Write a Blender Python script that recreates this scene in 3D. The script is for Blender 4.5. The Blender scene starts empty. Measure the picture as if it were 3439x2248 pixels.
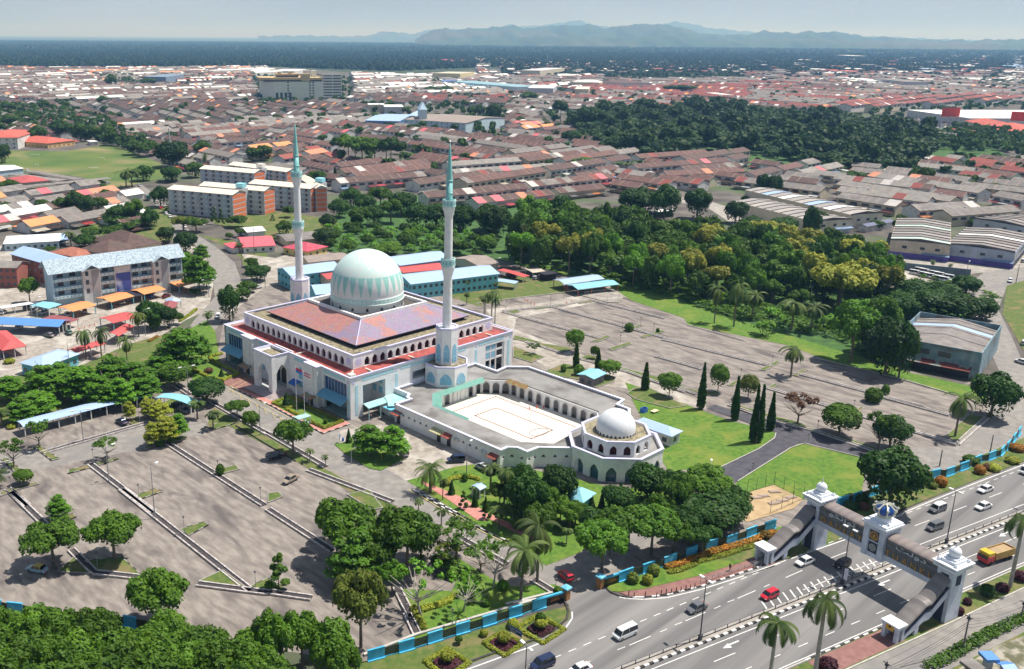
import bpy,math,random
import numpy as np
from mathutils import Vector,Matrix
rnd=random.Random(7)
PI=math.pi
scene=bpy.context.scene
COL=scene.collection
# ------------------------------------------------------------------ camera
# fitted to the photograph: focal length and centre in photo pixels, heading, pitch, roll
F,PX,PY=3122.36,1396.39,1059.23
YAW,PITCH,ROLL=(math.radians(a)for a in(47.8639,16.6745,-0.35977))
CAMH=100.0
def cam_axes():
 cy,sy,cp,sp=math.cos(YAW),math.sin(YAW),math.cos(PITCH),math.sin(PITCH)
 f=Vector((cy*cp,sy*cp,-sp));r=Vector((sy,-cy,0));d=f.cross(r)
 cr,sr=math.cos(ROLL),math.sin(ROLL)
 return cr*r+sr*d,-sr*r+cr*d,f
CR,CD,CF=cam_axes()
cam=bpy.data.cameras.new('camera');camo=bpy.data.objects.new('camera',cam);COL.objects.link(camo)
camo.matrix_world=Matrix(((CR.x,-CD.x,-CF.x,0),(CR.y,-CD.y,-CF.y,0),(CR.z,-CD.z,-CF.z,CAMH),(0,0,0,1)))
cam.sensor_width=36;cam.lens=F/3439*36
cam.shift_x=(1719.5-PX)/3439;cam.shift_y=(PY-1124)/3439
cam.clip_start=1;cam.clip_end=120000
scene.camera=camo
# measuring tables: origin and scale of the enlargements of the photograph the survey was read from
Z={0:(0,0,.69206),1:(0,50,2.5933),2:(800,50,2.5933),3:(1600,50,2.5933),4:(2500,50,2.5346),5:(0,550,2.5933),6:(800,550,2.5933),
 7:(1600,550,2.5933),8:(2500,550,2.5346),9:(0,1100,2.5933),10:(700,950,2.5933),11:(1400,1150,2.5933),12:(2200,1150,2.5933),
 13:(2740,950,2.5937),14:(0,1648,2.5933),15:(900,1648,2.5933),16:(1700,1648,2.5933),17:(2500,1500,2.0799),
 21:(0,150,3.4),22:(600,150,3.4),23:(1200,150,3.4),24:(1800,150,3.4),25:(2400,150,1.9586),26:(2800,350,1.9906)}
def nat(k,x,y):
 o=Z[k];return o[0]+x/o[2],o[1]+y/o[2]
def ray(k,x,y):
 X,Y=nat(k,x,y)
 return CR*((X-PX)/F)+CD*((Y-PY)/F)+CF
def q(k,x,y,z=0.0):
 "survey point -> place in the world at height z"
 r=ray(k,x,y);t=(z-CAMH)/r.z
 return(r.x*t,r.y*t)
def qs(k,pts,z=0.0):return[q(k,a,b,z)for a,b in pts]
def depth(x,y,z=0):return Vector((x,y,z-CAMH)).dot(CF)
def proj(x,y,z=0):
 c=Vector((x,y,z-CAMH));d=c.dot(CF)
 return PX+F*c.dot(CR)/d,PY+F*c.dot(CD)/d
def tall(k,bx,by,ty):
 "height of an upright thing from its foot and the picture row of its top"
 x,y=q(k,bx,by);Ty=nat(k,bx,ty)[1];lo,hi=0.0,160.0
 for _ in range(40):
  m=(lo+hi)/2
  if proj(x,y,m)[1]>Ty:lo=m
  else:hi=m
 return lo
# ------------------------------------------------------------------ materials
MATS={}
def mat(name,c,c2=None,scale=.6,rough=.85,metal=0,detail=4,lo=.35,hi=.65,bump=0,spec=None,stain=None,stain_scale=.12,trans=0,stretch=None):
 if name in MATS:return MATS[name]
 m=bpy.data.materials.new(name);m.use_nodes=True;nt=m.node_tree;N=nt.nodes;L=nt.links
 b=N['Principled BSDF'];b.inputs['Roughness'].default_value=rough;b.inputs['Metallic'].default_value=metal
 if spec is not None:b.inputs['Specular IOR Level'].default_value=spec
 b.inputs['Base Color'].default_value=(*c,1)
 if c2 or stain or bump:
  g=N.new('ShaderNodeNewGeometry');vec=g.outputs['Position']
  if stretch:
   mp=N.new('ShaderNodeMapping');mp.inputs['Rotation'].default_value=(0,0,stretch[2]);mp.inputs['Scale'].default_value=(stretch[0],stretch[1],1)
   L.new(vec,mp.inputs['Vector']);vec=mp.outputs['Vector']
  t=N.new('ShaderNodeTexNoise');t.inputs['Scale'].default_value=scale;t.inputs['Detail'].default_value=detail;L.new(vec,t.inputs['Vector'])
  out=None
  if c2:
   r=N.new('ShaderNodeValToRGB');r.color_ramp.elements[0].position=lo;r.color_ramp.elements[1].position=hi
   r.color_ramp.elements[0].color=(*c,1);r.color_ramp.elements[1].color=(*c2,1);L.new(t.outputs['Fac'],r.inputs['Fac']);out=r.outputs['Color']
  if stain:
   t2=N.new('ShaderNodeTexNoise');t2.inputs['Scale'].default_value=stain_scale;t2.inputs['Detail'].default_value=6;t2.inputs['Distortion'].default_value=.6;L.new(vec,t2.inputs['Vector'])
   r2=N.new('ShaderNodeValToRGB');r2.color_ramp.elements[0].position=.5;r2.color_ramp.elements[1].position=.68;L.new(t2.outputs['Fac'],r2.inputs['Fac'])
   mx=N.new('ShaderNodeMix');mx.data_type='RGBA';L.new(r2.outputs['Color'],mx.inputs['Factor'])
   if out:L.new(out,mx.inputs['A'])
   else:mx.inputs['A'].default_value=(*c,1)
   mx.inputs['B'].default_value=(*stain,1);out=mx.outputs['Result']
  if out:L.new(out,b.inputs['Base Color'])
  if bump:
   bp=N.new('ShaderNodeBump');bp.inputs['Strength'].default_value=bump;bp.inputs['Distance'].default_value=.2;L.new(t.outputs['Fac'],bp.inputs['Height']);L.new(bp.outputs['Normal'],b.inputs['Normal'])
 if trans:
  o=N['Material Output'];tr=N.new('ShaderNodeBsdfTranslucent');mix=N.new('ShaderNodeMixShader');mix.inputs[0].default_value=trans
  src=b.inputs['Base Color'].links
  if src:L.new(src[0].from_socket,tr.inputs['Color'])
  else:tr.inputs['Color'].default_value=(*c,1)
  L.new(b.outputs[0],mix.inputs[1]);L.new(tr.outputs[0],mix.inputs[2]);L.new(mix.outputs[0],o.inputs['Surface'])
 MATS[name]=m;return m
def ribbed(name,c,c2,period,angle=0,amt=.5,rough=.5,scale=.4,noise=.15,coord='Object'):
 "sheet metal / tiles: thin lines every `period` metres across one direction, with weathering"
 if name in MATS:return MATS[name]
 m=bpy.data.materials.new(name);m.use_nodes=True;nt=m.node_tree;N=nt.nodes;L=nt.links
 b=N['Principled BSDF'];b.inputs['Roughness'].default_value=rough
 tc=N.new('ShaderNodeTexCoord');mp=N.new('ShaderNodeMapping');mp.inputs['Rotation'].default_value=(0,0,angle);L.new(tc.outputs[coord],mp.inputs['Vector'])
 w=N.new('ShaderNodeTexWave');w.inputs['Scale'].default_value=.314/period;w.inputs['Distortion'].default_value=.3;L.new(mp.outputs[0],w.inputs['Vector'])
 t=N.new('ShaderNodeTexNoise');t.inputs['Scale'].default_value=scale;t.inputs['Detail'].default_value=5;L.new(tc.outputs[coord],t.inputs['Vector'])
 a=N.new('ShaderNodeMath');a.operation='MULTIPLY_ADD';a.inputs[1].default_value=noise*6;a.inputs[2].default_value=-noise*3;L.new(t.outputs['Fac'],a.inputs[0])
 s=N.new('ShaderNodeMath');s.operation='MULTIPLY_ADD';s.inputs[1].default_value=amt;L.new(w.outputs['Fac'],s.inputs[0]);L.new(a.outputs[0],s.inputs[2]);s.use_clamp=True
 mx=N.new('ShaderNodeMix');mx.data_type='RGBA';mx.inputs['A'].default_value=(*c,1);mx.inputs['B'].default_value=(*c2,1);L.new(s.outputs[0],mx.inputs['Factor']);L.new(mx.outputs['Result'],b.inputs['Base Color'])
 MATS[name]=m;return m
# ------------------------------------------------------------------ mesh builder
class MB:
 def __init__(s):s.v=[];s.f=[];s.m=[];s.k=0
 def add(s,vs,fs):
  o=len(s.v);s.v+=[tuple(p)for p in vs];s.f+=[tuple(i+o for i in f)for f in fs];s.m+=[s.k]*len(fs);return s
 def box(s,x0,x1,y0,y1,z0,z1):
  return s.add([(x0,y0,z0),(x1,y0,z0),(x1,y1,z0),(x0,y1,z0),(x0,y0,z1),(x1,y0,z1),(x1,y1,z1),(x0,y1,z1)],
     [(0,3,2,1),(4,5,6,7),(0,1,5,4),(1,2,6,5),(2,3,7,6),(3,0,4,7)])
 def obox(s,cx,cy,lx,ly,z0,z1,rot=0):
  c,n=math.cos(rot),math.sin(rot);P=[(cx+a*c-b*n,cy+a*n+b*c)for a,b in((-lx/2,-ly/2),(lx/2,-ly/2),(lx/2,ly/2),(-lx/2,ly/2))]
  return s.prism(P,z0,z1)
 def prism(s,P,z0,z1,top=True,bottom=True):
  n=len(P)
  if sum(P[i][0]*P[(i+1)%n][1]-P[(i+1)%n][0]*P[i][1]for i in range(n))<0:P=P[::-1]
  fs=[(i,(i+1)%n,n+(i+1)%n,n+i)for i in range(n)]
  if top:fs.append(tuple(range(n,2*n)))
  if bottom:fs.append(tuple(range(n-1,-1,-1)))
  return s.add([(x,y,z0)for x,y in P]+[(x,y,z1)for x,y in P],fs)
 def ring(s,P,Q,z0,z1):
  "upright band between two loops of the same count"
  n=len(P);v=[(x,y,z)for L_,z in((P,z0),(Q,z0),(Q,z1),(P,z1))for x,y in L_]
  fs=[]
  for i in range(n):
   j=(i+1)%n
   for a in range(4):
    b=(a+1)%4;fs.append((a*n+i,a*n+j,b*n+j,b*n+i))
  return s.add(v,fs)
 def quad(s,*p):return s.add(p,[tuple(range(len(p)))])
 def cyl(s,x,y,z0,z1,r0,r1=None,n=12,cap=True):
  r1=r0 if r1 is None else r1
  v=[(x+r*math.cos(2*PI*i/n),y+r*math.sin(2*PI*i/n),z)for r,z in((r0,z0),(r1,z1))for i in range(n)]
  f=[(i,(i+1)%n,n+(i+1)%n,n+i)for i in range(n)]
  if cap:f+=[tuple(range(n,2*n)),tuple(range(n-1,-1,-1))]
  return s.add(v,f)
 def lathe(s,prof,n=24,x=0,y=0,rot=0):
  v=[(x+r*math.cos(2*PI*i/n+rot),y+r*math.sin(2*PI*i/n+rot),z)for r,z in prof for i in range(n)]
  f=[(k*n+i,k*n+(i+1)%n,(k+1)*n+(i+1)%n,(k+1)*n+i)for k in range(len(prof)-1)for i in range(n)]
  f.append(tuple(range(len(v)-n,len(v))));return s.add(v,f)
 def tube(s,a,b,r,r2=None,n=5):
  a,b=Vector(a),Vector(b);d=(b-a);r2=r if r2 is None else r2
  if d.length<1e-6:return s
  u=d.normalized();e=u.cross(Vector((0,0,1))if abs(u.z)<.9 else Vector((1,0,0))).normalized();g=u.cross(e)
  v=[tuple(c+(e*math.cos(2*PI*i/n)+g*math.sin(2*PI*i/n))*rr)for c,rr in((a,r),(b,r2))for i in range(n)]
  return s.add(v,[(i,(i+1)%n,n+(i+1)%n,n+i)for i in range(n)]+[tuple(range(n,2*n)),tuple(range(n-1,-1,-1))])
 def path(s,pts,r,n=5):
  for a,b in zip(pts,pts[1:]):s.tube(a,b,r,n=n)
  return s
 def gable(s,x0,x1,y0,y1,z,h,axis='x',t=.15):
  "gable roof shell with real thickness, ridge along axis"
  if axis=='x':
   m=(y0+y1)/2;P=[(y0,z),(m,z+h),(y1,z),(y1,z-t),(m,z+h-t),(y0,z-t)];v=[(x,a,b)for x in(x0,x1)for a,b in P]
  else:
   m=(x0+x1)/2;P=[(x0,z),(m,z+h),(x1,z),(x1,z-t),(m,z+h-t),(x0,z-t)];v=[(a,y,b)for y in(y0,y1)for a,b in P]
  return s.add(v,[(i,(i+1)%6,6+(i+1)%6,6+i)for i in range(6)]+[(5,4,1,0),(4,3,2,1),(6,7,10,11),(7,8,9,10)])
 def gend(s,x0,x1,y0,y1,z,h,axis='x'):
  "triangular gable wall ends"
  if axis=='x':
   m=(y0+y1)/2
   for x in(x0,x1):s.add([(x,y0,z),(x,y1,z),(x,m,z+h)],[(0,1,2)])
  else:
   m=(x0+x1)/2
   for y in(y0,y1):s.add([(x0,y,z),(x1,y,z),(m,y,z+h)],[(0,1,2)])
  return s
 def hip(s,x0,x1,y0,y1,z,h,t=.15):
  w,d=x1-x0,y1-y0;k=min(w,d)/2
  if w>=d:R=[(x0+k,(y0+y1)/2,z+h),(x1-k,(y0+y1)/2,z+h)];f=[(0,1,5,4),(1,2,5),(2,3,4,5),(3,0,4)]
  else:R=[((x0+x1)/2,y0+k,z+h),((x0+x1)/2,y1-k,z+h)];f=[(0,1,4),(1,2,5,4),(2,3,5),(3,0,4,5)]
  s.add([(x0,y0,z),(x1,y0,z),(x1,y1,z),(x0,y1,z)]+R,f)
  return s.box(x0,x1,y0,y1,z-t,z-.01)
 def arcade(s,a,b,z0,z1,n,hw,zb,zs,rise,t=.4,pointed=True,seg=8):
  "wall along a->b with n arched openings; outward side is on the right of a->b; t goes inward"
  a,b=Vector((*a,0)),Vector((*b,0));d=b-a;L=d.length;u=d/L;nrm=Vector((-u.y,u.x,0))
  def P(x,z,i=0):p=a+u*x+nrm*(t*i);return(p.x,p.y,z)
  w=L/n
  for i in range(n):
   x0,x1,c=i*w,(i+1)*w,(i+.5)*w
   arc=[]
   for j in range(seg+1):
    th=PI*j/seg;xx=-math.cos(th);zz=math.sin(th)
    if pointed:zz=(1-abs(xx)**1.7)
    arc.append((c+hw*xx,zs+rise*zz))
   s.quad(P(x0,z0),P(c-hw,z0),P(c-hw,z1),P(x0,z1));s.quad(P(c+hw,z0),P(x1,z0),P(x1,z1),P(c+hw,z1))
   if zb>z0:s.quad(P(c-hw,z0),P(c+hw,z0),P(c+hw,zb),P(c-hw,zb));s.quad(P(c-hw,zb),P(c+hw,zb),P(c+hw,zb,1),P(c-hw,zb,1))
   for(xa,za),(xb,zc)in zip(arc,arc[1:]):
    s.quad(P(xa,za),P(xb,zc),P(xb,z1),P(xa,z1));s.quad(P(xa,za),P(xa,za,1),P(xb,zc,1),P(xb,zc))
   s.quad(P(c-hw,zb),P(c-hw,zb,1),P(c-hw,zs,1),P(c-hw,zs));s.quad(P(c+hw,zb),P(c+hw,zs),P(c+hw,zs,1),P(c+hw,zb,1))
  s.quad(P(0,z1),P(L,z1),P(L,z1,1),P(0,z1,1))
  return s
 def archplate(s,c,u,w,z0,zs,rise,t=.06,seg=10):
  "solid arch-shaped plate standing proud of a wall; c plan point on the wall, u along-wall unit, outward is right of u"
  u=Vector((*u,0)).normalized();o=Vector((u.y,-u.x,0));c=Vector((*c,0));hw=w/2
  pts=[(-hw,z0),(hw,z0)]
  for j in range(seg+1):
   xx=math.cos(PI*j/seg);pts.append((hw*xx,zs+rise*(1-abs(xx)**1.8)))
  n=len(pts);v=[tuple(c+u*x+o*(-.02)+Vector((0,0,z)))for x,z in pts]+[tuple(c+u*x+o*t+Vector((0,0,z)))for x,z in pts]
  return s.add(v,[(i,(i+1)%n,n+(i+1)%n,n+i)for i in range(n)]+[tuple(range(n,2*n))])
 def rect(s,c,u,w,z0,z1,t=.06):
  u=Vector((*u,0)).normalized();o=Vector((u.y,-u.x,0));c=Vector((*c,0))
  P=[c-u*w/2-o*.02,c+u*w/2-o*.02,c+u*w/2+o*t,c-u*w/2+o*t]
  return s.prism([(p.x,p.y)for p in P],z0,z1)
 def mesh(s,name,mats):
  me=bpy.data.meshes.new(name);me.from_pydata(s.v,[],s.f)
  for m in(mats if isinstance(mats,(list,tuple))else[mats]):me.materials.append(m)
  if any(s.m):me.polygons.foreach_set('material_index',s.m)
  me.update();return me
def link(name,me,parent=None,loc=None,smooth=False):
 o=bpy.data.objects.new(name,me);COL.objects.link(o)
 if loc:o.location=loc
 if parent:o.parent=parent
 if smooth:me.polygons.foreach_set('use_smooth',[True]*len(me.polygons))
 return o
def islands(mb,gap=.12):
 "separate pieces of a builder: connected faces, then anything whose boxes touch"
 par=list(range(len(mb.v)))
 def fd(a):
  while par[a]!=a:par[a]=par[par[a]];a=par[a]
  return a
 for f in mb.f:
  r=fd(f[0])
  for i in f[1:]:par[fd(i)]=r
 bx={}
 for i,p in enumerate(mb.v):
  r=fd(i);c=bx.get(r)
  if c is None:bx[r]=[*p,*p]
  else:
   for j in range(3):c[j]=min(c[j],p[j]);c[j+3]=max(c[j+3],p[j])
 ks=list(bx)
 if len(ks)>700:return None
 up={k:k for k in ks}
 def f2_(a):
  while up[a]!=a:up[a]=up[up[a]];a=up[a]
  return a
 for i,a in enumerate(ks):
  A=bx[a]
  for b in ks[:i]:
   B=bx[b]
   if all(A[j]-gap<=B[j+3]and B[j]-gap<=A[j+3]for j in range(3)):up[f2_(a)]=f2_(b)
 gr={}
 for fi,f in enumerate(mb.f):gr.setdefault(f2_(fd(f[0])),[]).append(fi)
 return list(gr.values())
def part(name,mb,m,parent,label=None,smooth=False,split=True):
 "one mesh per separate piece"
 G_=islands(mb)if split else None
 if G_ and 1<len(G_)<=60:
  out=None
  for fs in G_:
   n=MB();idx={}
   for fi in fs:
    t=[]
    for i in mb.f[fi]:
     if i not in idx:idx[i]=len(n.v);n.v.append(mb.v[i])
     t.append(idx[i])
    n.f.append(tuple(t));n.m.append(mb.m[fi])
   o=link(name,n.mesh(name,m),parent,smooth=smooth);out=out or o
   if label:o['label']=label
  return out
 o=link(name,mb.mesh(name,m),parent,smooth=smooth)
 if label:o['label']=label
 if G_ and len(G_)>60:o['kind']='stuff'
 return o
def thing(name,label,cat,x=0,y=0,z=0,rot=0,group=None):
 o=bpy.data.objects.new(name,None);COL.objects.link(o);o.location=(x,y,z);o.rotation_euler=(0,0,rot);o.empty_display_size=.5
 o['label']=label;o['category']=cat
 if group:o['group']=group
 return o
def solo(name,mb,m,label,cat,x=0,y=0,z=0,rot=0,group=None,smooth=False):
 o=link(name,mb.mesh(name,m),None,(x,y,z),smooth);o.rotation_euler=(0,0,rot);o['label']=label;o['category']=cat
 if group:o['group']=group
 return o
def sheet(name,pts,z,m,kind='structure'):
 mb=MB();P=list(pts)
 if sum(P[i][0]*P[(i+1)%len(P)][1]-P[(i+1)%len(P)][0]*P[i][1]for i in range(len(P)))<0:P=P[::-1]
 mb.quad(*[(x,y,z)for x,y in P]);o=link(name,mb.mesh(name,m));o['kind']=kind;return o
def clone(root,x,y,z=0,rot=0,s=(1,1,1)):
 r=root.copy();COL.objects.link(r);r.location=(x,y,z);r.rotation_euler=(0,0,rot);r.scale=s if isinstance(s,tuple)else(s,s,s)
 for ch in root.children:
  c=ch.copy();COL.objects.link(c);c.parent=r
  for g in ch.children:
   d=g.copy();COL.objects.link(d);d.parent=c
 return r
# words: a name for each landmark, used to say where repeats stand
LM=[]
def landmark(text,k,x,y):LM.append((text,*nat(k,x,y)))
TOLABEL=[]
def later(o,desc,ref=None):
 "label to be worked out at the end from what stands nearby"
 TOLABEL.append((o,desc,ref));return o
# ------------------------------------------------------------------ light, sky, air
SUN_EL,SUN_AZ=math.radians(64),math.radians(-24)
sv=Vector((math.cos(SUN_EL)*math.cos(SUN_AZ),math.cos(SUN_EL)*math.sin(SUN_AZ),math.sin(SUN_EL)))
w=bpy.data.worlds.new('World');scene.world=w;w.use_nodes=True
wn=w.node_tree;bg=wn.nodes['Background']
sky=wn.nodes.new('ShaderNodeTexSky');sky.sky_type='NISHITA';sky.sun_disc=False
sky.sun_elevation=SUN_EL;sky.sun_rotation=math.radians(90)-SUN_AZ;sky.dust_density=1.6;sky.air_density=1.0;sky.altitude=100
# thin high cloud veil, mapped on view direction
tcw=wn.nodes.new('ShaderNodeTexCoord');mpw=wn.nodes.new('ShaderNodeMapping');mpw.inputs['Scale'].default_value=(1.2,1.2,6)
nw=wn.nodes.new('ShaderNodeTexNoise');nw.inputs['Scale'].default_value=2.2;nw.inputs['Detail'].default_value=5
rw=wn.nodes.new('ShaderNodeValToRGB');rw.color_ramp.elements[0].position=.38;rw.color_ramp.elements[1].position=.75
rw.color_ramp.elements[0].color=(.5,.5,.5,1);rw.color_ramp.elements[1].color=(.95,.95,.95,1)
mw=wn.nodes.new('ShaderNodeMix');mw.data_type='RGBA';mw.inputs['B'].default_value=(7.6,8.9,11.4,1)
wn.links.new(tcw.outputs['Generated'],mpw.inputs['Vector']);wn.links.new(mpw.outputs[0],nw.inputs['Vector']);wn.links.new(nw.outputs['Fac'],rw.inputs['Fac'])
sz=wn.nodes.new('ShaderNodeSeparateXYZ');wn.links.new(tcw.outputs['Generated'],sz.inputs[0])
hz_=wn.nodes.new('ShaderNodeMapRange');hz_.inputs['From Max'].default_value=.22;hz_.inputs['To Min'].default_value=1;hz_.inputs['To Max'].default_value=.35;wn.links.new(sz.outputs['Z'],hz_.inputs['Value'])
mh=wn.nodes.new('ShaderNodeMath');mh.operation='MULTIPLY_ADD';mh.use_clamp=True;mh.inputs[2].default_value=.12;wn.links.new(rw.outputs['Color'],mh.inputs[0]);wn.links.new(hz_.outputs[0],mh.inputs[1]);wn.links.new(mh.outputs[0],mw.inputs['Factor']);wn.links.new(sky.outputs[0],mw.inputs['A']);wn.links.new(mw.outputs['Result'],bg.inputs['Color'])
bg.inputs['Strength'].default_value=.052
sl=bpy.data.lights.new('sun','SUN');sl.energy=5.0;sl.angle=math.radians(.5);sl.color=(1,.955,.89)
so=bpy.data.objects.new('sun',sl);COL.objects.link(so);so.rotation_euler=sv.to_track_quat('Z','Y').to_euler();so.location=(0,0,500)
vs=scene.view_settings;vs.view_transform='Standard';vs.look='None';vs.gamma=1;vs.exposure=.40
scene.cycles.max_bounces=6;scene.cycles.diffuse_bounces=3;scene.cycles.glossy_bounces=2;scene.cycles.transmission_bounces=4;scene.cycles.volume_bounces=0;scene.cycles.transparent_max_bounces=8
scene.cycles.use_adaptive_sampling=True;scene.cycles.adaptive_threshold=.02;scene.cycles.use_denoising=True
HAZE=True
if HAZE:
 hb=MB().box(-62000,62000,-62000,62000,-1.3,580);hz=link('haze',hb.mesh('haze',[]));hz['kind']='stuff'
 hm=bpy.data.materials.new('haze_air');hm.use_nodes=True;nt=hm.node_tree;nt.nodes.remove(nt.nodes['Principled BSDF'])
 pv=nt.nodes.new('ShaderNodeVolumePrincipled');pv.inputs['Absorption Color'].default_value=(.93,.96,1,1);pv.inputs['Color'].default_value=(.26,.55,1,1);pv.inputs['Density'].default_value=.000088;pv.inputs['Anisotropy'].default_value=.15
 nt.links.new(pv.outputs[0],nt.nodes['Material Output'].inputs['Volume']);hz.data.materials.append(hm)
# ------------------------------------------------------------------ ground materials
M_forest=mat('forest_floor',(.022,.042,.018),(.045,.07,.028),scale=.02,detail=8,rough=1)
M_town=mat('town_soil',(.06,.052,.047),(.15,.132,.115),scale=.06,detail=8,stain=(.07,.105,.04),stain_scale=.02,rough=1)
M_lot=mat('car_park_tar',(.165,.142,.126),(.285,.25,.218),scale=.8,detail=15,lo=.34,hi=.68,stain=(.10,.085,.08),stain_scale=.26,stretch=(1,.3,0.0))
M_road=mat('old_tar',(.19,.175,.16),(.27,.25,.225),scale=.5,detail=8,stain=(.19,.18,.172),stain_scale=.1)
M_hwy=mat('highway_tar',(.115,.112,.113),(.18,.175,.172),scale=.28,detail=10,stain=(.23,.22,.21),stain_scale=.16,stretch=(.05,1.3,.2385))
M_black=mat('fresh_tar',(.045,.043,.055),(.075,.072,.085),scale=.6,detail=6)
M_conc=mat('concrete',(.26,.235,.205),(.38,.35,.31),scale=.35,detail=8,stain=(.22,.20,.18),stain_scale=.1)
M_drive=mat('worn_concrete',(.23,.20,.17),(.37,.335,.29),scale=.5,detail=8,stain=(.46,.43,.38),stain_scale=.13)
M_lawn=mat('lawn',(.055,.135,.012),(.115,.20,.022),scale=.8,detail=12,bump=.3,stain=(.16,.20,.03),stain_scale=.12,rough=1)
M_grass=mat('rough_grass',(.06,.11,.018),(.12,.145,.035),scale=.8,detail=9,bump=.3,stain=(.19,.15,.07),stain_scale=.2,rough=1)
M_dgrass=mat('dark_undergrowth',(.03,.075,.018),(.06,.14,.026),scale=.3,detail=9,bump=.3,rough=1)  # plain dark green ground cover
M_field=mat('playing_field_turf',(.065,.12,.022),(.11,.15,.03),scale=.035,detail=8,stain=(.24,.20,.09),stain_scale=.015,rough=1)
M_sand=mat('orange_sand',(.36,.25,.13),(.44,.32,.18),scale=.4,detail=8,stain=(.27,.21,.11),stain_scale=.15)
M_brick=mat('maroon_paving',(.19,.09,.08),(.26,.13,.11),scale=.8,detail=6)
M_redpave=mat('red_paving',(.42,.17,.14),(.52,.24,.20),scale=.9,detail=6)
M_white=mat('road_paint',(.72,.72,.69),(.58,.57,.54),scale=1.5)
M_yel=mat('yellow_paint',(.62,.50,.16),(.48,.42,.22),scale=1.5)
M_kerb=mat('kerb_concrete',(.50,.48,.45),(.38,.36,.33),scale=.8)
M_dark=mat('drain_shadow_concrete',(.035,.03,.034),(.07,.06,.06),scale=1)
# ------------------------------------------------------------------ sheets of ground
gp=[(60000*math.cos(2*PI*i/64),60000*math.sin(2*PI*i/64))for i in range(64)]
sheet('ground',gp,-.3,M_forest)
sheet('town_ground',qs(0,[(-900,158),(-200,158),(0,156),(640,156),(900,175),(1300,152),(1650,160),(2400,145),(3200,150),(3600,2600),(-1200,2600)]),0,M_town)
zz=[0.0]
def g(name,k,pts,m,z=None,dz=.004):
 zz[0]+=dz;return sheet(name,qs(k,pts),zz[0]if z is None else z,m)
g('playing_field',0,[(-150,365),(0,350),(150,352),(220,341),(268,340),(330,362),(372,380),(400,408),(330,425),(260,440),(190,412),(60,396),(-150,396)],M_field)
g('ground_school_yard',0,[(-200,560),(0,570),(60,585),(160,640),(430,560),(470,575),(500,640),(485,720),(430,745),(300,830),(190,850),(0,880),(-300,920)],M_drive)
g('access_road',0,[(300,440),(345,455),(375,500),(372,520),(400,560),(432,560),(470,580),(478,600),(492,640),(500,690),(455,740),(440,760),(495,775),(520,740),(545,690),(560,650),(545,610),(510,580),(480,560),(440,535),(415,510),(400,480),(375,462),(330,430)],M_road)
g('grass_verge',0,[(455,545),(540,560),(620,590),(640,640),(600,655),(575,640),(560,600),(520,570)],M_grass)
g('forecourt',0,[(560,590),(640,600),(780,560),(740,640),(660,650),(640,690),(540,740),(530,700),(560,650),(600,640)],M_drive)
g('mosque_compound',0,[(-500,1560),(-400,1200),(-300,1050),(40,985),(345,905),(430,885),(500,850),(515,770),(520,740),(620,665),(760,640),(1000,640),(1120,680),(1300,640),(1440,650),(1600,740),(1960,830),(2060,840),(2220,900),(2330,860),(2420,975),(2270,1070),(2160,1115),(1760,1250),(1390,1360),(1310,1395),(1180,1440),(850,1540),(560,1500),(230,1450),(0,1418)],M_lot)
# asphalt lanes inside the compound: smoother and paler
g('service_road',0,[(520,880),(560,870),(700,960),(840,1020),(900,1050),(950,1118),(1180,1265),(1270,1318),(1340,1290),(1450,1230),(1530,1190),(1560,1240),(1480,1290),(1400,1345),(1400,1375),(1310,1400),(1255,1345),(916,1172),(700,1050),(560,975),(497,930)],M_road)
g('service_yard',0,[(790,1000),(850,990),(960,985),(1180,1108),(1090,1115),(1060,1085),(945,1118),(880,1080),(790,1030)],M_drive)
g('car_park_lane',0,[(-300,1120),(-100,1090),(0,1062),(250,1010),(400,975),(480,985),(470,1010),(300,1050),(0,1110),(-300,1190)],M_road)
g('rear_road',0,[(1130,720),(1290,700),(1440,660),(1460,690),(1200,740),(1195,765),(1320,812),(1480,878),(1640,935),(1640,952),(1560,930),(1500,908),(1330,890),(1180,800)],M_drive)
g('side_road',0,[(2235,705),(2255,660),(2290,630),(2420,600),(2420,640),(2340,665),(2320,720),(2350,780),(2380,850),(2420,890),(2420,1000),(2250,1085),(2170,1110),(2060,1080),(2010,1040),(2220,1040),(2290,960),(2330,880),(2290,790)],M_road)
g('roadside_lot',0,[(1680,590),(1830,560),(1980,600),(2150,640),(2220,640),(2160,660),(2050,655),(1900,640)],M_drive)
g('warehouse_street',0,[(1480,490),(1560,470),(1640,480),(1760,560),(1900,590),(2240,640),(2420,615),(2420,590),(1960,575),(1860,540),(1780,510),(1640,465),(1560,455)],M_conc)
# grass
def lawn(k,pts,m=M_lawn,n='grass_lawn'):return g(n,k,pts,m,dz=.004)
lawn(0,[(500,770),(515,860),(560,880),(548,890),(450,885),(425,850),(430,770),(480,745)])
lawn(0,[(-300,1040),(-100,900),(60,870),(190,850),(300,800),(430,765),(450,860),(432,884),(345,903),(40,985)],M_grass)
lawn(0,[(497,948),(914,1178),(905,1192),(880,1181),(790,1130),(660,1058),(533,991),(500,1000),(483,985)],M_grass)
lawn(0,[(945,1118),(1060,1085),(1140,1075),(1320,1108),(1440,1140),(1545,1120),(1640,1095),(1660,1110),(1560,1170),(1450,1228),(1340,1288),(1270,1315),(1180,1263)])
lawn(12,[(0,440),(350,575),(640,680),(1050,785),(1055,812),(900,930),(530,1110),(240,1112),(130,1150),(110,1120),(-50,800),(-200,500),(-260,350)])
lawn(12,[(1260,880),(1850,1020),(1800,1300),(1500,1390),(1290,1370),(1030,1240),(820,1310),(650,1330),(720,1210)])
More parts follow.
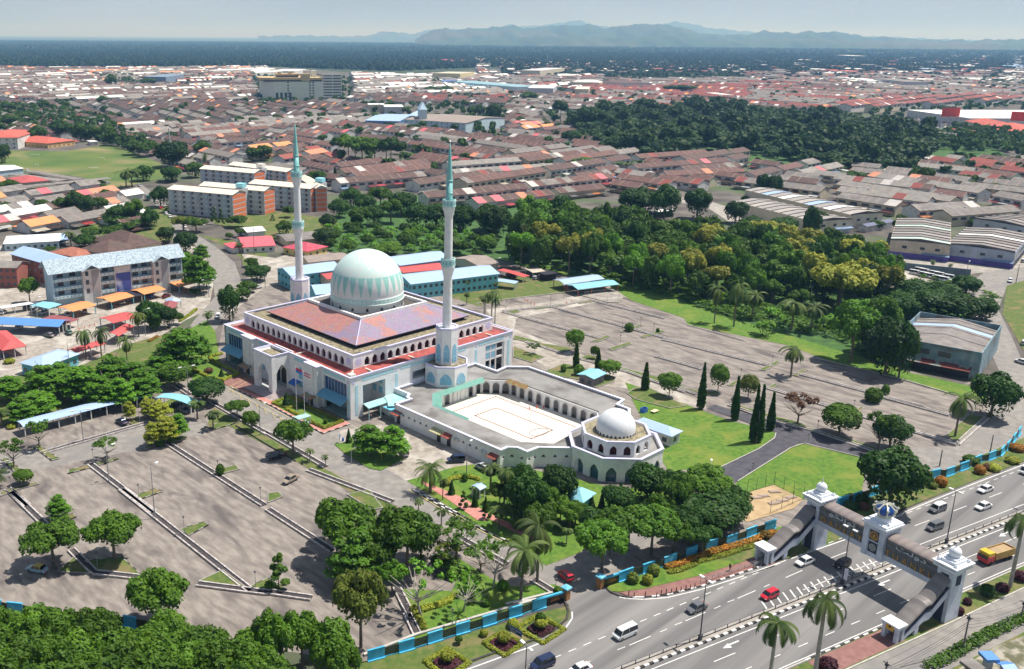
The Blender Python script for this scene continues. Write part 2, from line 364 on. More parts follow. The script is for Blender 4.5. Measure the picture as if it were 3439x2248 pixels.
lawn(0,[(1310,640),(1400,655),(1470,700),(1590,740),(1600,756),(1830,803),(1950,848),(2110,885),(2200,915),(2290,935),(2300,908),(2110,866),(2064,845),(2060,760),(1900,640),(1500,560),(1290,560),(1200,600)],M_lawn)
lawn(0,[(1045,690),(1110,712),(1200,692),(1318,682),(1305,655),(1200,640),(1130,655),(1050,672)],M_grass)
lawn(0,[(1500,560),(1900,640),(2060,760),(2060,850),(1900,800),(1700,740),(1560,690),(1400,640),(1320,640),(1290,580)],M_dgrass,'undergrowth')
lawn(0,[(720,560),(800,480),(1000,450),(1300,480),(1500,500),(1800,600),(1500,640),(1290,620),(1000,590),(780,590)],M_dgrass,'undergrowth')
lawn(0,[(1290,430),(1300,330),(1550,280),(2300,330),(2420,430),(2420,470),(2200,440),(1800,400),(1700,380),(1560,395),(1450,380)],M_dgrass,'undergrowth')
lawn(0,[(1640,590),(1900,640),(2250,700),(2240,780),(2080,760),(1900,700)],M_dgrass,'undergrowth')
lawn(0,[(40,470),(150,480),(400,480),(400,560),(300,570),(140,520)],M_grass)
lawn(0,[(2340,665),(2420,640),(2420,880),(2370,800),(2330,730)],M_grass)
lawn(0,[(440,470),(500,520),(620,560),(800,540),(780,510),(620,490)],M_grass)
# verges along the highway
lawn(15,[(760,1500),(870,1490),(1300,1380),(2400,1060),(2700,990),(2775,960),(2830,1020),(2825,1110),(2720,1220),(2334,1330),(1690,1556),(1400,1660),(600,1700)],M_grass)
lawn(15,[(840,1440),(1000,1400),(1290,1260),(1215,1080),(1130,860),(1600,880),(1640,780),(1450,500),(1640,580),(1960,780),(2080,840),(2500,820),(2630,930),(2334,1000),(1300,1290)],M_lawn)
lawn(16,[(850,850),(1000,800),(2334,330),(2700,250),(2340,600),(2160,590),(1700,740),(1200,860),(980,886),(900,880)],M_lawn)
lawn(17,[(-200,800),(70,640),(300,560),(620,440),(900,340),(1300,215),(1953,-60),(2200,-160),(2300,-80),(1953,105),(1140,425),(800,590),(560,700),(330,780),(130,800)],M_grass)
g('footpath',16,[(980,890),(1200,862),(1700,742),(2160,592),(2330,600),(2340,640),(1700,838),(1300,918),(1100,938)],M_brick)
g('grave_plot',12,[(1030,1245),(1290,1372),(1210,1450),(800,1570),(700,1500),(700,1400),(800,1315)],M_sand)
g('tar_drive',12,[(450,582),(520,545),(660,595),(1060,692),(1400,792),(1900,952),(2100,1005),(2050,1085),(1830,1020),(1400,905),(1300,880),(1240,885),(1160,930),(720,1212),(640,1250),(500,1160),(530,1112),(900,930),(1040,835),(1052,790),(740,682)],M_black)
g('brick_walk',11,[(40,1210),(240,1290),(560,1460),(620,1556),(530,1556),(280,1380),(60,1240)],M_redpave)
g('brick_walk',15,[(1500,0),(1690,60),(1900,190),(2200,330),(2400,440),(2400,480),(2130,360),(1850,210),(1590,60)],M_redpave)
# paved terrace in front of the porch and round the beds
g('terrace',10,[(75,860),(270,800),(410,860),(560,1050),(560,1085),(200,915)],M_brick)
g('terrace',10,[(210,912),(560,1030),(700,1000),(1240,1230),(1000,1318),(560,1080)],M_redpave)
lawn(10,[(600,1045),(700,1010),(1170,1215),(1010,1280),(880,1230),(690,1130),(580,1075)])
lawn(10,[(1095,1410),(1250,1380),(1500,1400),(1700,1540),(1500,1640),(1400,1620),(1200,1500)])
# ------------------------------------------------------------------ the highway
A0=Vector((113.6,73.3));U=Vector((.9717,-.2362)).normalized();Nn=Vector((-U.y,U.x));RD=math.atan2(U.y,U.x)
def rd(s,o):p=A0+U*s+Nn*o;return(p.x,p.y)
north=qs(16,[(-600,1620),(0,1404),(230,1330),(420,1242),(545,1130),(562,1060),(540,1000),(500,960),(545,950),(780,860),(850,850),(900,900),(985,935),(1150,945),(1400,925),(1700,848),(2260,662)])+qs(17,[(190,838),(800,608),(1140,440),(1550,270),(1953,112)])
hw=[rd(-260,20)]+north+[rd(260,22),rd(520,20),rd(900,8),rd(900,-30),rd(520,-6),rd(260,-11),rd(100,-12.6),rd(-260,-14)]
zz[0]+=.02;ZH=zz[0]
sheet('highway',hw,ZH,M_hwy)
ZM=ZH+.006
def band(mb,s0,s1,o0,o1,w,z=None):
 a,b,c,d=rd(s0,o0-w/2),rd(s1,o1-w/2),rd(s1,o1+w/2),rd(s0,o0+w/2);z=ZM if z is None else z
 mb.quad(*[(p[0],p[1],z)for p in(a,b,c,d)])
def pline(mb,pts,w,z):
 for a,b in zip(pts,pts[1:]):
  d=Vector((b[0]-a[0],b[1]-a[1]));
  if d.length<.01:continue
  nn_=Vector((-d.y,d.x)).normalized()*w/2;e=d.normalized()*w*.3
  mb.quad((a[0]+nn_.x-e.x,a[1]+nn_.y-e.y,z),(a[0]-nn_.x-e.x,a[1]-nn_.y-e.y,z),(b[0]-nn_.x+e.x,b[1]-nn_.y+e.y,z),(b[0]+nn_.x+e.x,b[1]+nn_.y+e.y,z))
mk=MB()
f2=lambda s:8.2+(s)*.05 if s<60 else 11.2+(s-60)*.02
f1=lambda s:4.2+max(s,0)*.05 if s<60 else 7.2+(s-60)*.01
for i in range(-14,60):s=i*3.3-2.4;(s<170)and band(mk,s,s+1.7,f2(s),f2(s+1.7),.16)
for i in range(-4,22):
 s=i*13.6+4.6;band(mk,s,s+5,f1(s),f1(s+5),.16)
 if 0<=s<45:band(mk,s+7.3,s+9,f1(s+7),f1(s+9),.14);band(mk,s-2.6,s-.9,f1(s),f1(s),.14)
 band(mk,s-4,s+1,-5.6,-5.6,.16)
for i in range(-6,60):s=i*6.8+30;band(mk,s,s+2.4,-9.5,-9.5,.15)
band(mk,-120,400,-2.3,-1.9,.18);band(mk,-60,400,-12.1,-11.9,.18);band(mk,45,400,2.0,2.6,.16)
for i in range(22):
 s=34+i*1.9;a,b=rd(s,.9),rd(s+1.1,3.1);pline(mk,[a,b],.3,ZM)
nl=[(p[0],p[1])for p in qs(16,[(-500,1625),(0,1442),(200,1375),(400,1290),(520,1200),(575,1120),(574,1065)])];pline(mk,nl,.25,ZM)
nl=qs(16,[(985,935),(1050,948),(1200,955),(1400,940),(1700,868),(2334,665)])+qs(17,[(0,908),(250,815),(800,622),(1140,455),(1550,285),(1953,130)]);pline(mk,nl,.22,ZM)
for s in(20.4,60.8,100): # turn arrows
 a,b,c=rd(s-2.2,-3.7),rd(s-.6,-4.3),rd(s-.4,-3.1);mk.quad(*[(p[0],p[1],ZM)for p in(a,b,c)]);band(mk,s-.5,s+1.8,-3.5,-3.5,.3)
mo=link('lane_markings',mk.mesh('lane_markings',M_white));mo['kind']='structure'
# slip road south of the highway with its verge, paving and hedge
sheet('grass_verge',[rd(-200,-12.8),rd(900,-12.8),rd(900,-60),rd(-200,-60)],ZH-.004,M_grass)
sheet('slip_road',[rd(-200,-16),rd(34,-17.6),rd(60,-17.7),rd(110,-16.5),rd(400,-14),rd(400,-24),rd(110,-25),rd(50,-25.4),rd(-200,-26)],ZH+.004,M_road)
sheet('footpath',[rd(28,-13),rd(48,-13),rd(48,-17),rd(28,-17)],ZH+.02,M_brick)
sheet('sandy_lot',qs(17,[(1500,1556),(1760,1400),(1953,1330),(2200,1300),(2200,1800),(1300,1800)]),ZH+.01,mat('weedy_lot',(.10,.10,.05),(.34,.31,.25),scale=.5,detail=10,lo=.42,hi=.6))
# median strip with chequered kerb
mm=MB()
for i in range(520):
 s=-120+i;mm.k=i%2;band(mm,0,0,0,0,0)if 0 else None
 P=[rd(s,-1.35),rd(s+1,-1.35),rd(s+1,-.9),rd(s,-.9)];mm.prism(P,ZH,ZH+.28)
mo=link('median_kerb',mm.mesh('median_kerb',[mat('kerb_black',(.03,.03,.03)),M_white]));mo['kind']='structure'
sheet('median_strip',[rd(-120,-.95),rd(400,-.95),rd(400,.5),rd(-120,.5)],ZH+.2,M_conc)
mb=MB().prism([rd(-120,.42),rd(400,.42),rd(400,.62),rd(-120,.62)],ZH,ZH+.26);mo=link('median_kerb',mb.mesh('median_kerb',M_kerb));mo['kind']='structure'
# kerbs
def kerb(pts,w=.3,h=.16,m=None,chk=False,z=None):
 mb=MB();z=zz[0]-.05 if z is None else z;i=0
 for a,b in zip(pts,pts[1:]):
  d=Vector((b[0]-a[0],b[1]-a[1]));L=d.length
  if L<.05:continue
  n=max(1,int(L/1.2))if chk else 1
  for j in range(n):
   c=Vector(a)+d*((j+.5)/n);mb.k=(i%2)if chk else 0;i+=1
   mb.obox(c.x,c.y,L/n+(.0 if chk else w*.4),w,z,z+h+.0007*(i%5),math.atan2(d.y,d.x))
 o=link('kerb',mb.mesh('kerb',[m or M_kerb,mat('kerb_black',(.03,.03,.03))]));o['kind']='structure';return o
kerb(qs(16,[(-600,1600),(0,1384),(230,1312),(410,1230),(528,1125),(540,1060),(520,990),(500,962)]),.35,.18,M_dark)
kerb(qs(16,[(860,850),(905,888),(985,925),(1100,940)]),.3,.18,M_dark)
kerb(qs(16,[(1100,940),(1200,938),(1400,918),(1700,842),(2260,655)]),.35,.2,M_white,True)
kerb([rd(-100,-12.6),rd(28,-12.6)],.25,.15);kerb([rd(28,-12.6),rd(50,-12.7)],.3,.2,M_white,True);kerb([rd(50,-12.7),rd(400,-12.6)],.25,.15)
kerb([rd(-100,-15.9),rd(34,-17.4),rd(60,-17.5),rd(400,-13.9)],.25,.15)
# ------------------------------------------------------------------ open drains between parking bays (two pale kerbs and a dark channel)
ZC=zz[0]
def drain(pts,w=1.5,covered=False):
 for a,b in zip(pts,pts[1:]):
  d=Vector((b[0]-a[0],b[1]-a[1]));L=d.length;an=math.atan2(d.y,d.x);n=Vector((-d.y,d.x)).normalized();c=(Vector(a)+Vector(b))/2
  mb=MB()
  mb.k=0
  for sgn in(-1,1):mb.obox(c.x+n.x*sgn*(w/2-.15),c.y+n.y*sgn*(w/2-.15),L,.3,ZC-.1,ZC+.26,an)
  mb.k=1;mb.obox(c.x,c.y,L-.1,w-.58,ZC-.1,ZC+.035,an)
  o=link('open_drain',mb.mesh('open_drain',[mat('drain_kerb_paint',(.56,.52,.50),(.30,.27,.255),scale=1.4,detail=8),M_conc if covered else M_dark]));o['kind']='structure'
DL=[(9,[(375,1097),(1400,803)]),(9,[(1440,1003),(2300,1556)]),(15,[(0,168),(560,530)]),(9,[(785,1195),(1340,1620)]),(14,[(1060,-5),(2180,880)]),
 (9,[(65,1412),(240,1560)]),(14,[(80,0),(420,330)]),(14,[(620,520),(820,720)]),(14,[(820,720),(1250,768)]),(14,[(1720,820),(2180,880)]),(14,[(2180,880),(2340,898)]),(15,[(0,890),(380,945)]),
 (9,[(1520,505),(1650,590)]),(9,[(1845,655),(2334,935)]),(10,[(500,1305),(1020,1610)]),(15,[(350,-175),(1085,105)]),(15,[(1640,400),(2080,650)]),(16,[(230,780),(410,890)]),(9,[(-60,1215),(125,1170)]),(15,[(1120,850),(1250,1110)]),(15,[(1215,1080),(1300,1260)])]
for k,p in DL:drain(qs(k,p),1.7)
DR=[(7,[(225,1295),(1090,1530)]),(7,[(615,1240),(1760,1556)]),(7,[(975,1190),(1640,1352)]),(12,[(60,-20),(1020,215)]),(12,[(0,125),(410,240)]),(12,[(480,265),(640,310)]),(12,[(1210,270),(2340,570)]),(12,[(960,400),(1500,560)]),(12,[(1780,640),(2340,800)]),
 (13,[(570,1000),(1160,1160)]),(13,[(400,1170),(1230,1415)]),(13,[(1230,1415),(1490,1180)]),(7,[(230,1290),(760,1235),(990,1190)])]
for k,p in DR:drain(qs(k,p),1.4,True)
drain(qs(12,[(640,550),(1000,680),(1400,780),(1900,950)]),1.4);drain(qs(11,[(950,0),(1250,95)]),1.2,True);drain(qs(11,[(1420,150),(1800,250),(2334,440)]),1.2,True);drain(qs(12,[(200,405),(360,460)]),1.2,True)
# kerbed grass islands
ISL=[(9,[(590,1280),(600,1250),(780,1200),(800,1225)]),(9,[(830,1195),(1020,1140),(1030,1150),(860,1210)]),(9,[(295,1045),(340,1030),(515,1150),(450,1165)]),(9,[(10,1150),(60,1150),(180,1240),(130,1265)]),(9,[(1105,810),(1200,790),(1225,850),(1150,860)]),
 (9,[(1255,1070),(1280,1035),(1640,945),(1620,975),(1500,1010),(1420,1010)]),(9,[(1865,1275),(1880,1255),(2050,1205),(2085,1240),(1905,1290)]),(9,[(1170,1475),(1350,1410),(1415,1435),(1215,1505)]),(9,[(0,1450),(100,1410),(320,1355),(340,1370),(110,1430),(10,1475)]),
 (14,[(1570,345),(1780,280),(1815,305),(1640,400)]),(14,[(390,260),(640,210),(665,235),(450,320)]),(14,[(1735,795),(1940,700),(2140,850)]),(14,[(640,590),(810,730),(500,715)]),(14,[(740,620),(1060,585),(1240,750),(860,700)]),(14,[(2180,840),(2334,770),(2500,870),(2300,880)]),
 (15,[(0,30),(90,20),(130,60),(0,110)]),(7,[(485,1260),(740,1225),(760,1240),(520,1272)]),(7,[(250,1300),(350,1280),(380,1295),(300,1315)]),(7,[(870,1210),(1000,1195),(1010,1205),(900,1222)]),(7,[(1250,1470),(1430,1405),(1450,1415),(1280,1472)]),(7,[(1425,1510),(1620,1455),(1640,1470),(1450,1522)]),(7,[(990,1556),(1140,1500),(1165,1515),(1060,1556)]),
 (12,[(905,245),(1060,168),(1090,180),(960,250)]),(12,[(960,405),(1040,368),(1075,372),(1010,410)]),(12,[(1190,290),(1300,235),(1325,240),(1240,300)]),(12,[(630,380),(700,340),(730,350),(680,385)]),(12,[(1740,600),(1790,565),(1815,575),(1770,620)]),(12,[(1830,515),(1930,440),(1980,470),(1940,520)]),(12,[(200,385),(330,430),(470,470),(570,460),(530,430),(430,440)]),(12,[(740,555),(1000,640),(1240,700),(1420,775),(1400,785),(1000,680),(740,580)]),(12,[(1420,790),(1700,880),(1930,950),(1930,930),(1700,850),(1500,790)]),
 (7,[(330,1500),(560,1560),(520,1575),(320,1530)]),(11,[(840,40),(1000,100),(1110,130),(1000,180),(840,130)]),(11,[(1000,0),(1380,60),(1250,95)]),(11,[(1120,255),(1280,190),(1480,240),(1730,310),(1720,345),(1560,400),(1420,330),(1220,300)]),(11,[(1420,140),(1500,110),(1620,160),(1800,230),(2100,310),(2334,390),(2334,420),(1800,260)]),(11,[(1830,450),(1900,400),(2020,400),(2340,560),(2200,580),(1900,500)]),(11,[(1670,60),(1860,0),(1870,20),(1700,75)]),(9,[(1250,760),(1500,620),(1650,600),(1690,640),(1400,800)]),(9,[(1780,870),(2070,800),(2085,830),(1880,890)]),
 (13,[(430,1030),(480,990),(560,990),(560,1040)]),(13,[(1130,1340),(1340,1150),(1480,1180),(1240,1400)]),(15,[(690,40),(880,0),(1000,160),(900,170)])]
for k,p in ISL:
 P=qs(k,p);zz[0]+=.0015;sheet('grass_island',P,ZC+.10,M_grass);kerb(P+[P[0]],.22,.17,mat('worn_kerb',(.34,.32,.30),(.22,.2,.19),scale=.9),k in(9,14)and len(p)==4,ZC-.05)
# yellow box hatching and bay lines by the porch
yb=MB();P=qs(10,[(165,925),(330,830)]);zy=ZC+.03
for pl in([(165,920),(690,1215)],[(190,900),(700,1180)],[(170,960),(350,860)],[(165,920),(335,835)]):pline(yb,qs(10,pl),.14,zy)
for i in range(7):
 x=200+i*70;y=935+i*39;pline(yb,qs(10,[(x,y),(x+30,y+65)]),.12,zy)
for pl in([(16,[(100,0)])],):pass
pline(yb,qs(15,[(1230,0),(1640,240),(1900,380),(2100,470)]),.16,zy);pline(yb,qs(11,[(0,1330),(440,1556)]),.16,zy)
mo=link('yellow_markings',yb.mesh('yellow_markings',M_yel));mo['kind']='structure'
kerb(qs(11,[(-10,1300),(200,1410),(450,1545)])+qs(15,[(1260,0),(1640,225),(1960,395),(2120,460)]),.3,.16,M_white,True)
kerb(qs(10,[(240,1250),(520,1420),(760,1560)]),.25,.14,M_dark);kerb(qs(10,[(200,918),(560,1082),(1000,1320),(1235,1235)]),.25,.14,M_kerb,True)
kerb(qs(13,[(0,660),(400,760),(800,860),(1220,985)])+[],.3,.15);kerb(qs(7,[(1840,1410),(2100,1480),(2334,1545)]),.3,.15,M_kerb)
kerb(qs(7,[(0,1225),(300,1180),(770,1125)]),.3,.15,M_kerb);kerb(qs(12,[(525,1115),(900,935),(1040,840),(1052,795)]),.2,.1,M_kerb);kerb(qs(12,[(1850,1022),(1300,885),(1180,925),(720,1215)]),.2,.1,M_kerb)
kerb(qs(15,[(840,1440),(1290,1265),(2334,960)])+qs(16,[(0,1000),(400,900)]),.5,.25,M_kerb);kerb(qs(13,[(0,1310),(500,1480),(560,1500)]),.3,.15)
# ------------------------------------------------------------------ the mosque
W_=mat('mosque_white',(.80,.795,.79),(.745,.74,.745),scale=.5,detail=8,rough=.6,stain=(.69,.68,.67),stain_scale=.5)
LAV=mat('lavender_coping',(.50,.50,.72),(.55,.54,.70),scale=1)
TEAL=mat('teal_paint',(.16,.48,.47),(.22,.55,.54),scale=.8)
PTEAL=mat('pale_teal_paint',(.40,.66,.64),(.50,.72,.70),scale=.5)
LBLUE=mat('pale_blue_tile',(.36,.60,.68),(.46,.68,.74),scale=2.5,detail=8,lo=.45,hi=.55)
SCREEN=mat('blue_lattice_screen',(.18,.42,.58),(.32,.55,.68),scale=3.5,detail=3,lo=.48,hi=.52)
GLB=mat('blue_curtain_glass',(.01,.03,.12),(.015,.07,.22),scale=.8,rough=.25)
DKG=mat('dark_opening',(.02,.02,.03),(.05,.05,.06),scale=2,rough=.5)
REDR=mat('red_metal_roof',(.27,.045,.04),(.42,.09,.07),scale=.35,detail=9,stain=(.12,.022,.02),stain_scale=.35,rough=.75)
GUT=mat('mossy_slab',(.30,.26,.17),(.14,.12,.07),scale=1.1,detail=9,lo=.4,hi=.6)
BLK=mat('black_eave',(.02,.018,.03))
def tilemat():
 m=bpy.data.materials.new('faded_roof_tiles');m.use_nodes=True;N=m.node_tree.nodes;L=m.node_tree.links;b=N['Principled BSDF'];b.inputs['Roughness'].default_value=.7
 tc=N.new('ShaderNodeTexCoord');sep=N.new('ShaderNodeSeparateXYZ');L.new(tc.outputs['Object'],sep.inputs[0])
 n1=N.new('ShaderNodeTexNoise');n1.inputs['Scale'].default_value=.13;n1.inputs['Detail'].default_value=9;n1.inputs['Roughness'].default_value=.62;L.new(tc.outputs['Object'],n1.inputs['Vector'])
 # more orange on the side facing -x, more lavender on the side facing -y
 ab=N.new('ShaderNodeMath');ab.operation='SUBTRACT';L.new(sep.outputs['Y'],ab.inputs[0]);L.new(sep.outputs['X'],ab.inputs[1])
 s1=N.new('ShaderNodeMath');s1.operation='MULTIPLY_ADD';s1.inputs[1].default_value=.0026;L.new(ab.outputs[0],s1.inputs[0]);L.new(n1.outputs['Fac'],s1.inputs[2])
 r=N.new('ShaderNodeValToRGB');e=r.color_ramp.elements;e[0].position=.43;e[1].position=.53;e[0].color=(.30,.24,.34,1);e[1].color=(.50,.21,.15,1);L.new(s1.outputs[0],r.inputs['Fac'])
 vo=N.new('ShaderNodeTexVoronoi');vo.inputs['Scale'].default_value=2.2;L.new(tc.outputs['Object'],vo.inputs['Vector'])
 mz=N.new('ShaderNodeMath');mz.operation='MULTIPLY';mz.inputs[1].default_value=1/.155;L.new(sep.outputs['Z'],mz.inputs[0]);fr=N.new('ShaderNodeMath');fr.operation='FRACT';L.new(mz.outputs[0],fr.inputs[0])
 lt=N.new('ShaderNodeMath');lt.operation='LESS_THAN';lt.inputs[1].default_value=.24;L.new(fr.outputs[0],lt.inputs[0])
 m1=N.new('ShaderNodeMix');m1.data_type='RGBA';m1.blend_type='MULTIPLY';m1.inputs['Factor'].default_value=.35;L.new(r.outputs[0],m1.inputs['A']);L.new(vo.outputs['Color'],m1.inputs['B'])
 m2=N.new('ShaderNodeMix');m2.data_type='RGBA';L.new(lt.outputs[0],m2.inputs['Factor']);L.new(m1.outputs['Result'],m2.inputs['A']);m2.inputs['B'].default_value=(.22,.17,.24,1)
 L.new(m2.outputs['Result'],b.inputs['Base Color']);return m
TILE=tilemat()
MX,MY=176.3,217.5
mq=thing('mosque','large white mosque with pale teal ribbed dome and faded orange and lavender tiled roof','mosque',MX,MY)
H=32.3
# outer walls: -x face with wings, piers; -y face with portico and loggia
b=MB()
def wallbox(x0,x1,y0,y1,z0,z1):b.box(x0,x1,y0,y1,z0,z1)
for sg in(1,-1): # the two wings of the shaded front
 def Y(a,c):return(min(a*sg,c*sg),max(a*sg,c*sg))
 y0,y1=Y(30.6,H);wallbox(-H,-H+.8,y0,y1,0,12) # corner pylon
 y0,y1=Y(19.3,20.3);wallbox(-H,-H+.8,y0,y1,0,12)
 y0,y1=Y(20.3,30.6);wallbox(-H,-H+.8,y0,y1,9.9,12);wallbox(-H+.5,-H+.9,y0,y1,5.2,9.9);wallbox(-H+4,-H+4.4,y0,y1,0,5.2)
 y0,y1=Y(13.6,19.3);wallbox(-H-1.6,-H+.8,y0,y1,0,12.06);wallbox(-H-1.85,-H-1.6,*Y(15.2,17.6),0,12.06)
 y0,y1=Y(5.6 if sg>0 else 3.7,13.6);wallbox(-H-.1,-H+.8,y0,y1,0,12.03)
wallbox(-H+1.2,-H+1.6,-3.7,5.6,0,12.03)
wallbox(-H+.8,-28,-H+.001,-H+.8,0,12);wallbox(-28,-20,-H+.001,-H+.8,9,12);wallbox(-20,-9.8,-H+.001,-H+.8,0,12.0)
wallbox(-9.8,-2.7,-H+.001,-H+.8,8.6,12);wallbox(-9.8,-2.7,-H+.001,-H+.8,0,6.2);wallbox(-2.7,12.5,-H+.001,-H+.8,0,12)
wallbox(12.5,20,-H+.001,-H+.8,0,12);wallbox(20,28.5,-H+.001,-H+.8,9.6,12);wallbox(28.5,H,-H+.001,-H+.8,0,12)
wallbox(20,28.5,-H+3.5,-H+3.8,0,11.4)if 0 else None
wallbox(-28.4,-28,-H+.8,-26,0,11.4);wallbox(-20,-19.6,-H+.8,-26,0,11.4);wallbox(-28.4,-19.6,-26,-25.6,0,11.4) # portico recess
wallbox(-9.8,-2.7,-29.2,-28.9,4,11.4);wallbox(-9.8,-2.7,-H+.8,-28.9,5.9,6.2)
wallbox(H-.8,H,-H+.8,-20,0,12);wallbox(H-.8,H,-20,H,0,12.02);wallbox(-H,H-.8,H-.8,H,0,12.01)
part('wall',b,W_,mq)
b=MB() # copings
loop=[(-H,-H),(H,-H),(H,H),(-H,H)]
def coping(b,P,z,w=.55,h=.22):
 for a,c in zip(P,P[1:]+P[:1]):
  d=Vector((c[0]-a[0],c[1]-a[1]));m=(Vector(a)+Vector(c))/2;b.obox(m.x,m.y,d.length+w*.9,w,z,z+h+.002*len(b.v)/8%.01,math.atan2(d.y,d.x))
cp=[(-H,-H),(H,-H),(H,H),(-H,H),(-H,19.3),(-H-1.7,19.3),(-H-1.7,13.6),(-H,13.6),(-H,-13.6),(-H-1.7,-13.6),(-H-1.7,-19.3),(-H,-19.3)]
coping(b,cp,12.03);part('coping',b,LAV,mq)
b=MB() # the sloping red roof round the tier
q0,q1=H-.8,27.5
ro=[(-q0,-q0),(q0,-q0),(q0,q0),(-q0,q0)];ri=[(-q1,-q1),(q1,-q1),(q1,q1),(-q1,q1)]
b.add([(x,y,11.25)for x,y in ro]+[(x,y,12.35)for x,y in ri],[(i,(i+1)%4,4+(i+1)%4,4+i)for i in range(4)])
rr=part('skirt_roof',b,REDR,mq)
b=MB()
for x in(-24,-8,8,24):b.obox(x,-29.4,.5,4.2,11.6,12.1)
for y in(-6,):b.obox(-29.4,y,4.2,.45,11.6,12.15)
b.obox(-29.6,-29.6,5.2,.5,11.5,12.2,PI/4);b.box(-31.4,-29.6,-31.4,-29.6,11.5,12.5);part('roof_flashing',b,mat('cream_flashing',(.62,.56,.48)),mq)
# arcaded tier
T=27.7
b=MB();C=3.6
for a,c in(((-T,T),(-T,-T)),((-T,-T),(T,-T)),((T,-T),(T,T)),((T,T),(-T,T))):
 a,c=Vector(a),Vector(c);u=(c-a).normalized();p,r_=a+u*C,c-u*C;n=Vector((-u.y,u.x))
 b.arcade(tuple(p),tuple(r_),12,16.1,17,.93,12.4,14.05,.95,.5,seg=10)
 tr_=.5 if abs(u.x)>.5 else 0
 for s,e in((a+u*tr_,p),(r_,c-u*tr_)):m=(s+e)/2+n*.25;b.obox(m.x,m.y,C-tr_,.5,12,16.1+.01,math.atan2(u.y,u.x))
tier=part('arcaded_tier',b,W_,mq)
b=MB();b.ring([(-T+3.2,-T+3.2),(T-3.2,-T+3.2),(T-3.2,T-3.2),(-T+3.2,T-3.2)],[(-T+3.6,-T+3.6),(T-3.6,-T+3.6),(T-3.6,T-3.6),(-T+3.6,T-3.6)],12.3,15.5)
part('gallery_wall',b,mat('gallery_gloom_maroon',(.10,.025,.03),(.16,.05,.05),scale=.5),mq)  # dark maroon carries the gloom of the gallery's red interior
b=MB();b.box(-T+.5,T-.5,-T+.5,T-.5,12.2,12.4);part('gallery_floor',b,REDR,mq)
b=MB();b.box(-T+.5,T-.5,-T+.5,T-.5,15.3,15.55);part('roof_slab',b,GUT,mq)
b=MB();coping(b,[(-T+.2,-T+.2),(T-.2,-T+.2),(T-.2,T-.2),(-T+.2,T-.2)],16.12,.7,.2);part('tier_coping',b,LAV,mq)
b=MB() # eight-pointed star medallions on tier corners
def star(b,c,u,r,t,z):
 u=Vector((*u,0));o=Vector((u.y,-u.x,0));c=Vector((*c,z))
 for k in(0,1):
  P=[c+o*(t+k*.004)+(u*math.cos(a)+Vector((0,0,1))*math.sin(a))*r for a in[PI/4*k+PI/2*i for i in range(4)]]
  Q=[p-o*(t+.02)for p in P];b.add([tuple(p)for p in P+Q],[(0,1,2,3)]+[(i,(i+1)%4,4+(i+1)%4,4+i)for i in range(4)])
for e in(-T+1.9,T-1.9):
 star(b,(e,-T),(1,0),1.2,.05,14.2);star(b,(-T,e),(0,-1),1.2,.05,14.2)
for e in(-H+1,H-1):star(b,(e,-H),(1,0),.55,.05,10.6);star(b,(-H,e),(0,-1),.55,.05,10.6)
for x in(-16,16):star(b,(x,-H),(1,0),.5,.06,10.7)
part('star_medallion',b,mat('lilac_tile',(.52,.50,.74),(.62,.6,.78),scale=4),mq)
# tiled main roof and dome terrace
b=MB();E_,I_=22.4,13.3
b.add([(-E_,-E_,16.75),(E_,-E_,16.75),(E_,E_,16.75),(-E_,E_,16.75),(-I_,-I_,20.3),(I_,-I_,20.3),(I_,I_,20.3),(-I_,I_,20.3)],[(i,(i+1)%4,4+(i+1)%4,4+i)for i in range(4)])
part('tiled_roof',b,TILE,mq)
b=MB();b.box(-E_-.12,E_+.12,-E_-.12,E_+.12,16.45,16.72);b.box(-E_+1,E_-1,-E_+1,E_-1,15.5,16.45);part('eave',b,BLK,mq)
b=MB()
for sx,sy in((1,1),(1,-1),(-1,1),(-1,-1)):b.tube((sx*E_,sy*E_,16.8),(sx*I_,sy*I_,20.36),.16,n=6)
part('hip_ridge',b,LAV,mq)
b=MB();b.ring([(-I_,-I_),(I_,-I_),(I_,I_),(-I_,I_)],[(-I_+.8,-I_+.8),(I_-.8,-I_+.8),(I_-.8,I_-.8),(-I_+.8,I_-.8)],20.0,21.1);part('terrace_parapet',b,W_,mq)
b=MB();b.box(-I_+.8,I_-.8,-I_+.8,I_-.8,19.6,20.15);part('terrace_floor',b,mat('dark_terrace',(.10,.085,.07),(.05,.045,.04),scale=.6,detail=8),mq)
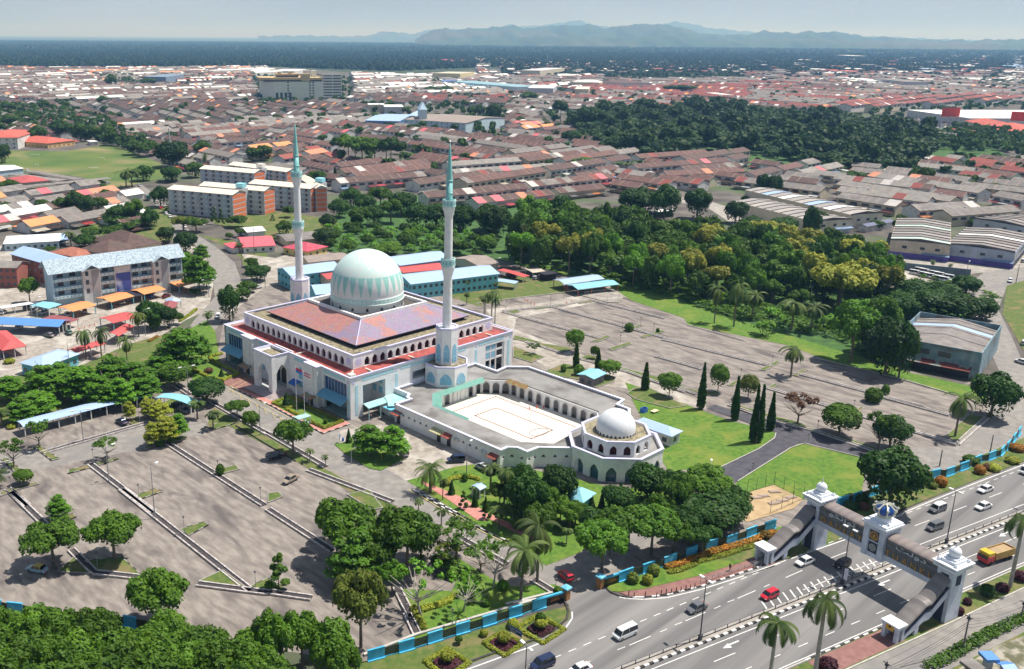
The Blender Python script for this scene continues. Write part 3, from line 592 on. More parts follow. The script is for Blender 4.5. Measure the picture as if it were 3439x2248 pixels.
# dome: drum, key-pattern band, toothed lower zone, lattice of pale lines above
def dome_mesh():
 n=26*16;R0=11.35;zc=25.9;v=[];f=[];mi=[]
 prof=[(11.5,20.1),(11.5,22.4),(11.62,22.45),(11.62,22.6),(11.4,22.65)]+[(11.4,22.65+i*.175)for i in range(1,9)]
 prof+=[(11.35,24.1)]+[(R0*math.cos(a),zc+R0*math.sin(a))for a in[(-.13+i*(PI/2+.13)/110)for i in range(110)]]
 for r,z in prof:
  for i in range(n):a=2*PI*i/n;v.append((r*math.cos(a),r*math.sin(a),z))
 v.append((0,0,zc+R0))
 P=len(prof)
 for k in range(P-1):
  z=(prof[k][1]+prof[k+1][1])/2
  for i in range(n):
   f.append((k*n+i,k*n+(i+1)%n,(k+1)*n+(i+1)%n,(k+1)*n+i));ph=((i+.5)%16)/16;d=abs(ph-.5)*2;m=0
   if 22.65<z<24.05:
    row=int((z-22.65)/.175);col=(i//2)%8
    m=2 if(row in(0,7)or(col in(0,4)and row!=3)or(row==4 and col<3)or(row==2 and 4<col<7))else 0
    m=2 if m else 1
    if m==1 and(row+i//2)%3==0:m=0
   elif z>24.6:
    t=(z-24.6)/6.2
    if t<1:m=2 if d>1-t*.92 else 0
    else:
     th=(i+.5)/n*26;zz_=(z-30.8);l1=(th+zz_*.42)%1;l2=(th-zz_*.42)%1
     m=0 if(min(l1,1-l1)<.06 or min(l2,1-l2)<.06 or(31.0<z<31.15))else 1
    if t<1 and .62<d<.0:m=0
   mi.append(m)
 k=P-1
 for i in range(n):f.append((k*n+i,k*n+(i+1)%n,len(v)-1));mi.append(1)
 me=bpy.data.meshes.new('dome');me.from_pydata(v,[],f)
 dw=mat('dome_white',(.74,.75,.73),(.66,.68,.66),scale=.5,detail=8,rough=.45);
 for m in(dw,mat('dome_pale_teal',(.50,.71,.65),(.60,.75,.70),scale=.18,detail=8,rough=.42,stain=(.62,.70,.66),stain_scale=.25),mat('dome_teal',(.28,.55,.50),(.36,.61,.56),scale=.5,detail=8,rough=.45)):me.materials.append(m)
 me.polygons.foreach_set('material_index',mi);me.polygons.foreach_set('use_smooth',[True]*len(f));return me
dm=link('dome',dome_mesh(),mq)
b=MB()
for i in range(16):
 a=2*PI*i/16+.1;b.archplate((11.5*math.cos(a),11.5*math.sin(a)),(-math.sin(a),math.cos(a)),.8,20.6,21.2,.5,.09)
part('drum_window',b,DKG,dm)
# pale blue trim, screens, blinds and awnings
b=MB()
for sg in(1,-1):
 for(a,c)in((30.0,20.2),(12.6,6.4)):b.rect((-H-(.1 if a<13 else 0),sg*(a+c)/2),(0,-1),a-c,10.6,11.5)
 b.rect((-H,sg*31.4),(0,-1),1.0,1,9.8)
for c,w_ in((-22.6,11.4),(-6.7,15.2),(9.5,4),(22.5,11)):b.rect((c,-H),(1,0),w_,10.4,11.3)
for x in(-30.2,-15.9,16,30.4):b.rect((x,-H),(1,0),.95,1,9.6)
part('blue_frieze',b,LBLUE,mq)
b=MB()
for sg in(1,-1):b.rect((-H+.5,sg*25.45),(0,-1),9.9,6.0,9.8,.12)
blind=part('curtain_window',b,GLB,mq,'tall window filled with deep blue curtains')
b=MB()
for sg in(1,-1):
 for i in range(8):b.rect((-H+.5,sg*25.45-4.95+i*1.41),(0,-1),.09,6.0,9.8,.18)
part('mullion',b,LBLUE,blind)
AWN=ribbed('blue_awning_sheet',(.09,.28,.40),(.16,.38,.50),.7,PI/2,.6)
for sg in(1,-1):
 b=MB();y0,y1=sorted((sg*19.9,sg*31.2));zt,ze,xe=6.0,4.5,-H-2.6
 b.add([(-H+.3,y0,zt),(-H+.3,y1,zt),(xe,y1,ze),(xe,y0,ze),(-H+.3,y0,zt-.1),(-H+.3,y1,zt-.1),(xe,y1,ze-.1),(xe,y0,ze-.1)],[(0,1,2,3),(7,6,5,4),(3,2,6,7),(0,3,7,4),(1,5,6,2)])
 for y in(y0+.3,(y0+y1)/2,y1-.3):b.tube((xe+.1,y,ze-.1),(-H+.1,y,ze-1),.05)
 part('awning',b,AWN,mq)
 b=MB()
 for i in range(9):y=y0+1+i*(y1-y0-2)/8;b.box(-H+2.2,-H+2.5,y-.12,y+.12,0,1.6)
 b.box(-H+2.1,-H+2.6,y0+1,y1-1,1.6,1.8);part('balustrade',b,mat('weathered_blue_grey',(.22,.27,.27),(.34,.38,.37),scale=1.5),mq)
 b=MB();b.box(-H-.4,-H+4,min(y0,y1)+.7,max(y0,y1)-.9,0,.35);part('plinth',b,mat('green_plinth',(.20,.30,.29),(.27,.36,.34),scale=1),mq)
 y0,y1=sorted((sg*14.0,sg*18.9));b=MB();xo=-H-3.9
 b.add([(-H-1.6,y0,3.4),(-H-1.6,y1,3.4),(xo,y1,2.9),(xo,y0,2.9),(-H-1.6,y0,3.3),(-H-1.6,y1,3.3),(xo,y1,2.8),(xo,y0,2.8)],[(0,1,2,3),(7,6,5,4),(3,2,6,7),(0,3,7,4),(1,5,6,2)])
 for y in(y0+.2,y1-.2):b.box(xo,xo+.25,y-.12,y+.12,0,2.8)
 part('rusty_canopy',b,mat('rusty_sheet',(.32,.16,.09),(.22,.24,.17),scale=1.1,detail=8,lo=.45,hi=.55),mq)
 b=MB();b.rect((-H-1.6,sg*16.4),(0,-1),2.2,0.2,2.5,.3);part('side_door',b,DKG,mq)
b=MB()
for sg in(1,-1):
 c=sg*9.3 if sg<0 else 10.2
 b.archplate((-H-.1,c),(0,-1),1.9,5.6,7.9,1.3,.07);b.rect((-H-.1,c),(0,-1),1.9,3.0,4.9,.07)
 b.archplate((-H-1.85,sg*18.5-sg*.2),(0,-1),1.5,6.2,8.0,1.0,.06)if 0 else None
for x in(-26.3,-23.4):b.rect((x,-26.0),(1,0),1.9,7.2,9.0);b.rect((x,-26.0),(1,0),1.9,4.2,6.2)
for y in(-30.3,-27.6):b.rect((-20,y),(0,-1),1.7,7.2,9.2);b.rect((-20,y),(0,-1),1.7,4.2,6.2)
for x in(-8,-5.3):b.rect((x,-29.2),(1,0),1.4,6.5,8.5)
part('lattice_panel',b,SCREEN,mq)
b=MB() # glazed frame of the far portico
for x in(20.2,22.6,25,28.2):b.box(x-.2,x+.2,-H+.2,-H+.6,0,9.6)
for z in(4.6,7.2):b.box(20,28.5,-H+.25,-H+.55,z,z+.6)
part('portico_frame',b,W_,mq)
b=MB()
for x in(21.4,23.8):b.rect((x,-H+.3),(1,0),1.6,5.3,7.1,.05);b.rect((x,-H+.3),(1,0),1.6,7.9,9.4,.05)
b.box(22,27,-30.5,-28,0,1.5);part('portico_screen',b,SCREEN,mq)
# entrance porch
pz=1.0;px0,px1,py0,py1=-38.4,-32.4,-3.7,5.6
b=MB()
b.arcade((px0,py1),(px0,py0),pz,11.4,1,2.6,pz,6.3,2.6,1.0,seg=16)
b.arcade((px0+.98,py0),(px1,py0),pz,11.4,1,2.05,pz,6.3,2.6,1.0,seg=16)
b.arcade((px1,py1),(px0+.98,py1),pz,11.4,1,2.05,pz,6.3,2.6,1.0,seg=16)
b.ring([(px0,py0),(px1,py0),(px1,py1),(px0,py1)],[(px0+.4,py0+.4),(px1-.1,py0+.4),(px1-.1,py1-.4),(px0+.4,py1-.4)],11.4,12.1)
for x,y in((px0+.55,py0+.5),(px0+.55,py1-.5)):b.box(x-.7,x+.7,y-.65,y+.65,pz,11.39)
pc=part('entrance_porch',b,W_,mq)
b=MB();coping(b,[(px0+.1,py0+.1),(px1,py0+.1),(px1,py1-.1),(px0+.1,py1-.1)],12.1,.5,.18);part('porch_coping',b,LAV,pc)
b=MB();b.box(px0+.41,px1-.1,py0+.41,py1-.41,11.0,11.3);part('porch_roof',b,GUT,pc)
b=MB()
for i in range(6):e=(5-i)*.42;b.box(px0-.35-e,-H-.1,py0-.3-e,py1+.3+e*.9,0,(i+1)*pz/6+.001*i)
part('steps',b,mat('step_stone',(.34,.27,.27),(.48,.42,.42),scale=3,detail=2,stretch=(1,1,0)),mq)
b=MB();b.box(px0+.5,-H-.12,py0+.4,py1-.4,1.005,1.03);part('porch_floor',b,mat('grey_marble',(.42,.41,.41),(.5,.49,.48),scale=1),mq)
b=MB()
for y in(-2.3,3.9):b.rect((-H+1.2,y),(0,-1),1.4,1.0,4.6,.05)
b.archplate((-H+1.2,.9),(0,-1),3.2,1.0,4.6,1.4,.06);part('entrance_door',b,DKG,mq,'dark arched main entrance doors')
b=MB();b.add([(-H-.1,-9.4,4.7),(-H-.1,-5.6,4.7),(-H-2,-5.6,4.0),(-H-2,-9.4,4.0)],[(0,1,2,3)]);b.box(-H-2,-H-1.9,-9.4,-5.6,3.5,4.0);part('blue_awning',b,mat('royal_blue',(.03,.12,.42)),mq)
b=MB() # carport canopies between mosque and ablution block
def slabp(b,P,z,t=.18,drop=None):
 b.prism(P,z-t,z)
slabp(b,[(-28,-32.35),(-29,-36),(-22.4,-36),(-20.6,-32.35)],3.7);slabp(b,[(-20.6,-32.35),(-22.4,-36),(-24.4,-38.6),(-19,-42),(-16.3,-41),(-12.2,-38.4),(-12.2,-32.35)],3.9)
for x,y in((-28.6,-35.6),(-24.6,-35.7),(-23,-38)):b.box(x-.1,x+.1,y-.1,y+.1,0,3.5)
part('canopy',b,mat('sea_green_sheet',(.26,.50,.50),(.36,.58,.57),scale=.5),mq)
# annex with courtyard -------------------------------------------------------
an=thing('ablution_block','low white annex with grey flat roof wrapped round a cream tiled courtyard','building',176.3,150)
AX,AY=176.3,150
def al(P):return[(x-AX,y-AY)for x,y in P]
outer=al([(152.3,176.5),(152.3,137.8),(154.6,137.8),(156.4,136),(156.4,133),(160.2,132.8),(166.3,127),(165.7,125),(187,125),(189.5,127),(197.2,132.7),(197.4,136.8),(201.6,137.7),(201.9,172.5),(197,177),(192,176.3),(192,185.2),(160,185.2),(160,179.5),(158,178),(158,176.5)])
inner=al([(160.6,138.6),(160.6,169.6),(166.3,175.8),(185.2,175.8),(190.8,169.6),(190.8,138),(187,134.7),(166,132.6)])
b=MB()
n=len(outer)
# outer face with small lunette arches where seen: west run and chamfers
def lun_wall(a,c,k):
 a,c=Vector(a),Vector(c);u=(c-a).normalized();
 b.arcade(tuple(a),tuple(c),0,5.0,k,.55,2.6,2.6,.75,.4)
segs={0:17,1:1,2:1,3:1,4:2,5:3}
# run order must have outside on the right of travel: west wall travels -y so outside (-x) is on the right
for i in range(n):
 a,c=outer[i],outer[(i+1)%n]
 if i in segs:lun_wall(a,c,segs[i])
 else:
  d=Vector((c[0]-a[0],c[1]-a[1]));m=(Vector(a)+Vector(c))/2;b.obox(m.x,m.y,d.length,.3,0,5.0,math.atan2(d.y,d.x))
part('outer_wall',b,W_,an)
b=MB();coping(b,[((p[0])*.995,(p[1]*.997))for p in outer],5.0,.7,.32);part('coping',b,mat('lilac_white_coping',(.62,.63,.76),(.70,.70,.78),scale=1),an)
# interior face so lunettes read dark-ish room beyond
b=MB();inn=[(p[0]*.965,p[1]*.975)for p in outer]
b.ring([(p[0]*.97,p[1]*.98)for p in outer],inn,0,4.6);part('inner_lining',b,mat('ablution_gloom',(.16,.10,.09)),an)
def bridge(b,P,Q,z,t=.25):
 import mathutils
 co=[Vector((x,y,z))for x,y in P],[Vector((x,y,z))for x,y in Q]
 tri=mathutils.geometry.tessellate_polygon([co[0],co[1][::-1]]);allv=co[0]+co[1][::-1]
 b.add([tuple(v)for v in allv],[tuple(t_)for t_ in tri]);b.add([(v.x,v.y,z-t)for v in allv],[tuple(t_[::-1])for t_ in tri])
b=MB();bridge(b,[(p[0]*.985,p[1]*.988)for p in outer],inner,4.55);part('flat_roof',b,mat('grey_roof_screed',(.20,.195,.185),(.27,.26,.25),scale=.25,detail=9,stain=(.13,.12,.115),stain_scale=.12),an)
b=MB();ni=len(inner)
for i in range(ni):
 a,c=inner[(i+1)%ni],inner[i];L=math.dist(a,c);k=max(1,round(L/3.1));
 b.arcade(a,c,0,4.3,k,.95,0,2.4,1.1,.35,pointed=False)if i not in(7,)else b.obox((a[0]+c[0])/2,(a[1]+c[1])/2,L,.3,0,4.3,math.atan2(c[1]-a[1],c[0]-a[0]))
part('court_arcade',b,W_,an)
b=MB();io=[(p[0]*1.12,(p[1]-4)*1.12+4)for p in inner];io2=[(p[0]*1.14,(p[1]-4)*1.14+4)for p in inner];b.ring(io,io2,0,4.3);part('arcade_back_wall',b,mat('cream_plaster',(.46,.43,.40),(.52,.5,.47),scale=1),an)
b=MB()
for i in(0,1,2,3): # green metal eaves round the far half of the court
 a,c=Vector(inner[i]),Vector(inner[i+1]);
 if i==0:a=a+(c-a)*.58
 if i==3:c=a+(c-a)*.02
 m=Vector((0,4));ai,ci=a+(m-a)*.09,c+(m-c)*.09;b.add([(a.x,a.y,5.0),(c.x,c.y,5.0),(ci.x,ci.y,4.3),(ai.x,ai.y,4.3)],[(0,1,2,3),(3,2,1,0)]);ao,co_=a-(m-a)*.03,c-(m-c)*.03
 b.add([(a.x,a.y,5.0),(c.x,c.y,5.0),(co_.x,co_.y,4.56),(ao.x,ao.y,4.56)],[(0,1,2,3)])
part('green_eave',b,ribbed('mint_sheet',(.22,.50,.42),(.34,.62,.54),.5,PI/4,.5),an)
b=MB();b.add([(14.6,12.6,4.75),(14.6,20.5,4.75),(13.0,20.5,4.0),(13.0,12.6,4.0)],[(0,1,2,3),(3,2,1,0)]);part('rusty_eave',b,mat('orange_rust',(.50,.22,.06),(.42,.40,.22),scale=1.6,lo=.45,hi=.55),an)
cf=sheet('courtyard_floor',[(p[0]+AX,p[1]+AY)for p in inner],.12,mat('cream_tile',(.66,.61,.52),(.72,.67,.58),scale=.5));
lb=MB();
def rectline(P,w):pline(lb,[(x,y)for x,y in P+[P[0]]],w,.135)
rectline([(165.2,139),(165.2,171),(186.2,171),(186.2,139),(183.5,136.3),(168,136.3)],.5)
rectline([(171.5,144.5),(171.5,165),(180,165),(180,144.5)],.5)
for_floor=link('floor_pattern',lb.mesh('floor_pattern',mat('brown_tile',(.30,.19,.16))));for_floor['kind']='structure'
b=MB();b.obox(-19.7,31.5,5.6,6.5,0,3.0);part('store_room',b,W_,an);b=MB();b.prism(al([(151.4,173.2),(156.6,173.2),(156.6,180.6),(151.4,180.6)]),3.2,3.36);part('blue_roof',b,mat('cyan_sheet',(.10,.40,.55),(.16,.46,.6),scale=.6),an)
for k_,(y,w_,mm_)in enumerate(((25,3.2,'rust_red'),(5.5,2.8,'rust_red'),(-10.5,2.8,'rust_red'),(9.2,4.0,'lichen_yellow'))):
 b=MB();b.add([(-24.0,y-w_/2,3.6),(-24.0,y+w_/2,3.6),(-25.7,y+w_/2,3.0),(-25.7,y-w_/2,3.0),(-24.0,y-w_/2,3.5),(-24.0,y+w_/2,3.5),(-25.7,y+w_/2,2.9),(-25.7,y-w_/2,2.9)],[(0,1,2,3),(7,6,5,4),(3,2,6,7)])
 part('door_canopy',b,mat(mm_,(.36,.09,.06)if mm_=='rust_red' else(.40,.38,.16),(.22,.05,.04)if mm_=='rust_red' else(.5,.47,.3),scale=1.5),an)
 b=MB();b.rect((-24.0,y),(0,-1),1.4,0,2.5,.06);part('side_door',b,DKG,an)
b=MB()
for y in(2.2,3.4,-6.2,-7.3):b.box(-24.6,-24.05,y-.4,y+.4,2.6,3.2)
part('air_conditioner',b,mat('ac_white',(.6,.6,.6)),an)
b=MB();b.cyl(-8,-7.5,4.5,9.5,.05,.04,5);b.path([(-8+3*math.cos(a/4),-10.5+1.8*math.sin(a/4),4.62)for a in range(27)],.07);part('roof_cable',b,BLK,an)
# octagonal domed pavilion
pv_=thing('domed_pavilion','white eight sided pavilion with a small plain white dome','building',176.3,122.1)
def octo(R,k=8,a0=PI/8):return[(R*math.cos(a0+2*PI*i/k),R*math.sin(a0+2*PI*i/k))for i in range(k)]
def cw(P):return P[::-1]
b=MB();o8=octo(11.7)
for i in range(8):
 a,c=o8[i],o8[(i+1)%8]
 if(a[1]+c[1])/2>6:continue
 b.arcade(a,c,0,5.2,2,1.25,0,2.3,1.4,.45,seg=12)
part('lower_wall',b,W_,pv_);b=MB();b.ring(octo(11.75),octo(11.1),5.2,5.95);part('parapet',b,W_,pv_)
b=MB();coping(b,octo(11.5),5.96,.75,.15);part('coping',b,LAV,pv_)
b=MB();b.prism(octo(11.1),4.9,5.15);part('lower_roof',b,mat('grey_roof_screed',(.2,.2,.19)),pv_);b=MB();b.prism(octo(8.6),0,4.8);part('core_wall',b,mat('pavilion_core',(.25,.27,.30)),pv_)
b=MB();o8=octo(8.5)
for i in range(8):b.arcade(o8[i],o8[(i+1)%8],5.1,8.4,2,.82,5.5,7.0,.85,.4,seg=12)
part('upper_wall',b,W_,pv_);b=MB();b.ring(octo(8.55),octo(7.95),8.4,8.9);part('upper_parapet',b,W_,pv_);b=MB();coping(b,octo(8.3),8.9,.6,.12);part('upper_coping',b,LAV,pv_)
b=MB();b.prism(octo(7.0),5.1,8.2);part('inner_gloom_wall',b,mat('gallery_gloom_maroon',(.1,.03,.03)),pv_);b=MB();b.prism(octo(8.0),8.2,8.42);part('upper_roof',b,GUT,pv_)
b=MB();prof=[(4.75,8.43),(4.75,8.9)]+[(4.75*math.cos(a),9.4+4.6*math.sin(a))for a in[i*PI/2/16 for i in range(16)]]+[(.15,14.0),(.05,14.4)];b.lathe(prof,40)
part('small_dome',b,ribbed('white_panelled_dome',(.76,.77,.78),(.62,.64,.66),1.2,0,.25,.35),pv_,smooth=True)
b=MB()
for i in range(30):a=2*PI*i/30;b.archplate((4.75*math.cos(a),4.75*math.sin(a)),(-math.sin(a),math.cos(a)),.5,8.45,8.7,.3,.06)
part('drum_window',b,DKG,pv_)
b=MB()
for i in range(8):
 a,c=Vector(octo(11.0)[i]),Vector(octo(11.0)[(i+1)%8])
 if(a.y+c.y)/2>6:continue
 for t_ in(.25,.75):
  m=a+(c-a)*t_;u=(c-a).normalized();b.rect((m.x,m.y),(u.x,u.y),2.2,0,3.4,.05)
part('glazed_door',b,mat('teal_glass_door',(.03,.09,.12),(.06,.16,.2),scale=.8,rough=.2),pv_)
# minarets -------------------------------------------------------------------
def minaret(y,label):
 t=thing('minaret',label,'minaret',176.45,MY+y,group='twin minarets beside the mosque')
 b=MB();b.prism(octo(6.5),0,10.2);part('lower_tower',b,W_,t)
 b=MB();b.ring(octo(6.55),octo(6.1),10.2,10.7);b.ring(octo(3.45),octo(2.75),20.6,21.1);part('parapet',b,LAV,t)
 b=MB();b.prism(octo(3.4),10.2,20.7);part('upper_tower',b,W_,t)
 b=MB();b.prism(octo(6.05),10.2,10.26);part('terrace',b,GUT,t)
 b=MB()
 for R_,z0,zs,ri,w_ in((6.5,5.4,7.0,1.6,3.3),(3.4,11.2,14.8,1.7,1.7)):
  P=octo(R_)
  for i in range(8):a,c=Vector(P[i]),Vector(P[(i+1)%8]);u=(c-a).normalized();m=(a+c)/2;b.archplate((m.x,m.y),(u.x,u.y),w_,z0,zs,ri,.08)
 part('lattice_window',b,SCREEN,t)
 b=MB();b.lathe([(1.36,20.7),(1.24,34.5),(1.24,35.6),(1.5,36.4),(1.52,37.0),(1.8,37.6),(1.8,38.2),(2.0,38.7)],28);b.lathe([(1.18,38.8),(1.1,51.6),(1.1,52.6),(1.4,53.4),(1.42,54.1),(1.68,54.8),(1.68,55.2),(1.8,55.45)],28);part('shaft',b,W_,t,smooth=True)
 b=MB();
 for z0,z1,r in((38.7,40.8,2.05),(55.45,57.3,1.9)):b.ring(octo(r,12),octo(r-.22,12),z0,z1);b.prism(octo(r-.2,12),z0,z0+.3)
 bal=part('balcony',b,PTEAL,t)
 b=MB()
 for z0,r in((39.75,1.99),(56.35,1.84)):
  for i in range(12):
   a=2*PI*(i+1)/12;c=(r*math.cos(a),r*math.sin(a));rr_=.3
   for k in range(6):
    an_=2*PI*k/6;u=Vector((-math.sin(a),math.cos(a),0));p0=Vector((*c,z0))+u*math.cos(an_)*.24+Vector((0,0,.34*math.sin(an_)))
    b.obox(p0.x,p0.y,.06,.17,p0.z-.14,p0.z+.14,a)
   b.obox(c[0]+math.cos(a)*.02,c[1]+math.sin(a)*.02,.1,2.0,z0+.85,z0+1.02,a)if 0 else None
 part('balcony_rosette',b,mat('deep_teal',(.06,.25,.33)),bal)
 b=MB();b.lathe([(.9,55.6),(.88,62.6)],24);b.lathe([(.9,62.6),(.7,65),(.47,68.6),(.25,71.2),(.08,72.6)],24)
 for z in(58.9,62.3):b.lathe([(.95,z),(1.02,z+.12),(1.02,z+.3),(.95,z+.4)],24)
 part('spire',b,mat('spire_turquoise',(.20,.50,.48),(.28,.58,.56),scale=.7,detail=8,rough=.4),t,smooth=True)
 b=MB();b.cyl(0,0,72.5,74,.06,.03,6);b.lathe([(.02,73),(.18,73.15),(.02,73.3)],8);part('finial',b,mat('pale_metal',(.5,.52,.5),metal=1,rough=.4),t)
 return t
minaret(-35.8,'white minaret with turquoise spire standing between the mosque and its low annex')
minaret(36.6,'white minaret with turquoise spire rising behind the mosque')
landmark('the mosque dome',0,850,650);landmark('the mosque porch',0,640,850);landmark('the ablution courtyard',0,1180,960);landmark('the domed pavilion',0,1430,1000)
# ------------------------------------------------------------------ the gateway footbridge over the highway
BW=mat('bridge_white',(.62,.66,.74),(.52,.56,.64),scale=.7,detail=8,stain=(.42,.46,.55),stain_scale=.4,rough=.6)
BC=mat('cap_white',(.80,.82,.86),(.7,.73,.78),scale=.8)
POLY=ribbed('smoked_roof_panels',(.20,.18,.17),(.13,.115,.112),1.55,0,.5,.45,.5,.2)
POLY2=ribbed('smoked_roof_panels_cross',(.23,.19,.175),(.14,.115,.11),1.55,PI/2,.5,.45,.5,.2)
BARS=mat('grey_bars',(.26,.27,.30),(.2,.21,.24),scale=2);NAVY=mat('navy_band',(.03,.045,.10));GOLD=mat('gold_letters',(.50,.27,.04),(.42,.22,.03),scale=3,rough=.4);SILV=mat('silver_letters',(.62,.63,.64),rough=.4)
bc=rd(60.4,-1.7)
br=thing('gateway_footbridge','pale blue white covered footbridge with domed corner towers spanning the highway','bridge',bc[0],bc[1],0,RD)
def textmesh(name,s,size,m,parent,mtx,depth_=.06,label=None):
 cu=bpy.data.curves.new(name,'FONT');cu.body=s;cu.size=size;cu.extrude=depth_;cu.align_x='CENTER';cu.align_y='CENTER';cu.resolution_u=2
 t=bpy.data.objects.new('t',cu);COL.objects.link(t);bpy.context.view_layer.update()
 me=bpy.data.meshes.new_from_object(t.evaluated_get(bpy.context.evaluated_depsgraph_get()));bpy.data.objects.remove(t)
 me.name=name;me.materials.clear();me.materials.append(m);o=link(name,me,parent);o.matrix_local=mtx
 if label:o['label']=label
 return o
def facing(x,y,z,sx=1.0): # text plane facing -x, reading towards -y
 return Matrix(((0,0,-1,x),(-sx,0,0,y),(0,1,0,z),(0,0,0,1)))
for sg in(1,-1):
 ty=14*sg;b=MB()
 b.box(-1.9,1.9,ty-1.45,ty-.75,0,10.6);b.box(-1.9,1.9,ty+.75,ty+1.45,0,10.6);b.box(1.1,1.89,ty-.75,ty+.75,0,10.6);b.box(-1.88,1.1,ty-.75,ty+.75,5.6,6.3);b.box(-1.88,1.1,ty-.75,ty+.75,9.6,10.59)
 tw=part('tower',b,BW,br)
 b=MB();b.box(-1.95,-1.7,ty-.8,ty+.8,0,5.59);b.box(1.9,1.93,ty-.6,ty+.6,7.4,9.5);b.box(-.7,.7,ty+sg*1.45-.03,ty+sg*1.45+.03,7.4,9.4);part('opening',b,mat('opening_shade',(.04,.05,.09)),br)  # dark panels stand in for the shade inside the tower openings
 b=MB();b.box(-2.5,2.5,ty-2.1,ty+2.1,10.6,10.95);b.box(-2.1,2.1,ty-1.75,ty+1.75,10.95,11.3);b.box(-2.7,2.7,ty-2.3,ty+2.3,11.3,11.6);b.box(-1.7,1.7,ty-1.4,ty+1.4,11.6,12.15);b.box(-1.3,1.3,ty-1.1,ty+1.1,12.15,12.5)
 cap=part('tower_cap',b,BC,br)
 b=MB();prof=[(.8,12.5),(.8,12.7),(.95,12.8)]+[(1.05*math.cos(a),13.3+1.05*math.sin(a))for a in[-.4+i*(PI/2+.3)/10 for i in range(11)]]+[(.12,14.4),(.05,15.4),(.01,15.6)]
 b.lathe(prof,20,0,ty);part('onion_dome',b,BC,cap,smooth=True);b=MB()
 for x in(-1.9,1.9):
  for y in(-1.6,1.6):b.lathe([(.18,11.6),(.3,11.8),(.3,12),(.1,12.25),(.02,12.4)],8,x,ty+y)
 part('corner_finial',b,BC,cap)
 # stair: stringers, treads, vaulted roof, legs, kiosk
 y0,y1=(13.1,15.9)if sg>0 else(-15.1,-12.4);yc=(y0+y1)/2;hw_=(y1-y0)/2
 prof=[(-13.2,.0),(-7.9,3.0),(-6.3,3.0),(-1.9,6.2)]
 b=MB()
 for y in(y0,y1-.22):
  for(xa,za),(xb,zb)in zip(prof,prof[1:]):
   v=[(x,yy,z)for yy in(y,y+.22)for x,z in((xa,max(za-.75,0)),(xb,zb-.75),(xb,zb+1.0),(xa,za+1.0))];b.add(v,[(0,1,2,3),(7,6,5,4),(0,4,5,1),(1,5,6,2),(2,6,7,3),(3,7,4,0)])
 part('stair_side',b,BW,br);b=MB()
 for y in(y0-.06,y1-.1):
  for(xa,za),(xb,zb)in zip(prof,prof[1:]):
   v=[(x,yy,z)for yy in(y,y+.16)for x,z in((xa,za+.95),(xb,zb+.95),(xb,zb+1.25),(xa,za+1.25))];b.add(v,[(0,1,2,3),(7,6,5,4),(0,4,5,1),(1,5,6,2),(2,6,7,3),(3,7,4,0)])
 part('handrail',b,NAVY,br);b=MB()
 for i in range(36):t=i/36;x=-13.2+t*11.3;z=np.interp(x,[p[0]for p in prof],[p[1]for p in prof]);b.box(x,x+.33,y0+.22,y1-.22,max(z-.35,-.02),z+.02)
 part('stair_flight',b,M_conc,br,split=False)
 b=MB();st=[(-13.0,2.3),(-8.4,4.9),(-7.8,5.35),(-6.2,5.4),(-5.8,5.7),(-1.9,8.7)]
 rows=[[(x,yc-math.cos(PI*j/8)*(hw_+.12),z+math.sin(PI*j/8)*.6)for j in range(9)]for x,z in st];v=[p for r in rows for p in r]
 b.add(v,[(i*9+j,i*9+j+1,(i+1)*9+j+1,(i+1)*9+j)for i in range(len(st)-1)for j in range(8)]);part('stair_roof',b,POLY,br)
 b=MB();b.box(-9.9,-8.9,y0,y0+.5,0,1.9);b.box(-9.9,-8.9,y1-.5,y1,0,1.9);part('stair_leg',b,BW,br)
 b=MB();b.box(-15,-14.3,y0-.1,y0+.5,0,2.7);b.box(-15,-14.3,y1-.5,y1+.1,0,2.7);b.box(-13.6,-13,y0-.1,y0+.3,0,2.7);b.box(-13.6,-13,y1-.3,y1+.1,0,2.7);b.box(-15.1,-12.9,y0-.2,y1+.2,2.7,3.3);kk=part('entrance_kiosk',b,BW,br)
 b=MB();b.box(-15.3,-12.7,y0-.35,y1+.35,3.3,3.55);part('kiosk_top',b,BC,br)
 if sg<0:
  b=MB();b.box(-15.14,-15.1,yc-.75,yc+.75,2.2,3.5);part('kiosk_sign',b,mat('amber_sign',(.60,.36,.04)),br)
  b=MB();b.box(-15.17,-15.14,yc-.2,yc+.2,2.7,3.1);part('sign_symbol',b,BLK,br)
 for y0_,y1_ in(((2.2,12.55),)if sg>0 else((-12.55,-2.2),)):
  b=MB();b.box(-1.6,1.6,y0_,y1_,5.9,6.75);b.box(-1.7,-1.6,y0_,y1_,6.4,7.0);part('deck',b,BW,br)
  b=MB();b.box(-1.56,-1.5,y0_,y1_,6.76,10.2);b.box(1.5,1.56,y0_,y1_,6.76,10.2);part('side_panel',b,mat('dark_mesh_panel',(.10,.10,.11),(.16,.17,.15),scale=1.4),br)
  b=MB();n_=30
  for i in range(n_):y=y0_+.1+(y1_-y0_-.2)*i/(n_-1);b.box(-1.66,-1.57,y-.035,y+.035,6.78,9.2)
  b.box(-1.68,-1.56,y0_,y1_,9.2,9.32);b.box(-1.68,-1.56,y0_,y1_,10.1,10.25);part('railing',b,BARS,br,split=False)
  b=MB();rows=[[(-math.cos(PI*j/8)*1.85,y,10.2+math.sin(PI*j/8)*.75)for j in range(9)]for y in(y0_,y1_)];b.add([p for r in rows for p in r],[(j,j+1,10+j,9+j)for j in range(8)]);part('deck_roof',b,POLY2,br)
b=MB();b.box(-2.3,2.3,-2.2,-1.1,5.4,12);b.box(-2.3,2.3,1.1,2.2,5.4,12);b.box(-2.1,2.3,-1.1,1.1,5.4,12);b.box(-2.35,2.35,-2.25,2.25,11.2,12.02);part('centre_tower',b,BW,br)
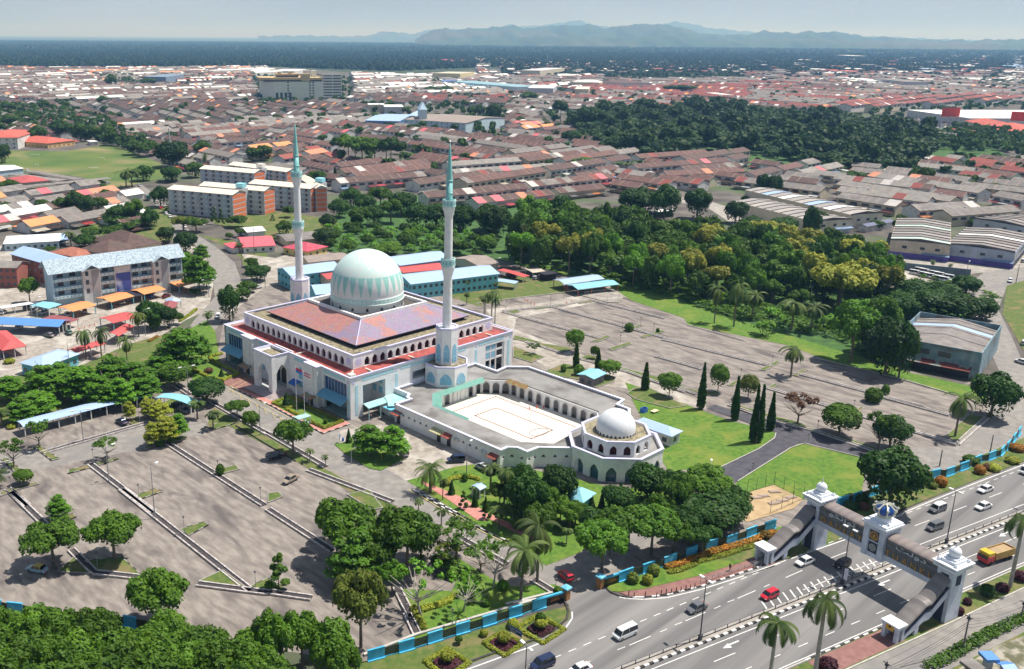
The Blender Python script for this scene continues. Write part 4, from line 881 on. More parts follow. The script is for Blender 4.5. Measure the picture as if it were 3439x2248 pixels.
b=MB();b.box(-2.7,2.7,-2.6,2.6,12.02,12.4);b.box(-2.5,2.5,-2.4,2.4,12.4,12.75);part('centre_cornice',b,BC,br)
b=MB();b.box(-2.14,-2.1,-.95,.95,8.9,11);b.box(-2.14,-2.1,-.95,.95,6.4,8.6);part('emblem_panel',b,mat('dark_emblem_panel',(.05,.06,.09)),br)
def disc(b,x,y,z,r0,r1,n=20,t=.05):
 v=[(x+dx,y+r*math.cos(2*PI*i/n),z+r*math.sin(2*PI*i/n))for dx in(0,-t)for r in(r0,r1)for i in range(n)]
 b.add(v,[(a*n+i,a*n+(i+1)%n,c*n+(i+1)%n,c*n+i)for a,c in((2,3),(0,2),(3,1))for i in range(n)])
b=MB();disc(b,-2.15,0,9.95,.62,.88);disc(b,-2.15,0,9.95,0.01,.34);b.box(-2.2,-2.15,-.5,.5,9.5,9.62);part('round_crest',b,GOLD,br,split=False)
b=MB();disc(b,-2.15,0,7.5,.5,.72);
for k in range(6):disc(b,-2.15,.42*math.cos(k*PI/3),7.5+.42*math.sin(k*PI/3),.12,.3)
part('rosette_crest',b,mat('pale_sage',(.45,.48,.42)),br,split=False)
# crown: pedestal, band, blue cap and silver petals
b=MB();b.lathe([(1.35,12.75),(1.35,13.3),(1.25,13.35),(1.25,13.6)],20);part('crown_pedestal',b,BC,br,smooth=False)
b=MB();b.lathe([(1.2,13.6),(1.3,13.75),(1.25,14.1),(1.45,14.3)],20);cr=part('crown',b,mat('crown_silver',(.55,.55,.5),metal=.9,rough=.3),br,'large silver and blue crown on top of the centre tower')
b=MB();b.lathe([(1.3,14.1),(1.6,14.7),(1.55,15.3),(1.0,15.8),(.2,16)],20);part('crown_cap',b,mat('crown_blue',(.015,.09,.36),rough=.3),cr,smooth=True)
b=MB()
for k in range(8):
 a=2*PI*k/8;P=[Vector((r*math.cos(a),r*math.sin(a),z))for r,z in((1.45,14.1),(2.0,14.8),(1.9,15.6),(1.15,16.05),(.25,16.2))]
 for p,r_ in zip(P,P[1:]):b.tube(p,r_,.16,.16,6)
 b.lathe([(.05,15.3),(.28,15.5),(.28,15.7),(.05,15.9)],6,2.1*math.cos(a),2.1*math.sin(a))
b.lathe([(.1,16),(.3,16.3),(.1,16.6),(.04,16.9)],8);b.box(-.3,.3,-.04,.04,16.65,16.8);part('crown_arches',b,mat('crown_cream',(.68,.66,.54),metal=.5,rough=.3),cr)
for s,y,j in(('DAULAT',7.3,'\ufeee\ufedc\ufee7\ufe8d\ufeee\ufe97'),('TUANKU',-7.3,'\ufe96\ufedf\ufeed\ufea9')):
 b_=textmesh('lettering',' '.join(s),1.6,GOLD,br,facing(-1.78,y,7.65,1.12),label='gold capital letters reading '+s)
 textmesh('jawi_lettering',j,1.35,SILV,br,facing(-1.74,y,9.75,2.0),.05,label='silver Jawi script above the gold letters')
landmark('the footbridge',17,900,600)
# ------------------------------------------------------------------ boundary fences with blue panels
CY=mat('cyan_wall_paint',(.045,.36,.58),(.07,.42,.63),scale=1.2,detail=8,stain=(.12,.46,.62),stain_scale=.6)
MESHP=mat('black_mesh_panel',(.03,.035,.03),(.07,.10,.04),scale=6,lo=.45,hi=.55)
def fence(label,P,hp=2.15,sign=None,pillar=None,first=0):
 "P: list of panels (k, xl, yl, xr, yr) at their feet"
 pts=[(Vector(q(k,a,b_)),Vector(q(k,c,d)))for k,a,b_,c,d in P];o=pts[0][0]
 t=thing('boundary_fence',label,'fence',o.x,o.y)
 for i,(a,c)in enumerate(pts):
  a,c=a-o,c-o;d=c-a;m=(a+c)/2;an_=math.atan2(d.y,d.x);n=Vector((d.y,-d.x)).normalized()
  b=MB();b.obox(m.x,m.y,d.length,.22,0,hp,an_);b.obox(m.x+n.x*.25,m.y+n.y*.25,d.length+.1,.28,0,.28,an_);b.obox(m.x,m.y,d.length+.12,.34,hp,hp+.1,an_)
  part('panel',b,CY,t,split=False)
  if i+1<len(pts):
   e=pts[i+1][0]-o;d2=e-c
   if d2.length<14:
    m=(c+e)/2;an_=math.atan2(d2.y,d2.x);b=MB();b.obox(m.x,m.y,d2.length-.1,.06,.3,hp-.25,an_);part('mesh_infill',b,MESHP,t)
    b=MB();b.obox(m.x,m.y,d2.length,.2,0,.3,an_);part('rail',b,CY,t)
 return t,o
f1_,o_=fence('boundary fence of blue panels and dark mesh west of the gate',[(15,868,1492,1015,1452),(15,1140,1418,1272,1380),(15,1392,1340,1518,1300),(15,1637,1262,1755,1228),(15,1868,1192,1988,1155),(15,2097,1118,2210,1085),(15,2300,1052,2420,1018),(16,225,1052,340,1010)])
pa=MB();a,c=Vector(q(15,1880,1175))-o_,Vector(q(15,1978,1145))-o_;d=c-a;n=Vector((d.y,-d.x)).normalized();m=(a+c)/2+n*.16
pa.obox(m.x,m.y,2.3,.04,.6,1.8,math.atan2(d.y,d.x));part('poster',pa,mat('white_red_banner',(.62,.62,.66),(.6,.08,.1),scale=1.3,lo=.6,hi=.63),f1_)
def signwall(t,o,k,x0,y0,x1,y1,words):
 a,c=Vector(q(k,x0,y0))-o,Vector(q(k,x1,y1))-o;d=c-a;m=(a+c)/2;an_=math.atan2(d.y,d.x)
 b=MB();b.obox(m.x,m.y,d.length,.3,0,1.75,an_);part('sign_wall',b,mat('black_granite',(.015,.013,.012),rough=.3),t)
 b=MB();b.obox(m.x,m.y,d.length,.45,1.75,2.1,an_);part('sign_coping',b,CY,t)
 u=d.normalized();n=Vector((u.y,-u.x))
 for j,wd in enumerate(words):
  p=m+n*.18;M_=Matrix(((u.x,0,n.x,p.x),(u.y,0,n.y,p.y),(0,1,0,1.35-j*.45),(0,0,0,1)));textmesh('sign_lettering',wd,.52,mat('bronze_letters',(.45,.20,.06)),t,M_,.01)
def pillar(t,o,k,x,y):
 p=Vector(q(k,x,y))-o;b=MB();b.box(p.x-.55,p.x+.55,p.y-.55,p.y+.55,0,2.5);part('gate_pillar',b,mat('ochre_stone',(.36,.18,.06),(.28,.13,.05),scale=2),t)
 b=MB();b.box(p.x-.75,p.x+.75,p.y-.75,p.y+.75,2.5,2.75);b.add([(p.x-.7,p.y-.7,2.75),(p.x+.7,p.y-.7,2.75),(p.x+.7,p.y+.7,2.75),(p.x-.7,p.y+.7,2.75),(p.x,p.y,3.15)],[(0,1,4),(1,2,4),(2,3,4),(3,0,4)]);part('pillar_cap',b,mat('cap_cyan',(.16,.52,.70)),t)
signwall(f1_,o_,16,342,1008,495,962,['MASJID','DAERAH']);pillar(f1_,o_,16,520,952)
f2_,o_=fence('boundary fence of blue panels and dark mesh between the gate and the footbridge',[(16,978,800,1100,755),(16,1187,732,1288,695),(16,1372,668,1480,625),(16,1562,590,1658,555),(16,1737,527,1835,500),(16,1912,485,2005,450),(16,2087,418,2175,385),(16,2250,362,2334,335),(17,137,598,215,572)])
signwall(f2_,o_,16,852,838,974,800,['MASJID','DAERAH']);pillar(f2_,o_,16,815,852)
fence('boundary fence of blue panels behind the footbridge roof',[(17,640,425,720,400),(17,755,392,815,372),(17,870,352,930,332),(17,985,318,1040,300),(17,1095,285,1150,268),(17,1200,255,1250,240),(17,1300,228,1362,214),(17,1405,214,1460,196),(17,1502,177,1560,156),(17,1605,131,1650,112),(17,1700,102,1750,82),(17,1785,72,1810,45),(17,1828,32,1850,5),(17,1870,-20,1890,-45),(17,1905,-62,1925,-90)])
fence('boundary fence of blue panels half hidden by the bottom left trees',[(14,-250,1000,-130,1020),(14,-90,1020,20,1048),(14,72,1062,205,1076),(14,590,1150,708,1168),(14,1082,1180,1190,1200),(14,1340,1220,1420,1236)])
# ------------------------------------------------------------------ lamps, poles, signs
POLE=mat('galvanised_pole',(.30,.31,.32),(.22,.23,.24),scale=2,rough=.5);LAMPW=mat('lamp_head_white',(.72,.72,.70));DPOLE=mat('dark_pole',(.06,.06,.07));WOODP=mat('concrete_pole',(.16,.15,.14))
def lamp(x,y,h,arms,rot,label=None,grp=None,dark=False,low=False):
 t=thing('street_lamp',label or 'x','street lamp',x,y,0,rot,grp);b=MB();r=.055 if low else .1
 b.cyl(0,0,0,h,r*1.3,r*.7,8);
 if dark:b.box(-.25,.25,-.25,.25,0,1.4)
 part('pole',b,DPOLE if dark else POLE,t)
 if low:b=MB();b.lathe([(.05,h-.05),(.22,h+.1),(.26,h+.25),(.12,h+.4)],8);part('lamp_head',b,mat('dark_globe',(.10,.09,.10)),t)
 else:
  for s in arms:
   b=MB();L=1.5 if not dark else .55;b.tube((0,0,h-.1),(s*L,0,h+.15),.05);part('arm',b,DPOLE if dark else POLE,t)
   b=MB();x0=s*L;b.box(min(x0,x0+s*.95),max(x0,x0+s*.95),-.22,.22,h+.05,h+.25);part('lamp_head',b,LAMPW,t)
 if not label:later(t,'low lamp post with a dark globe' if low else('tall dark double lamp post' if dark else 'grey street lamp post with pale head'))
 return t
for s,txt in((16.2,'tall dark double lamp on the median nearest the side road junction'),(52.8,'tall dark double lamp with banner on the median just before the footbridge'),(85.0,'tall dark double lamp on the median beyond the footbridge'),(119,'tall dark double lamp on the median at the far right edge')):
 p=rd(s,-.35);lt=lamp(p[0],p[1],12.2,(1,-1),RD+PI/2,txt,'double lamps along the highway median',True)
 if s==52.8:b=MB();b.box(-.9,-.15,-.04,.04,1.6,4.0);part('banner',b,mat('white_banner',(.62,.62,.70),(.5,.5,.62),scale=2),lt)
p=q(16,178,1358,11.8);lamp(p[0],p[1],11.8,(1,-1),RD+PI/2,'tall grey double lamp at the bottom edge of the highway verge',None,True)
for k,x,y,ty,arms in((9,728,1005,725,(1,-1)),(9,950,1352,1045,(1,)),(14,1350,242,-205,(1,)),(9,2268,940,680,(1,)),(9,1642,582,345,(1,-1)),(11,432,1142,885,(1,)),(5,1820,1162,1015,(1,-1)),(5,1763,642,538,(1,)),(9,607,362,130,(1,)),(5,325,1342,1175,(1,)),
     (5,1268,1500,1275,(1,)),(7,175,940,830,(1,)),(10,1245,1580,1462,(1,)),(12,485,1130,1060,(1,)),(8,1870,1050,840,(1,))):
 lamp(*q(k,x,y),tall(k,x,y,ty),arms,RD+.6*(len(arms)==1)+rnd.uniform(-.3,.3))
for k,x,y,ty in((9,1218,832,742),(9,817,1190,1070),(9,1902,1292,1168),(9,1212,1500,1375),(9,2272,1518,1402),(9,97,1412,1312),(14,1608,388,236),(14,445,318,215),(14,852,692,548),(14,2227,862,715),(15,1606,1190,1045),(16,430,870,780),
     (7,645,1240,1168),(7,1268,1455,1392),(7,1430,1408,1345),(7,1543,1466,1402),(7,1253,1556,1500),(12,1020,182,125),(12,745,308,240),(12,1730,572,512),(12,1410,790,692),(12,1330,882,805),(12,848,1120,1058),(11,273,-200,-270),(7,255,1290,1200)):
 lamp(*q(k,x,y),tall(k,x,y,ty),(),0,low=True)
def upole(k,x,y,ty,label,cross=True):
 X,Y=q(k,x,y);h=tall(k,x,y,ty);t=thing('utility_pole',label,'utility pole',X,Y,0,RD);b=MB();b.cyl(0,0,0,h,.17,.11,8);part('pole',b,WOODP,t)
 if cross:b=MB();b.box(-.06,.06,-.7,.7,h-.5,h-.38);b.box(-.2,.2,-.25,.25,h-.9,h-.55);part('crossarm',b,DPOLE,t)
 return X,Y,h
UP=[upole(17,985,1580,1500,'short utility pole at the bottom edge beside the slip road'),upole(17,1520,1440,1175,'utility pole standing between the slip road and the hedge'),upole(17,1925,1230,1075,'utility pole at the right edge of the slip road'),upole(17,2330,1080,930,'utility pole beyond the right edge of the slip road')]
upole(13,1512,1500,1325,'utility pole beside the blue fence near the right edge',False);upole(13,1076,1600,1455,'dark utility pole standing over the blue fence by the big dark tree',False)
upole(12,878,882,605,'slim pole standing against the tallest pair of columnar trees',False);upole(8,540,690,510,'pole at the corner of the pale warehouse street',False);upole(8,2310,1020,860,'pole at the bend of the right hand road',False)
upole(5,2110,910,690,'pole on the left pavement of the curving road');upole(5,2310,1080,955,'pole in the garden behind the mosque',False);upole(6,140,790,560,'pole in front of the bungalow with pink red roof')
b=MB()
for a,c in zip(UP,UP[1:]):
 for off,dz in((-.6,0),(.6,0),(0,-.9),(.1,-1.6),(.2,-2.3)):
  pts=[]
  for i in range(9):t=i/8;pts.append((a[0]+(c[0]-a[0])*t+Nn.x*off,a[1]+(c[1]-a[1])*t+Nn.y*off,a[2]+(c[2]-a[2])*t-.45+dz-2.2*t*(1-t)))
  b.path(pts,.028,4)
solo('power_line',b,DPOLE,'sagging dark power lines strung between poles along the slip road','cable')
# median railing: posts and two rails
t=thing('median_railing','dark railing along the chequered highway median','railing',*rd(60,0));o2=Vector(rd(60,0));b=MB();pb=MB()
for z in(.55,1.15):
 a,c=Vector(rd(-60,-.1))-o2,Vector(rd(190,-.1))-o2;b.tube((a.x,a.y,z),(c.x,c.y,z),.05)
part('rail',b,DPOLE,t)
for i in range(76):
 p=Vector(rd(-40+i*3.0,-.1))-o2;pb=MB().box(p.x-.06,p.x+.06,p.y-.06,p.y+.06,0,1.18);part('post',pb,DPOLE,t)
t=thing('pavement_railing','grey railing between the maroon footpath and the highway kerb','railing',*q(16,1690,800));o2=Vector(q(16,1690,800));P=[Vector(p)-o2 for p in qs(16,[(1690,815),(1900,745),(2130,665),(2250,625)])+qs(17,[(60,850),(130,830)])];b=MB()
for a,c in zip(P,P[1:]):
 for z in(.4,.75,1.1):b.tube((a.x,a.y,z),(c.x,c.y,z),.03)
 for i in range(4):m=a+(c-a)*i/4;b.tube((m.x,m.y,0),(m.x,m.y,1.15),.04)
part('rail',b,POLE,t,split=False)
BP=[(1066,920),(1112,938),(1210,930),(1308,938),(1348,915),(1392,908),(1437,905),(1480,892),(1520,888),(1563,876),(1602,870),(1640,858)]
b=MB();b.cyl(0,0,0,1.25,.09,.09,8);proto=solo('bollard',b,mat('dark_bollard',(.06,.035,.04)),'x','bollard',*q(16,*BP[0]),group='bollards along the curved kerb')
for i,p in enumerate(BP):
 o=proto if i==0 else proto.copy()
 if i:COL.objects.link(o)
 o.location=(*q(16,*p),0);later(o,'short dark bollard on the curved kerb')
t=thing('road_sign','blue directional sign board on striped legs on the verge','sign',*q(15,2150,1330),rot=.0);dx=Vector(q(15,2190,1340))-Vector(q(15,2118,1300));t.rotation_euler.z=math.atan2(dx.y,dx.x);b=MB();b.box(-1.4,1.4,-.04,.04,1.9,3.0);sb=part('board',b,mat('sign_navy',(.02,.05,.14)),t)
textmesh('sign_lettering','MASJID DAERAH',.34,LAMPW,t,Matrix(((1,0,0,0),(0,0,-1,-.06),(0,1,0,2.62),(0,0,0,1))),.005);textmesh('sign_lettering','PEJABAT',.34,LAMPW,t,Matrix(((1,0,0,-.4),(0,0,-1,-.06),(0,1,0,2.2),(0,0,0,1))),.005)
for x in(-1.1,1.1):
 b=MB()
 for i in range(8):b.k=i%2;b.box(x-.06,x+.06,-.05,.05,i*.25,i*.25+.25)
 part('leg',b,[LAMPW,DPOLE],t)
# flag poles at the porch
for i,(x,y,ty,lab,c1,c2)in enumerate(((770,1150,735,'slim flag pole with a red and blue flag, closer to the porch',(.6,.04,.06),(.05,.2,.6)),(840,1215,765,'slim flag pole with a red and white striped flag in front of the hedge',(.6,.06,.08),(.6,.6,.62)))):
 X,Y=q(10,x,y);h=tall(10,x,y,ty);t=thing('flag_pole',lab,'flag pole',X,Y,0,-.7,'pair of flag poles');b=MB();b.cyl(0,0,0,h,.08,.05,8);b.lathe([(.02,h),(.12,h+.1),(.02,h+.2)],8);part('pole',b,LAMPW,t)
 b=MB()
 for j in range(6):
  for r in range(4):
   b.k=(r%2)if i else(0 if r>1 else 1);x0,x1=.06+j*.3,.06+(j+1)*.3;w0,w1=math.sin(j*1.1)*.15,math.sin((j+1)*1.1)*.15;z0=h-1.5-j*.12+r*.34;z1=z0-.12
   b.add([(x0,w0,z0),(x1,w1,z1),(x1,w1,z1+.34),(x0,w0,z0+.34)],[(0,1,2,3)])
 part('flag',b,[mat('flag_a%d'%i,c1),mat('flag_b%d'%i,c2)],t,split=False)
# tall mast behind the football field
X,Y=q(21,1957,1390);h=tall(21,1957,1390,945);t=thing('radio_mast','very tall thin grey mast beside the football field','mast',X,Y);b=MB();b.cyl(0,0,0,h*.97,.75,.45,10);b.cyl(0,0,h*.97,h,.1,.05,6);part('pole',b,mat('mast_grey',(.45,.46,.46)),t)
# ------------------------------------------------------------------ buildings of the middle distance
def pal(n,c,c2=None,**k):return mat(n,c,c2 or tuple(min(1,v*1.25)for v in c),**{**dict(scale=.35,detail=8),**k})
WH=pal('white_render',(.58,.57,.55),(.68,.67,.65),stain=(.40,.39,.37),stain_scale=.3);CRM=pal('cream_render',(.52,.46,.34),(.6,.54,.42));GRYW=pal('grey_render',(.40,.41,.44),(.48,.49,.52))
LBW=pal('pale_blue_render',(.42,.55,.62),(.50,.62,.68));CYW=pal('turquoise_render',(.12,.42,.50),(.18,.48,.55));YELW=pal('yellow_render',(.58,.46,.16),(.64,.52,.22));REDBR=pal('orange_brick',(.62,.15,.05),(.68,.21,.09),scale=3)
BLR=ribbed('light_blue_roof_sheet',(.34,.47,.68),(.42,.55,.75),.9,0,.5,.45,.15,.3);CYR=ribbed('cyan_roof_sheet',(.22,.52,.62),(.30,.60,.68),.9,0,.5,.45,.15,.3);BLD=ribbed('strong_blue_roof_sheet',(.09,.24,.55),(.14,.32,.62),.8,0,.5,.45)
MARR=ribbed('maroon_roof_sheet',(.25,.07,.075),(.34,.10,.10),.8,0,.5,.6);REDS=ribbed('red_roof_sheet',(.48,.07,.07),(.58,.12,.10),.8,0,.5,.6);ORR=ribbed('orange_tile_roof',(.66,.25,.09),(.72,.32,.13),.5,0,.5,.7)
PNKR=ribbed('coral_roof_sheet',(.58,.10,.13),(.66,.16,.17),.9,0,.5,.6);BRT=mat('brown_tile_roof',(.072,.044,.040),(.135,.080,.068),scale=.5,detail=9,stain=(.09,.065,.055),stain_scale=.15);GRYR=mat('grey_cement_roof',(.16,.145,.135),(.26,.24,.22),scale=.25,detail=9,stain=(.15,.135,.125),stain_scale=.12)
CRR=pal('cream_sheet_roof',(.62,.56,.46),(.70,.64,.54));SHG=mat('blue_grey_shingle',(.24,.31,.36),(.42,.50,.56),scale=1.6,detail=9,lo=.42,hi=.58);WHR=pal('white_sheet_roof',(.68,.68,.66),(.75,.75,.73));MRED=mat('red_tile_roof',(.42,.08,.06),(.52,.13,.09),scale=.5,detail=8)
GLS=mat('window_glass',(.03,.045,.06),(.07,.09,.11),scale=1.5,rough=.2)
FOOT=[]
def frame4(k,P,z):
 a,c,d,e=[Vector(q(k,x,y,z))for x,y in P];u=(c-a);w=(u.length+(d-e).length)/2;u=(u.normalized()+(d-e).normalized()).normalized();n=Vector((-u.y,u.x));dep=((d-c).dot(n)+(e-a).dot(n))/2
 m=(a+c+d+e)/4;FOOT.append((m.x,m.y,u.x,u.y,w/2+3,abs(dep)/2+3))
 return m,u,w,dep
def windows(b_parent,w,dep,h,rows,cols,sides='f',m=None,z0=.9,wh=1.2,ww=1.3,inset=0):
 for s in sides:
  L=w if s in 'fb' else dep;nc=cols if s in 'fb' else max(1,round(cols*dep/w))
  for r in range(rows):
   for c in range(nc):
    t=-L/2+(c+.5)*L/nc;z=z0+r*(h/rows);b=MB();ww_=min(ww,L/nc*.7)
    if s=='f':b.box(t-ww_/2,t+ww_/2,-dep/2-.06,-dep/2+.1,z,z+wh)
    if s=='b':b.box(t-ww_/2,t+ww_/2,dep/2-.1,dep/2+.06,z,z+wh)
    if s=='l':b.box(-w/2-.06,-w/2+.1,t-ww_/2,t+ww_/2,z,z+wh)
    if s=='r':b.box(w/2-.1,w/2+.06,t-ww_/2,t+ww_/2,z,z+wh)
    part('window',b,m or GLS,b_parent,split=False)
def house(label,k,P,z,roof='hip',rh=2.5,rm=None,wm=None,cat='house',name='house',ov=.6,win=None,group=None,sides='fl',axis='x',parts_=True):
 m,u,w,dep=frame4(k,P,z);dep=max(abs(dep),2);t=thing(name,label,cat,m.x,m.y,0,math.atan2(u.y,u.x),group)
 b=MB();b.box(-w/2+ov,w/2-ov,-dep/2+ov,dep/2-ov,0,z-.02)
 if roof=='gable':b.gend(-w/2+ov,w/2-ov,-dep/2+ov,dep/2-ov,z-.03,rh*.92,axis)
 part('wall',b,wm or WH,t,split=False);b=MB()
 if roof=='hip':b.hip(-w/2,w/2,-dep/2,dep/2,z,rh)
 elif roof=='gable':b.gable(-w/2,w/2,-dep/2,dep/2,z,rh,axis)
 elif roof=='flat':b.box(-w/2,w/2,-dep/2,dep/2,z-.02,z+.5)
 part('roof',b,rm or BRT,t,split=False)
 if win:windows(t,w-2*ov,dep-2*ov,z,win[0],win[1],sides)
 return t,w,dep
def canopy(label,k,P,z,m,rh=.8,roof='gable',axis='x',posts=3,name='canopy',cat='shelter',group=None,pm=None):
 c,u,w,dep=frame4(k,P,z);dep=abs(dep);t=thing(name,label,cat,c.x,c.y,0,math.atan2(u.y,u.x),group);b=MB()
 if roof=='gable':b.gable(-w/2,w/2,-dep/2,dep/2,z,rh,axis,.12)
 elif roof=='hip':b.hip(-w/2,w/2,-dep/2,dep/2,z,rh)
 elif roof=='arch':
  n=8;ax=[(j/n)for j in range(n+1)]
  if axis=='x':v=[(x,-dep/2+dep*a,z+rh*math.sin(PI*a))for x in(-w/2,w/2)for a in ax]
  else:v=[(-w/2+w*a,y,z+rh*math.sin(PI*a))for y in(-dep/2,dep/2)for a in ax]
  v+=[(a_,b_,c_-.08)for a_,b_,c_ in v];n1=n+1;b.add(v,[(j,j+1,n1+j+1,n1+j)for j in range(n)]+[(2*n1+j,3*n1+j,3*n1+j+1,2*n1+j+1)for j in range(n)])
 else:b.box(-w/2,w/2,-dep/2,dep/2,z-.05,z+.1)
 part('roof',b,m,t,split=False)
 for i in range(posts):
  x=-w/2+.4+(w-.8)*i/max(1,posts-1)
  for y in(-dep/2+.35,dep/2-.35):b=MB().box(x-.12,x+.12,y-.12,y+.12,0,z);part('post',b,pm or WH,t)
 return t,w,dep
# school block with shingle roof
def school():
 a,c=Vector(q(5,480,1262)),Vector(q(5,1600,1090));u=(c-a).normalized();Lw=(c-a).length;dep=11.5;h=13.6;n=Vector((-u.y,u.x));m=(a+c)/2+n*dep/2
 t=thing('school_building','four storey pale school block with blue grey shingle roof and long balconies','school',m.x,m.y,0,math.atan2(u.y,u.x));x0,x1=-Lw/2,Lw/2;y0,y1=-dep/2,dep/2;S=h/4
 b=MB();b.box(x0,x0+.4,y0,y1,0,h);b.box(x1-.4,x1,y0,y1,0,h);b.box(x0+.4,x1-.4,y0+2.2,y1,0,h);
 for i in range(1,4):b.box(x0+.4,x1-.4,y0,y0+2.2,i*S-.15,i*S+.1)
 part('wall',b,LBW,t,split=False)
 T1,T2,T3=x0+Lw*.215,x0+Lw*.46,x0+Lw*.755
 for c0,ww in((T1,Lw*.13),(T3,Lw*.13)):
  b=MB();b.box(c0,c0+ww,y0-1.3,y0+2.2,0,h+.0);part('stair_tower',b,WH,t)
  b=MB();b.box(c0+ww*.5,c0+ww-.3,y0-1.36,y0-1.2,.5,h-.4);part('tower_grille',b,pal('grey_grille',(.30,.30,.31)),t)
  for i in range(3):b=MB();b.box(c0+ww*.15,c0+ww*.33,y0-1.36,y0-1.2,i*S+4.4,i*S+6.2);part('window',b,GLS,t)
 b=MB();b.box(T2,T2+Lw*.125,y0-.2,y0+2.2,0,h);part('mural_wall',b,WH,t)
 b=MB();b.box(T2+.3,T2+Lw*.125-.2,y0-.26,y0-.19,S*.7,S*3.05);part('mural',b,mat('blue_mural',(.07,.10,.36),(.5,.55,.66),scale=.09,detail=2,lo=.52,hi=.6),t,'tall painted mural of white cloud over blue')
 for i in range(1,4):
  for xa,xb in((x0+.4,T1),(T1+Lw*.13,T2),(T2+Lw*.125,T3),(T3+Lw*.13,x1-.4)):
   b=MB();b.box(xa,xb,y0-.12,y0+.02,i*S-.2,i*S+.95);bl=part('balcony',b,pal('pale_cyan_balcony',(.50,.66,.70),(.58,.72,.75)),t)
   nn_=int((xb-xa)/1.3);b=MB()
   for j in range(nn_):x=xa+.4+(xb-xa-.8)*j/max(1,nn_-1);b.box(x-.1,x+.1,y0-.15,y0-.11,i*S+.15,i*S+.75)
   part('balcony_slots',b,GLS,bl,split=False)
  for xa,xb in((x0+1.2,T1-.6),(T1+Lw*.13+.6,T2-.6),(T2+Lw*.125+.6,T3-.6),(T3+Lw*.13+.6,x1-1)):
   nw_=max(1,int((xb-xa)/3.4))
   for j in range(nw_):x=xa+(xb-xa)*(j+.5)/nw_;b=MB();b.box(x-1.1,x+1.1,y0+2.12,y0+2.3,i*S+1,i*S+2.5);part('window',b,GLS,t)
 b=MB();b.gable(x0-1.6,x1+1.2,y0-1.2,y1+1.0,h,4.2);
 for c0,ww in((T1-.4,Lw*.13+.8),(T3-.4,Lw*.13+.8)):b.gable(c0,c0+ww,y0-2.6,y0+3.5,h-.35,2.2,'y')
 part('roof',b,SHG,t,split=False)
 b=MB();b.gend(x0,x1,y0,y1,h,3.6,'x');part('gable_wall',b,LBW,t)
school();landmark('the school block',5,1000,1000)
canopy('long low white and grey walkway roof left of the school block',5,[(0,1265),(340,1215),(330,1195),(0,1245)],2.6,WHR,.2,'flat',posts=4)
canopy('small turquoise flat canopy at the left end of the school block',5,[(395,1272),(510,1235),(400,1190),(285,1230)],3.6,CYR,.3,'gable',posts=2)
for i,(P,lab)in enumerate((([(590,1300),(800,1245),(745,1188),(538,1240)],'leftmost of the four orange car shelters before the school block'),([(925,1218),(1125,1165),(1080,1108),(872,1160)],'second orange car shelter from the left before the school block'),
       ([(1215,1148),(1405,1105),(1365,1050),(1170,1095)],'third orange car shelter, right of the black netting'),([(1512,1085),(1680,1045),(1650,985),(1465,1025)],'orange car shelter nearest the road bend'))):canopy(lab,5,P,3.2,ORR,.7,posts=2,group='orange car shelters at the school',pm=CYW)
canopy('black netting shelter between two orange car shelters',5,[(1130,1168),(1215,1150),(1180,1098),(1085,1112)],2.9,BLK,.1,'flat',posts=2)
canopy('strong blue gabled car shelter in the school yard',5,[(400,1480),(535,1425),(100,1275),(25,1340)],3.4,BLD,1.2,'gable','y',posts=4)
canopy('dull maroon flat car shelter beside the blue one',5,[(540,1410),(645,1370),(500,1302),(355,1350)],2.8,MARR,.3,posts=2)
canopy('bright red gabled shelter in front of the school',5,[(985,1390),(1165,1345),(1110,1285),(858,1345)],3.2,REDS,.8,posts=3,pm=CYW)
canopy('curved red shelter by the school garden',5,[(990,1530),(1148,1435),(1080,1400),(955,1470)],3,REDS,1,'arch',posts=2)
canopy('maroon tent roof near the school gate',5,[(1480,1305),(1570,1212),(1415,1200),(1420,1265)],3,MARR,1.4,'hip',posts=2)
canopy('small pale blue patterned tent behind the maroon roof',5,[(1485,1210),(1565,1200),(1530,1160),(1455,1190)],2.8,BLR,1.2,'hip',posts=2)
canopy('red hipped pavilion roof at the left edge',9,[(60,205),(262,145),(20,40),(-180,60)],3.2,REDS,1.6,'hip',posts=3)
house('turquoise walled hall with pale blue hipped roof',9,[(355,352),(700,235),(505,180),(170,312)],3.6,'hip',1.6,BLR,CYW,'hall','community_hall',win=(1,5));landmark('the turquoise hall',9,430,280)
canopy('long red roofed shelter behind the palm trees',9,[(640,225),(905,150),(860,110),(600,190)],3,REDS,.6,posts=3)
canopy('long pale blue parking shelter beside the left car park',9,[(212,872),(1328,578),(1268,540),(135,815)],2.9,BLR,.35,'arch',posts=9);landmark('the long blue parking shelter',9,700,700)
canopy('short blue arched shelter near the round dark tree',9,[(1612,708),(1685,662),(1480,550),(1398,585)],2.9,CYR,.8,'arch','x',posts=3)
house('long pale blue roofed building behind the school block',5,[(150,800),(480,905),(690,835),(255,728)],9,'gable',2.4,BLR,pal('brown_walls',(.24,.10,.08)),'building','office_block',win=(3,8),sides='f')
house('brown brick and grey block at the far left edge',5,[(-200,900),(215,915),(185,850),(-200,850)],8.5,'gable',1.6,GRYR,pal('brick_brown',(.26,.09,.07)),'building','office_block',win=(3,7))
for lab,P,z_,rh in(('wide brown tiled hipped roof hall behind the school, tallest part',[(1000,740),(1440,700),(1110,600),(880,660)],4.2,5),('brown tiled hipped roof hall wing nearest the school roof',[(860,800),(1200,740),(1000,660),(755,740)],4.0,4)):house(lab,5,P,z_,'hip',rh,BRT,CRM,'hall','hall')
house('small rusty brown hipped house behind the school roof',5,[(600,820),(860,780),(640,715),(490,765)],3.2,'hip',2,mat('rust_tile_roof',(.30,.10,.06),(.38,.15,.10),scale=.5),CRM)
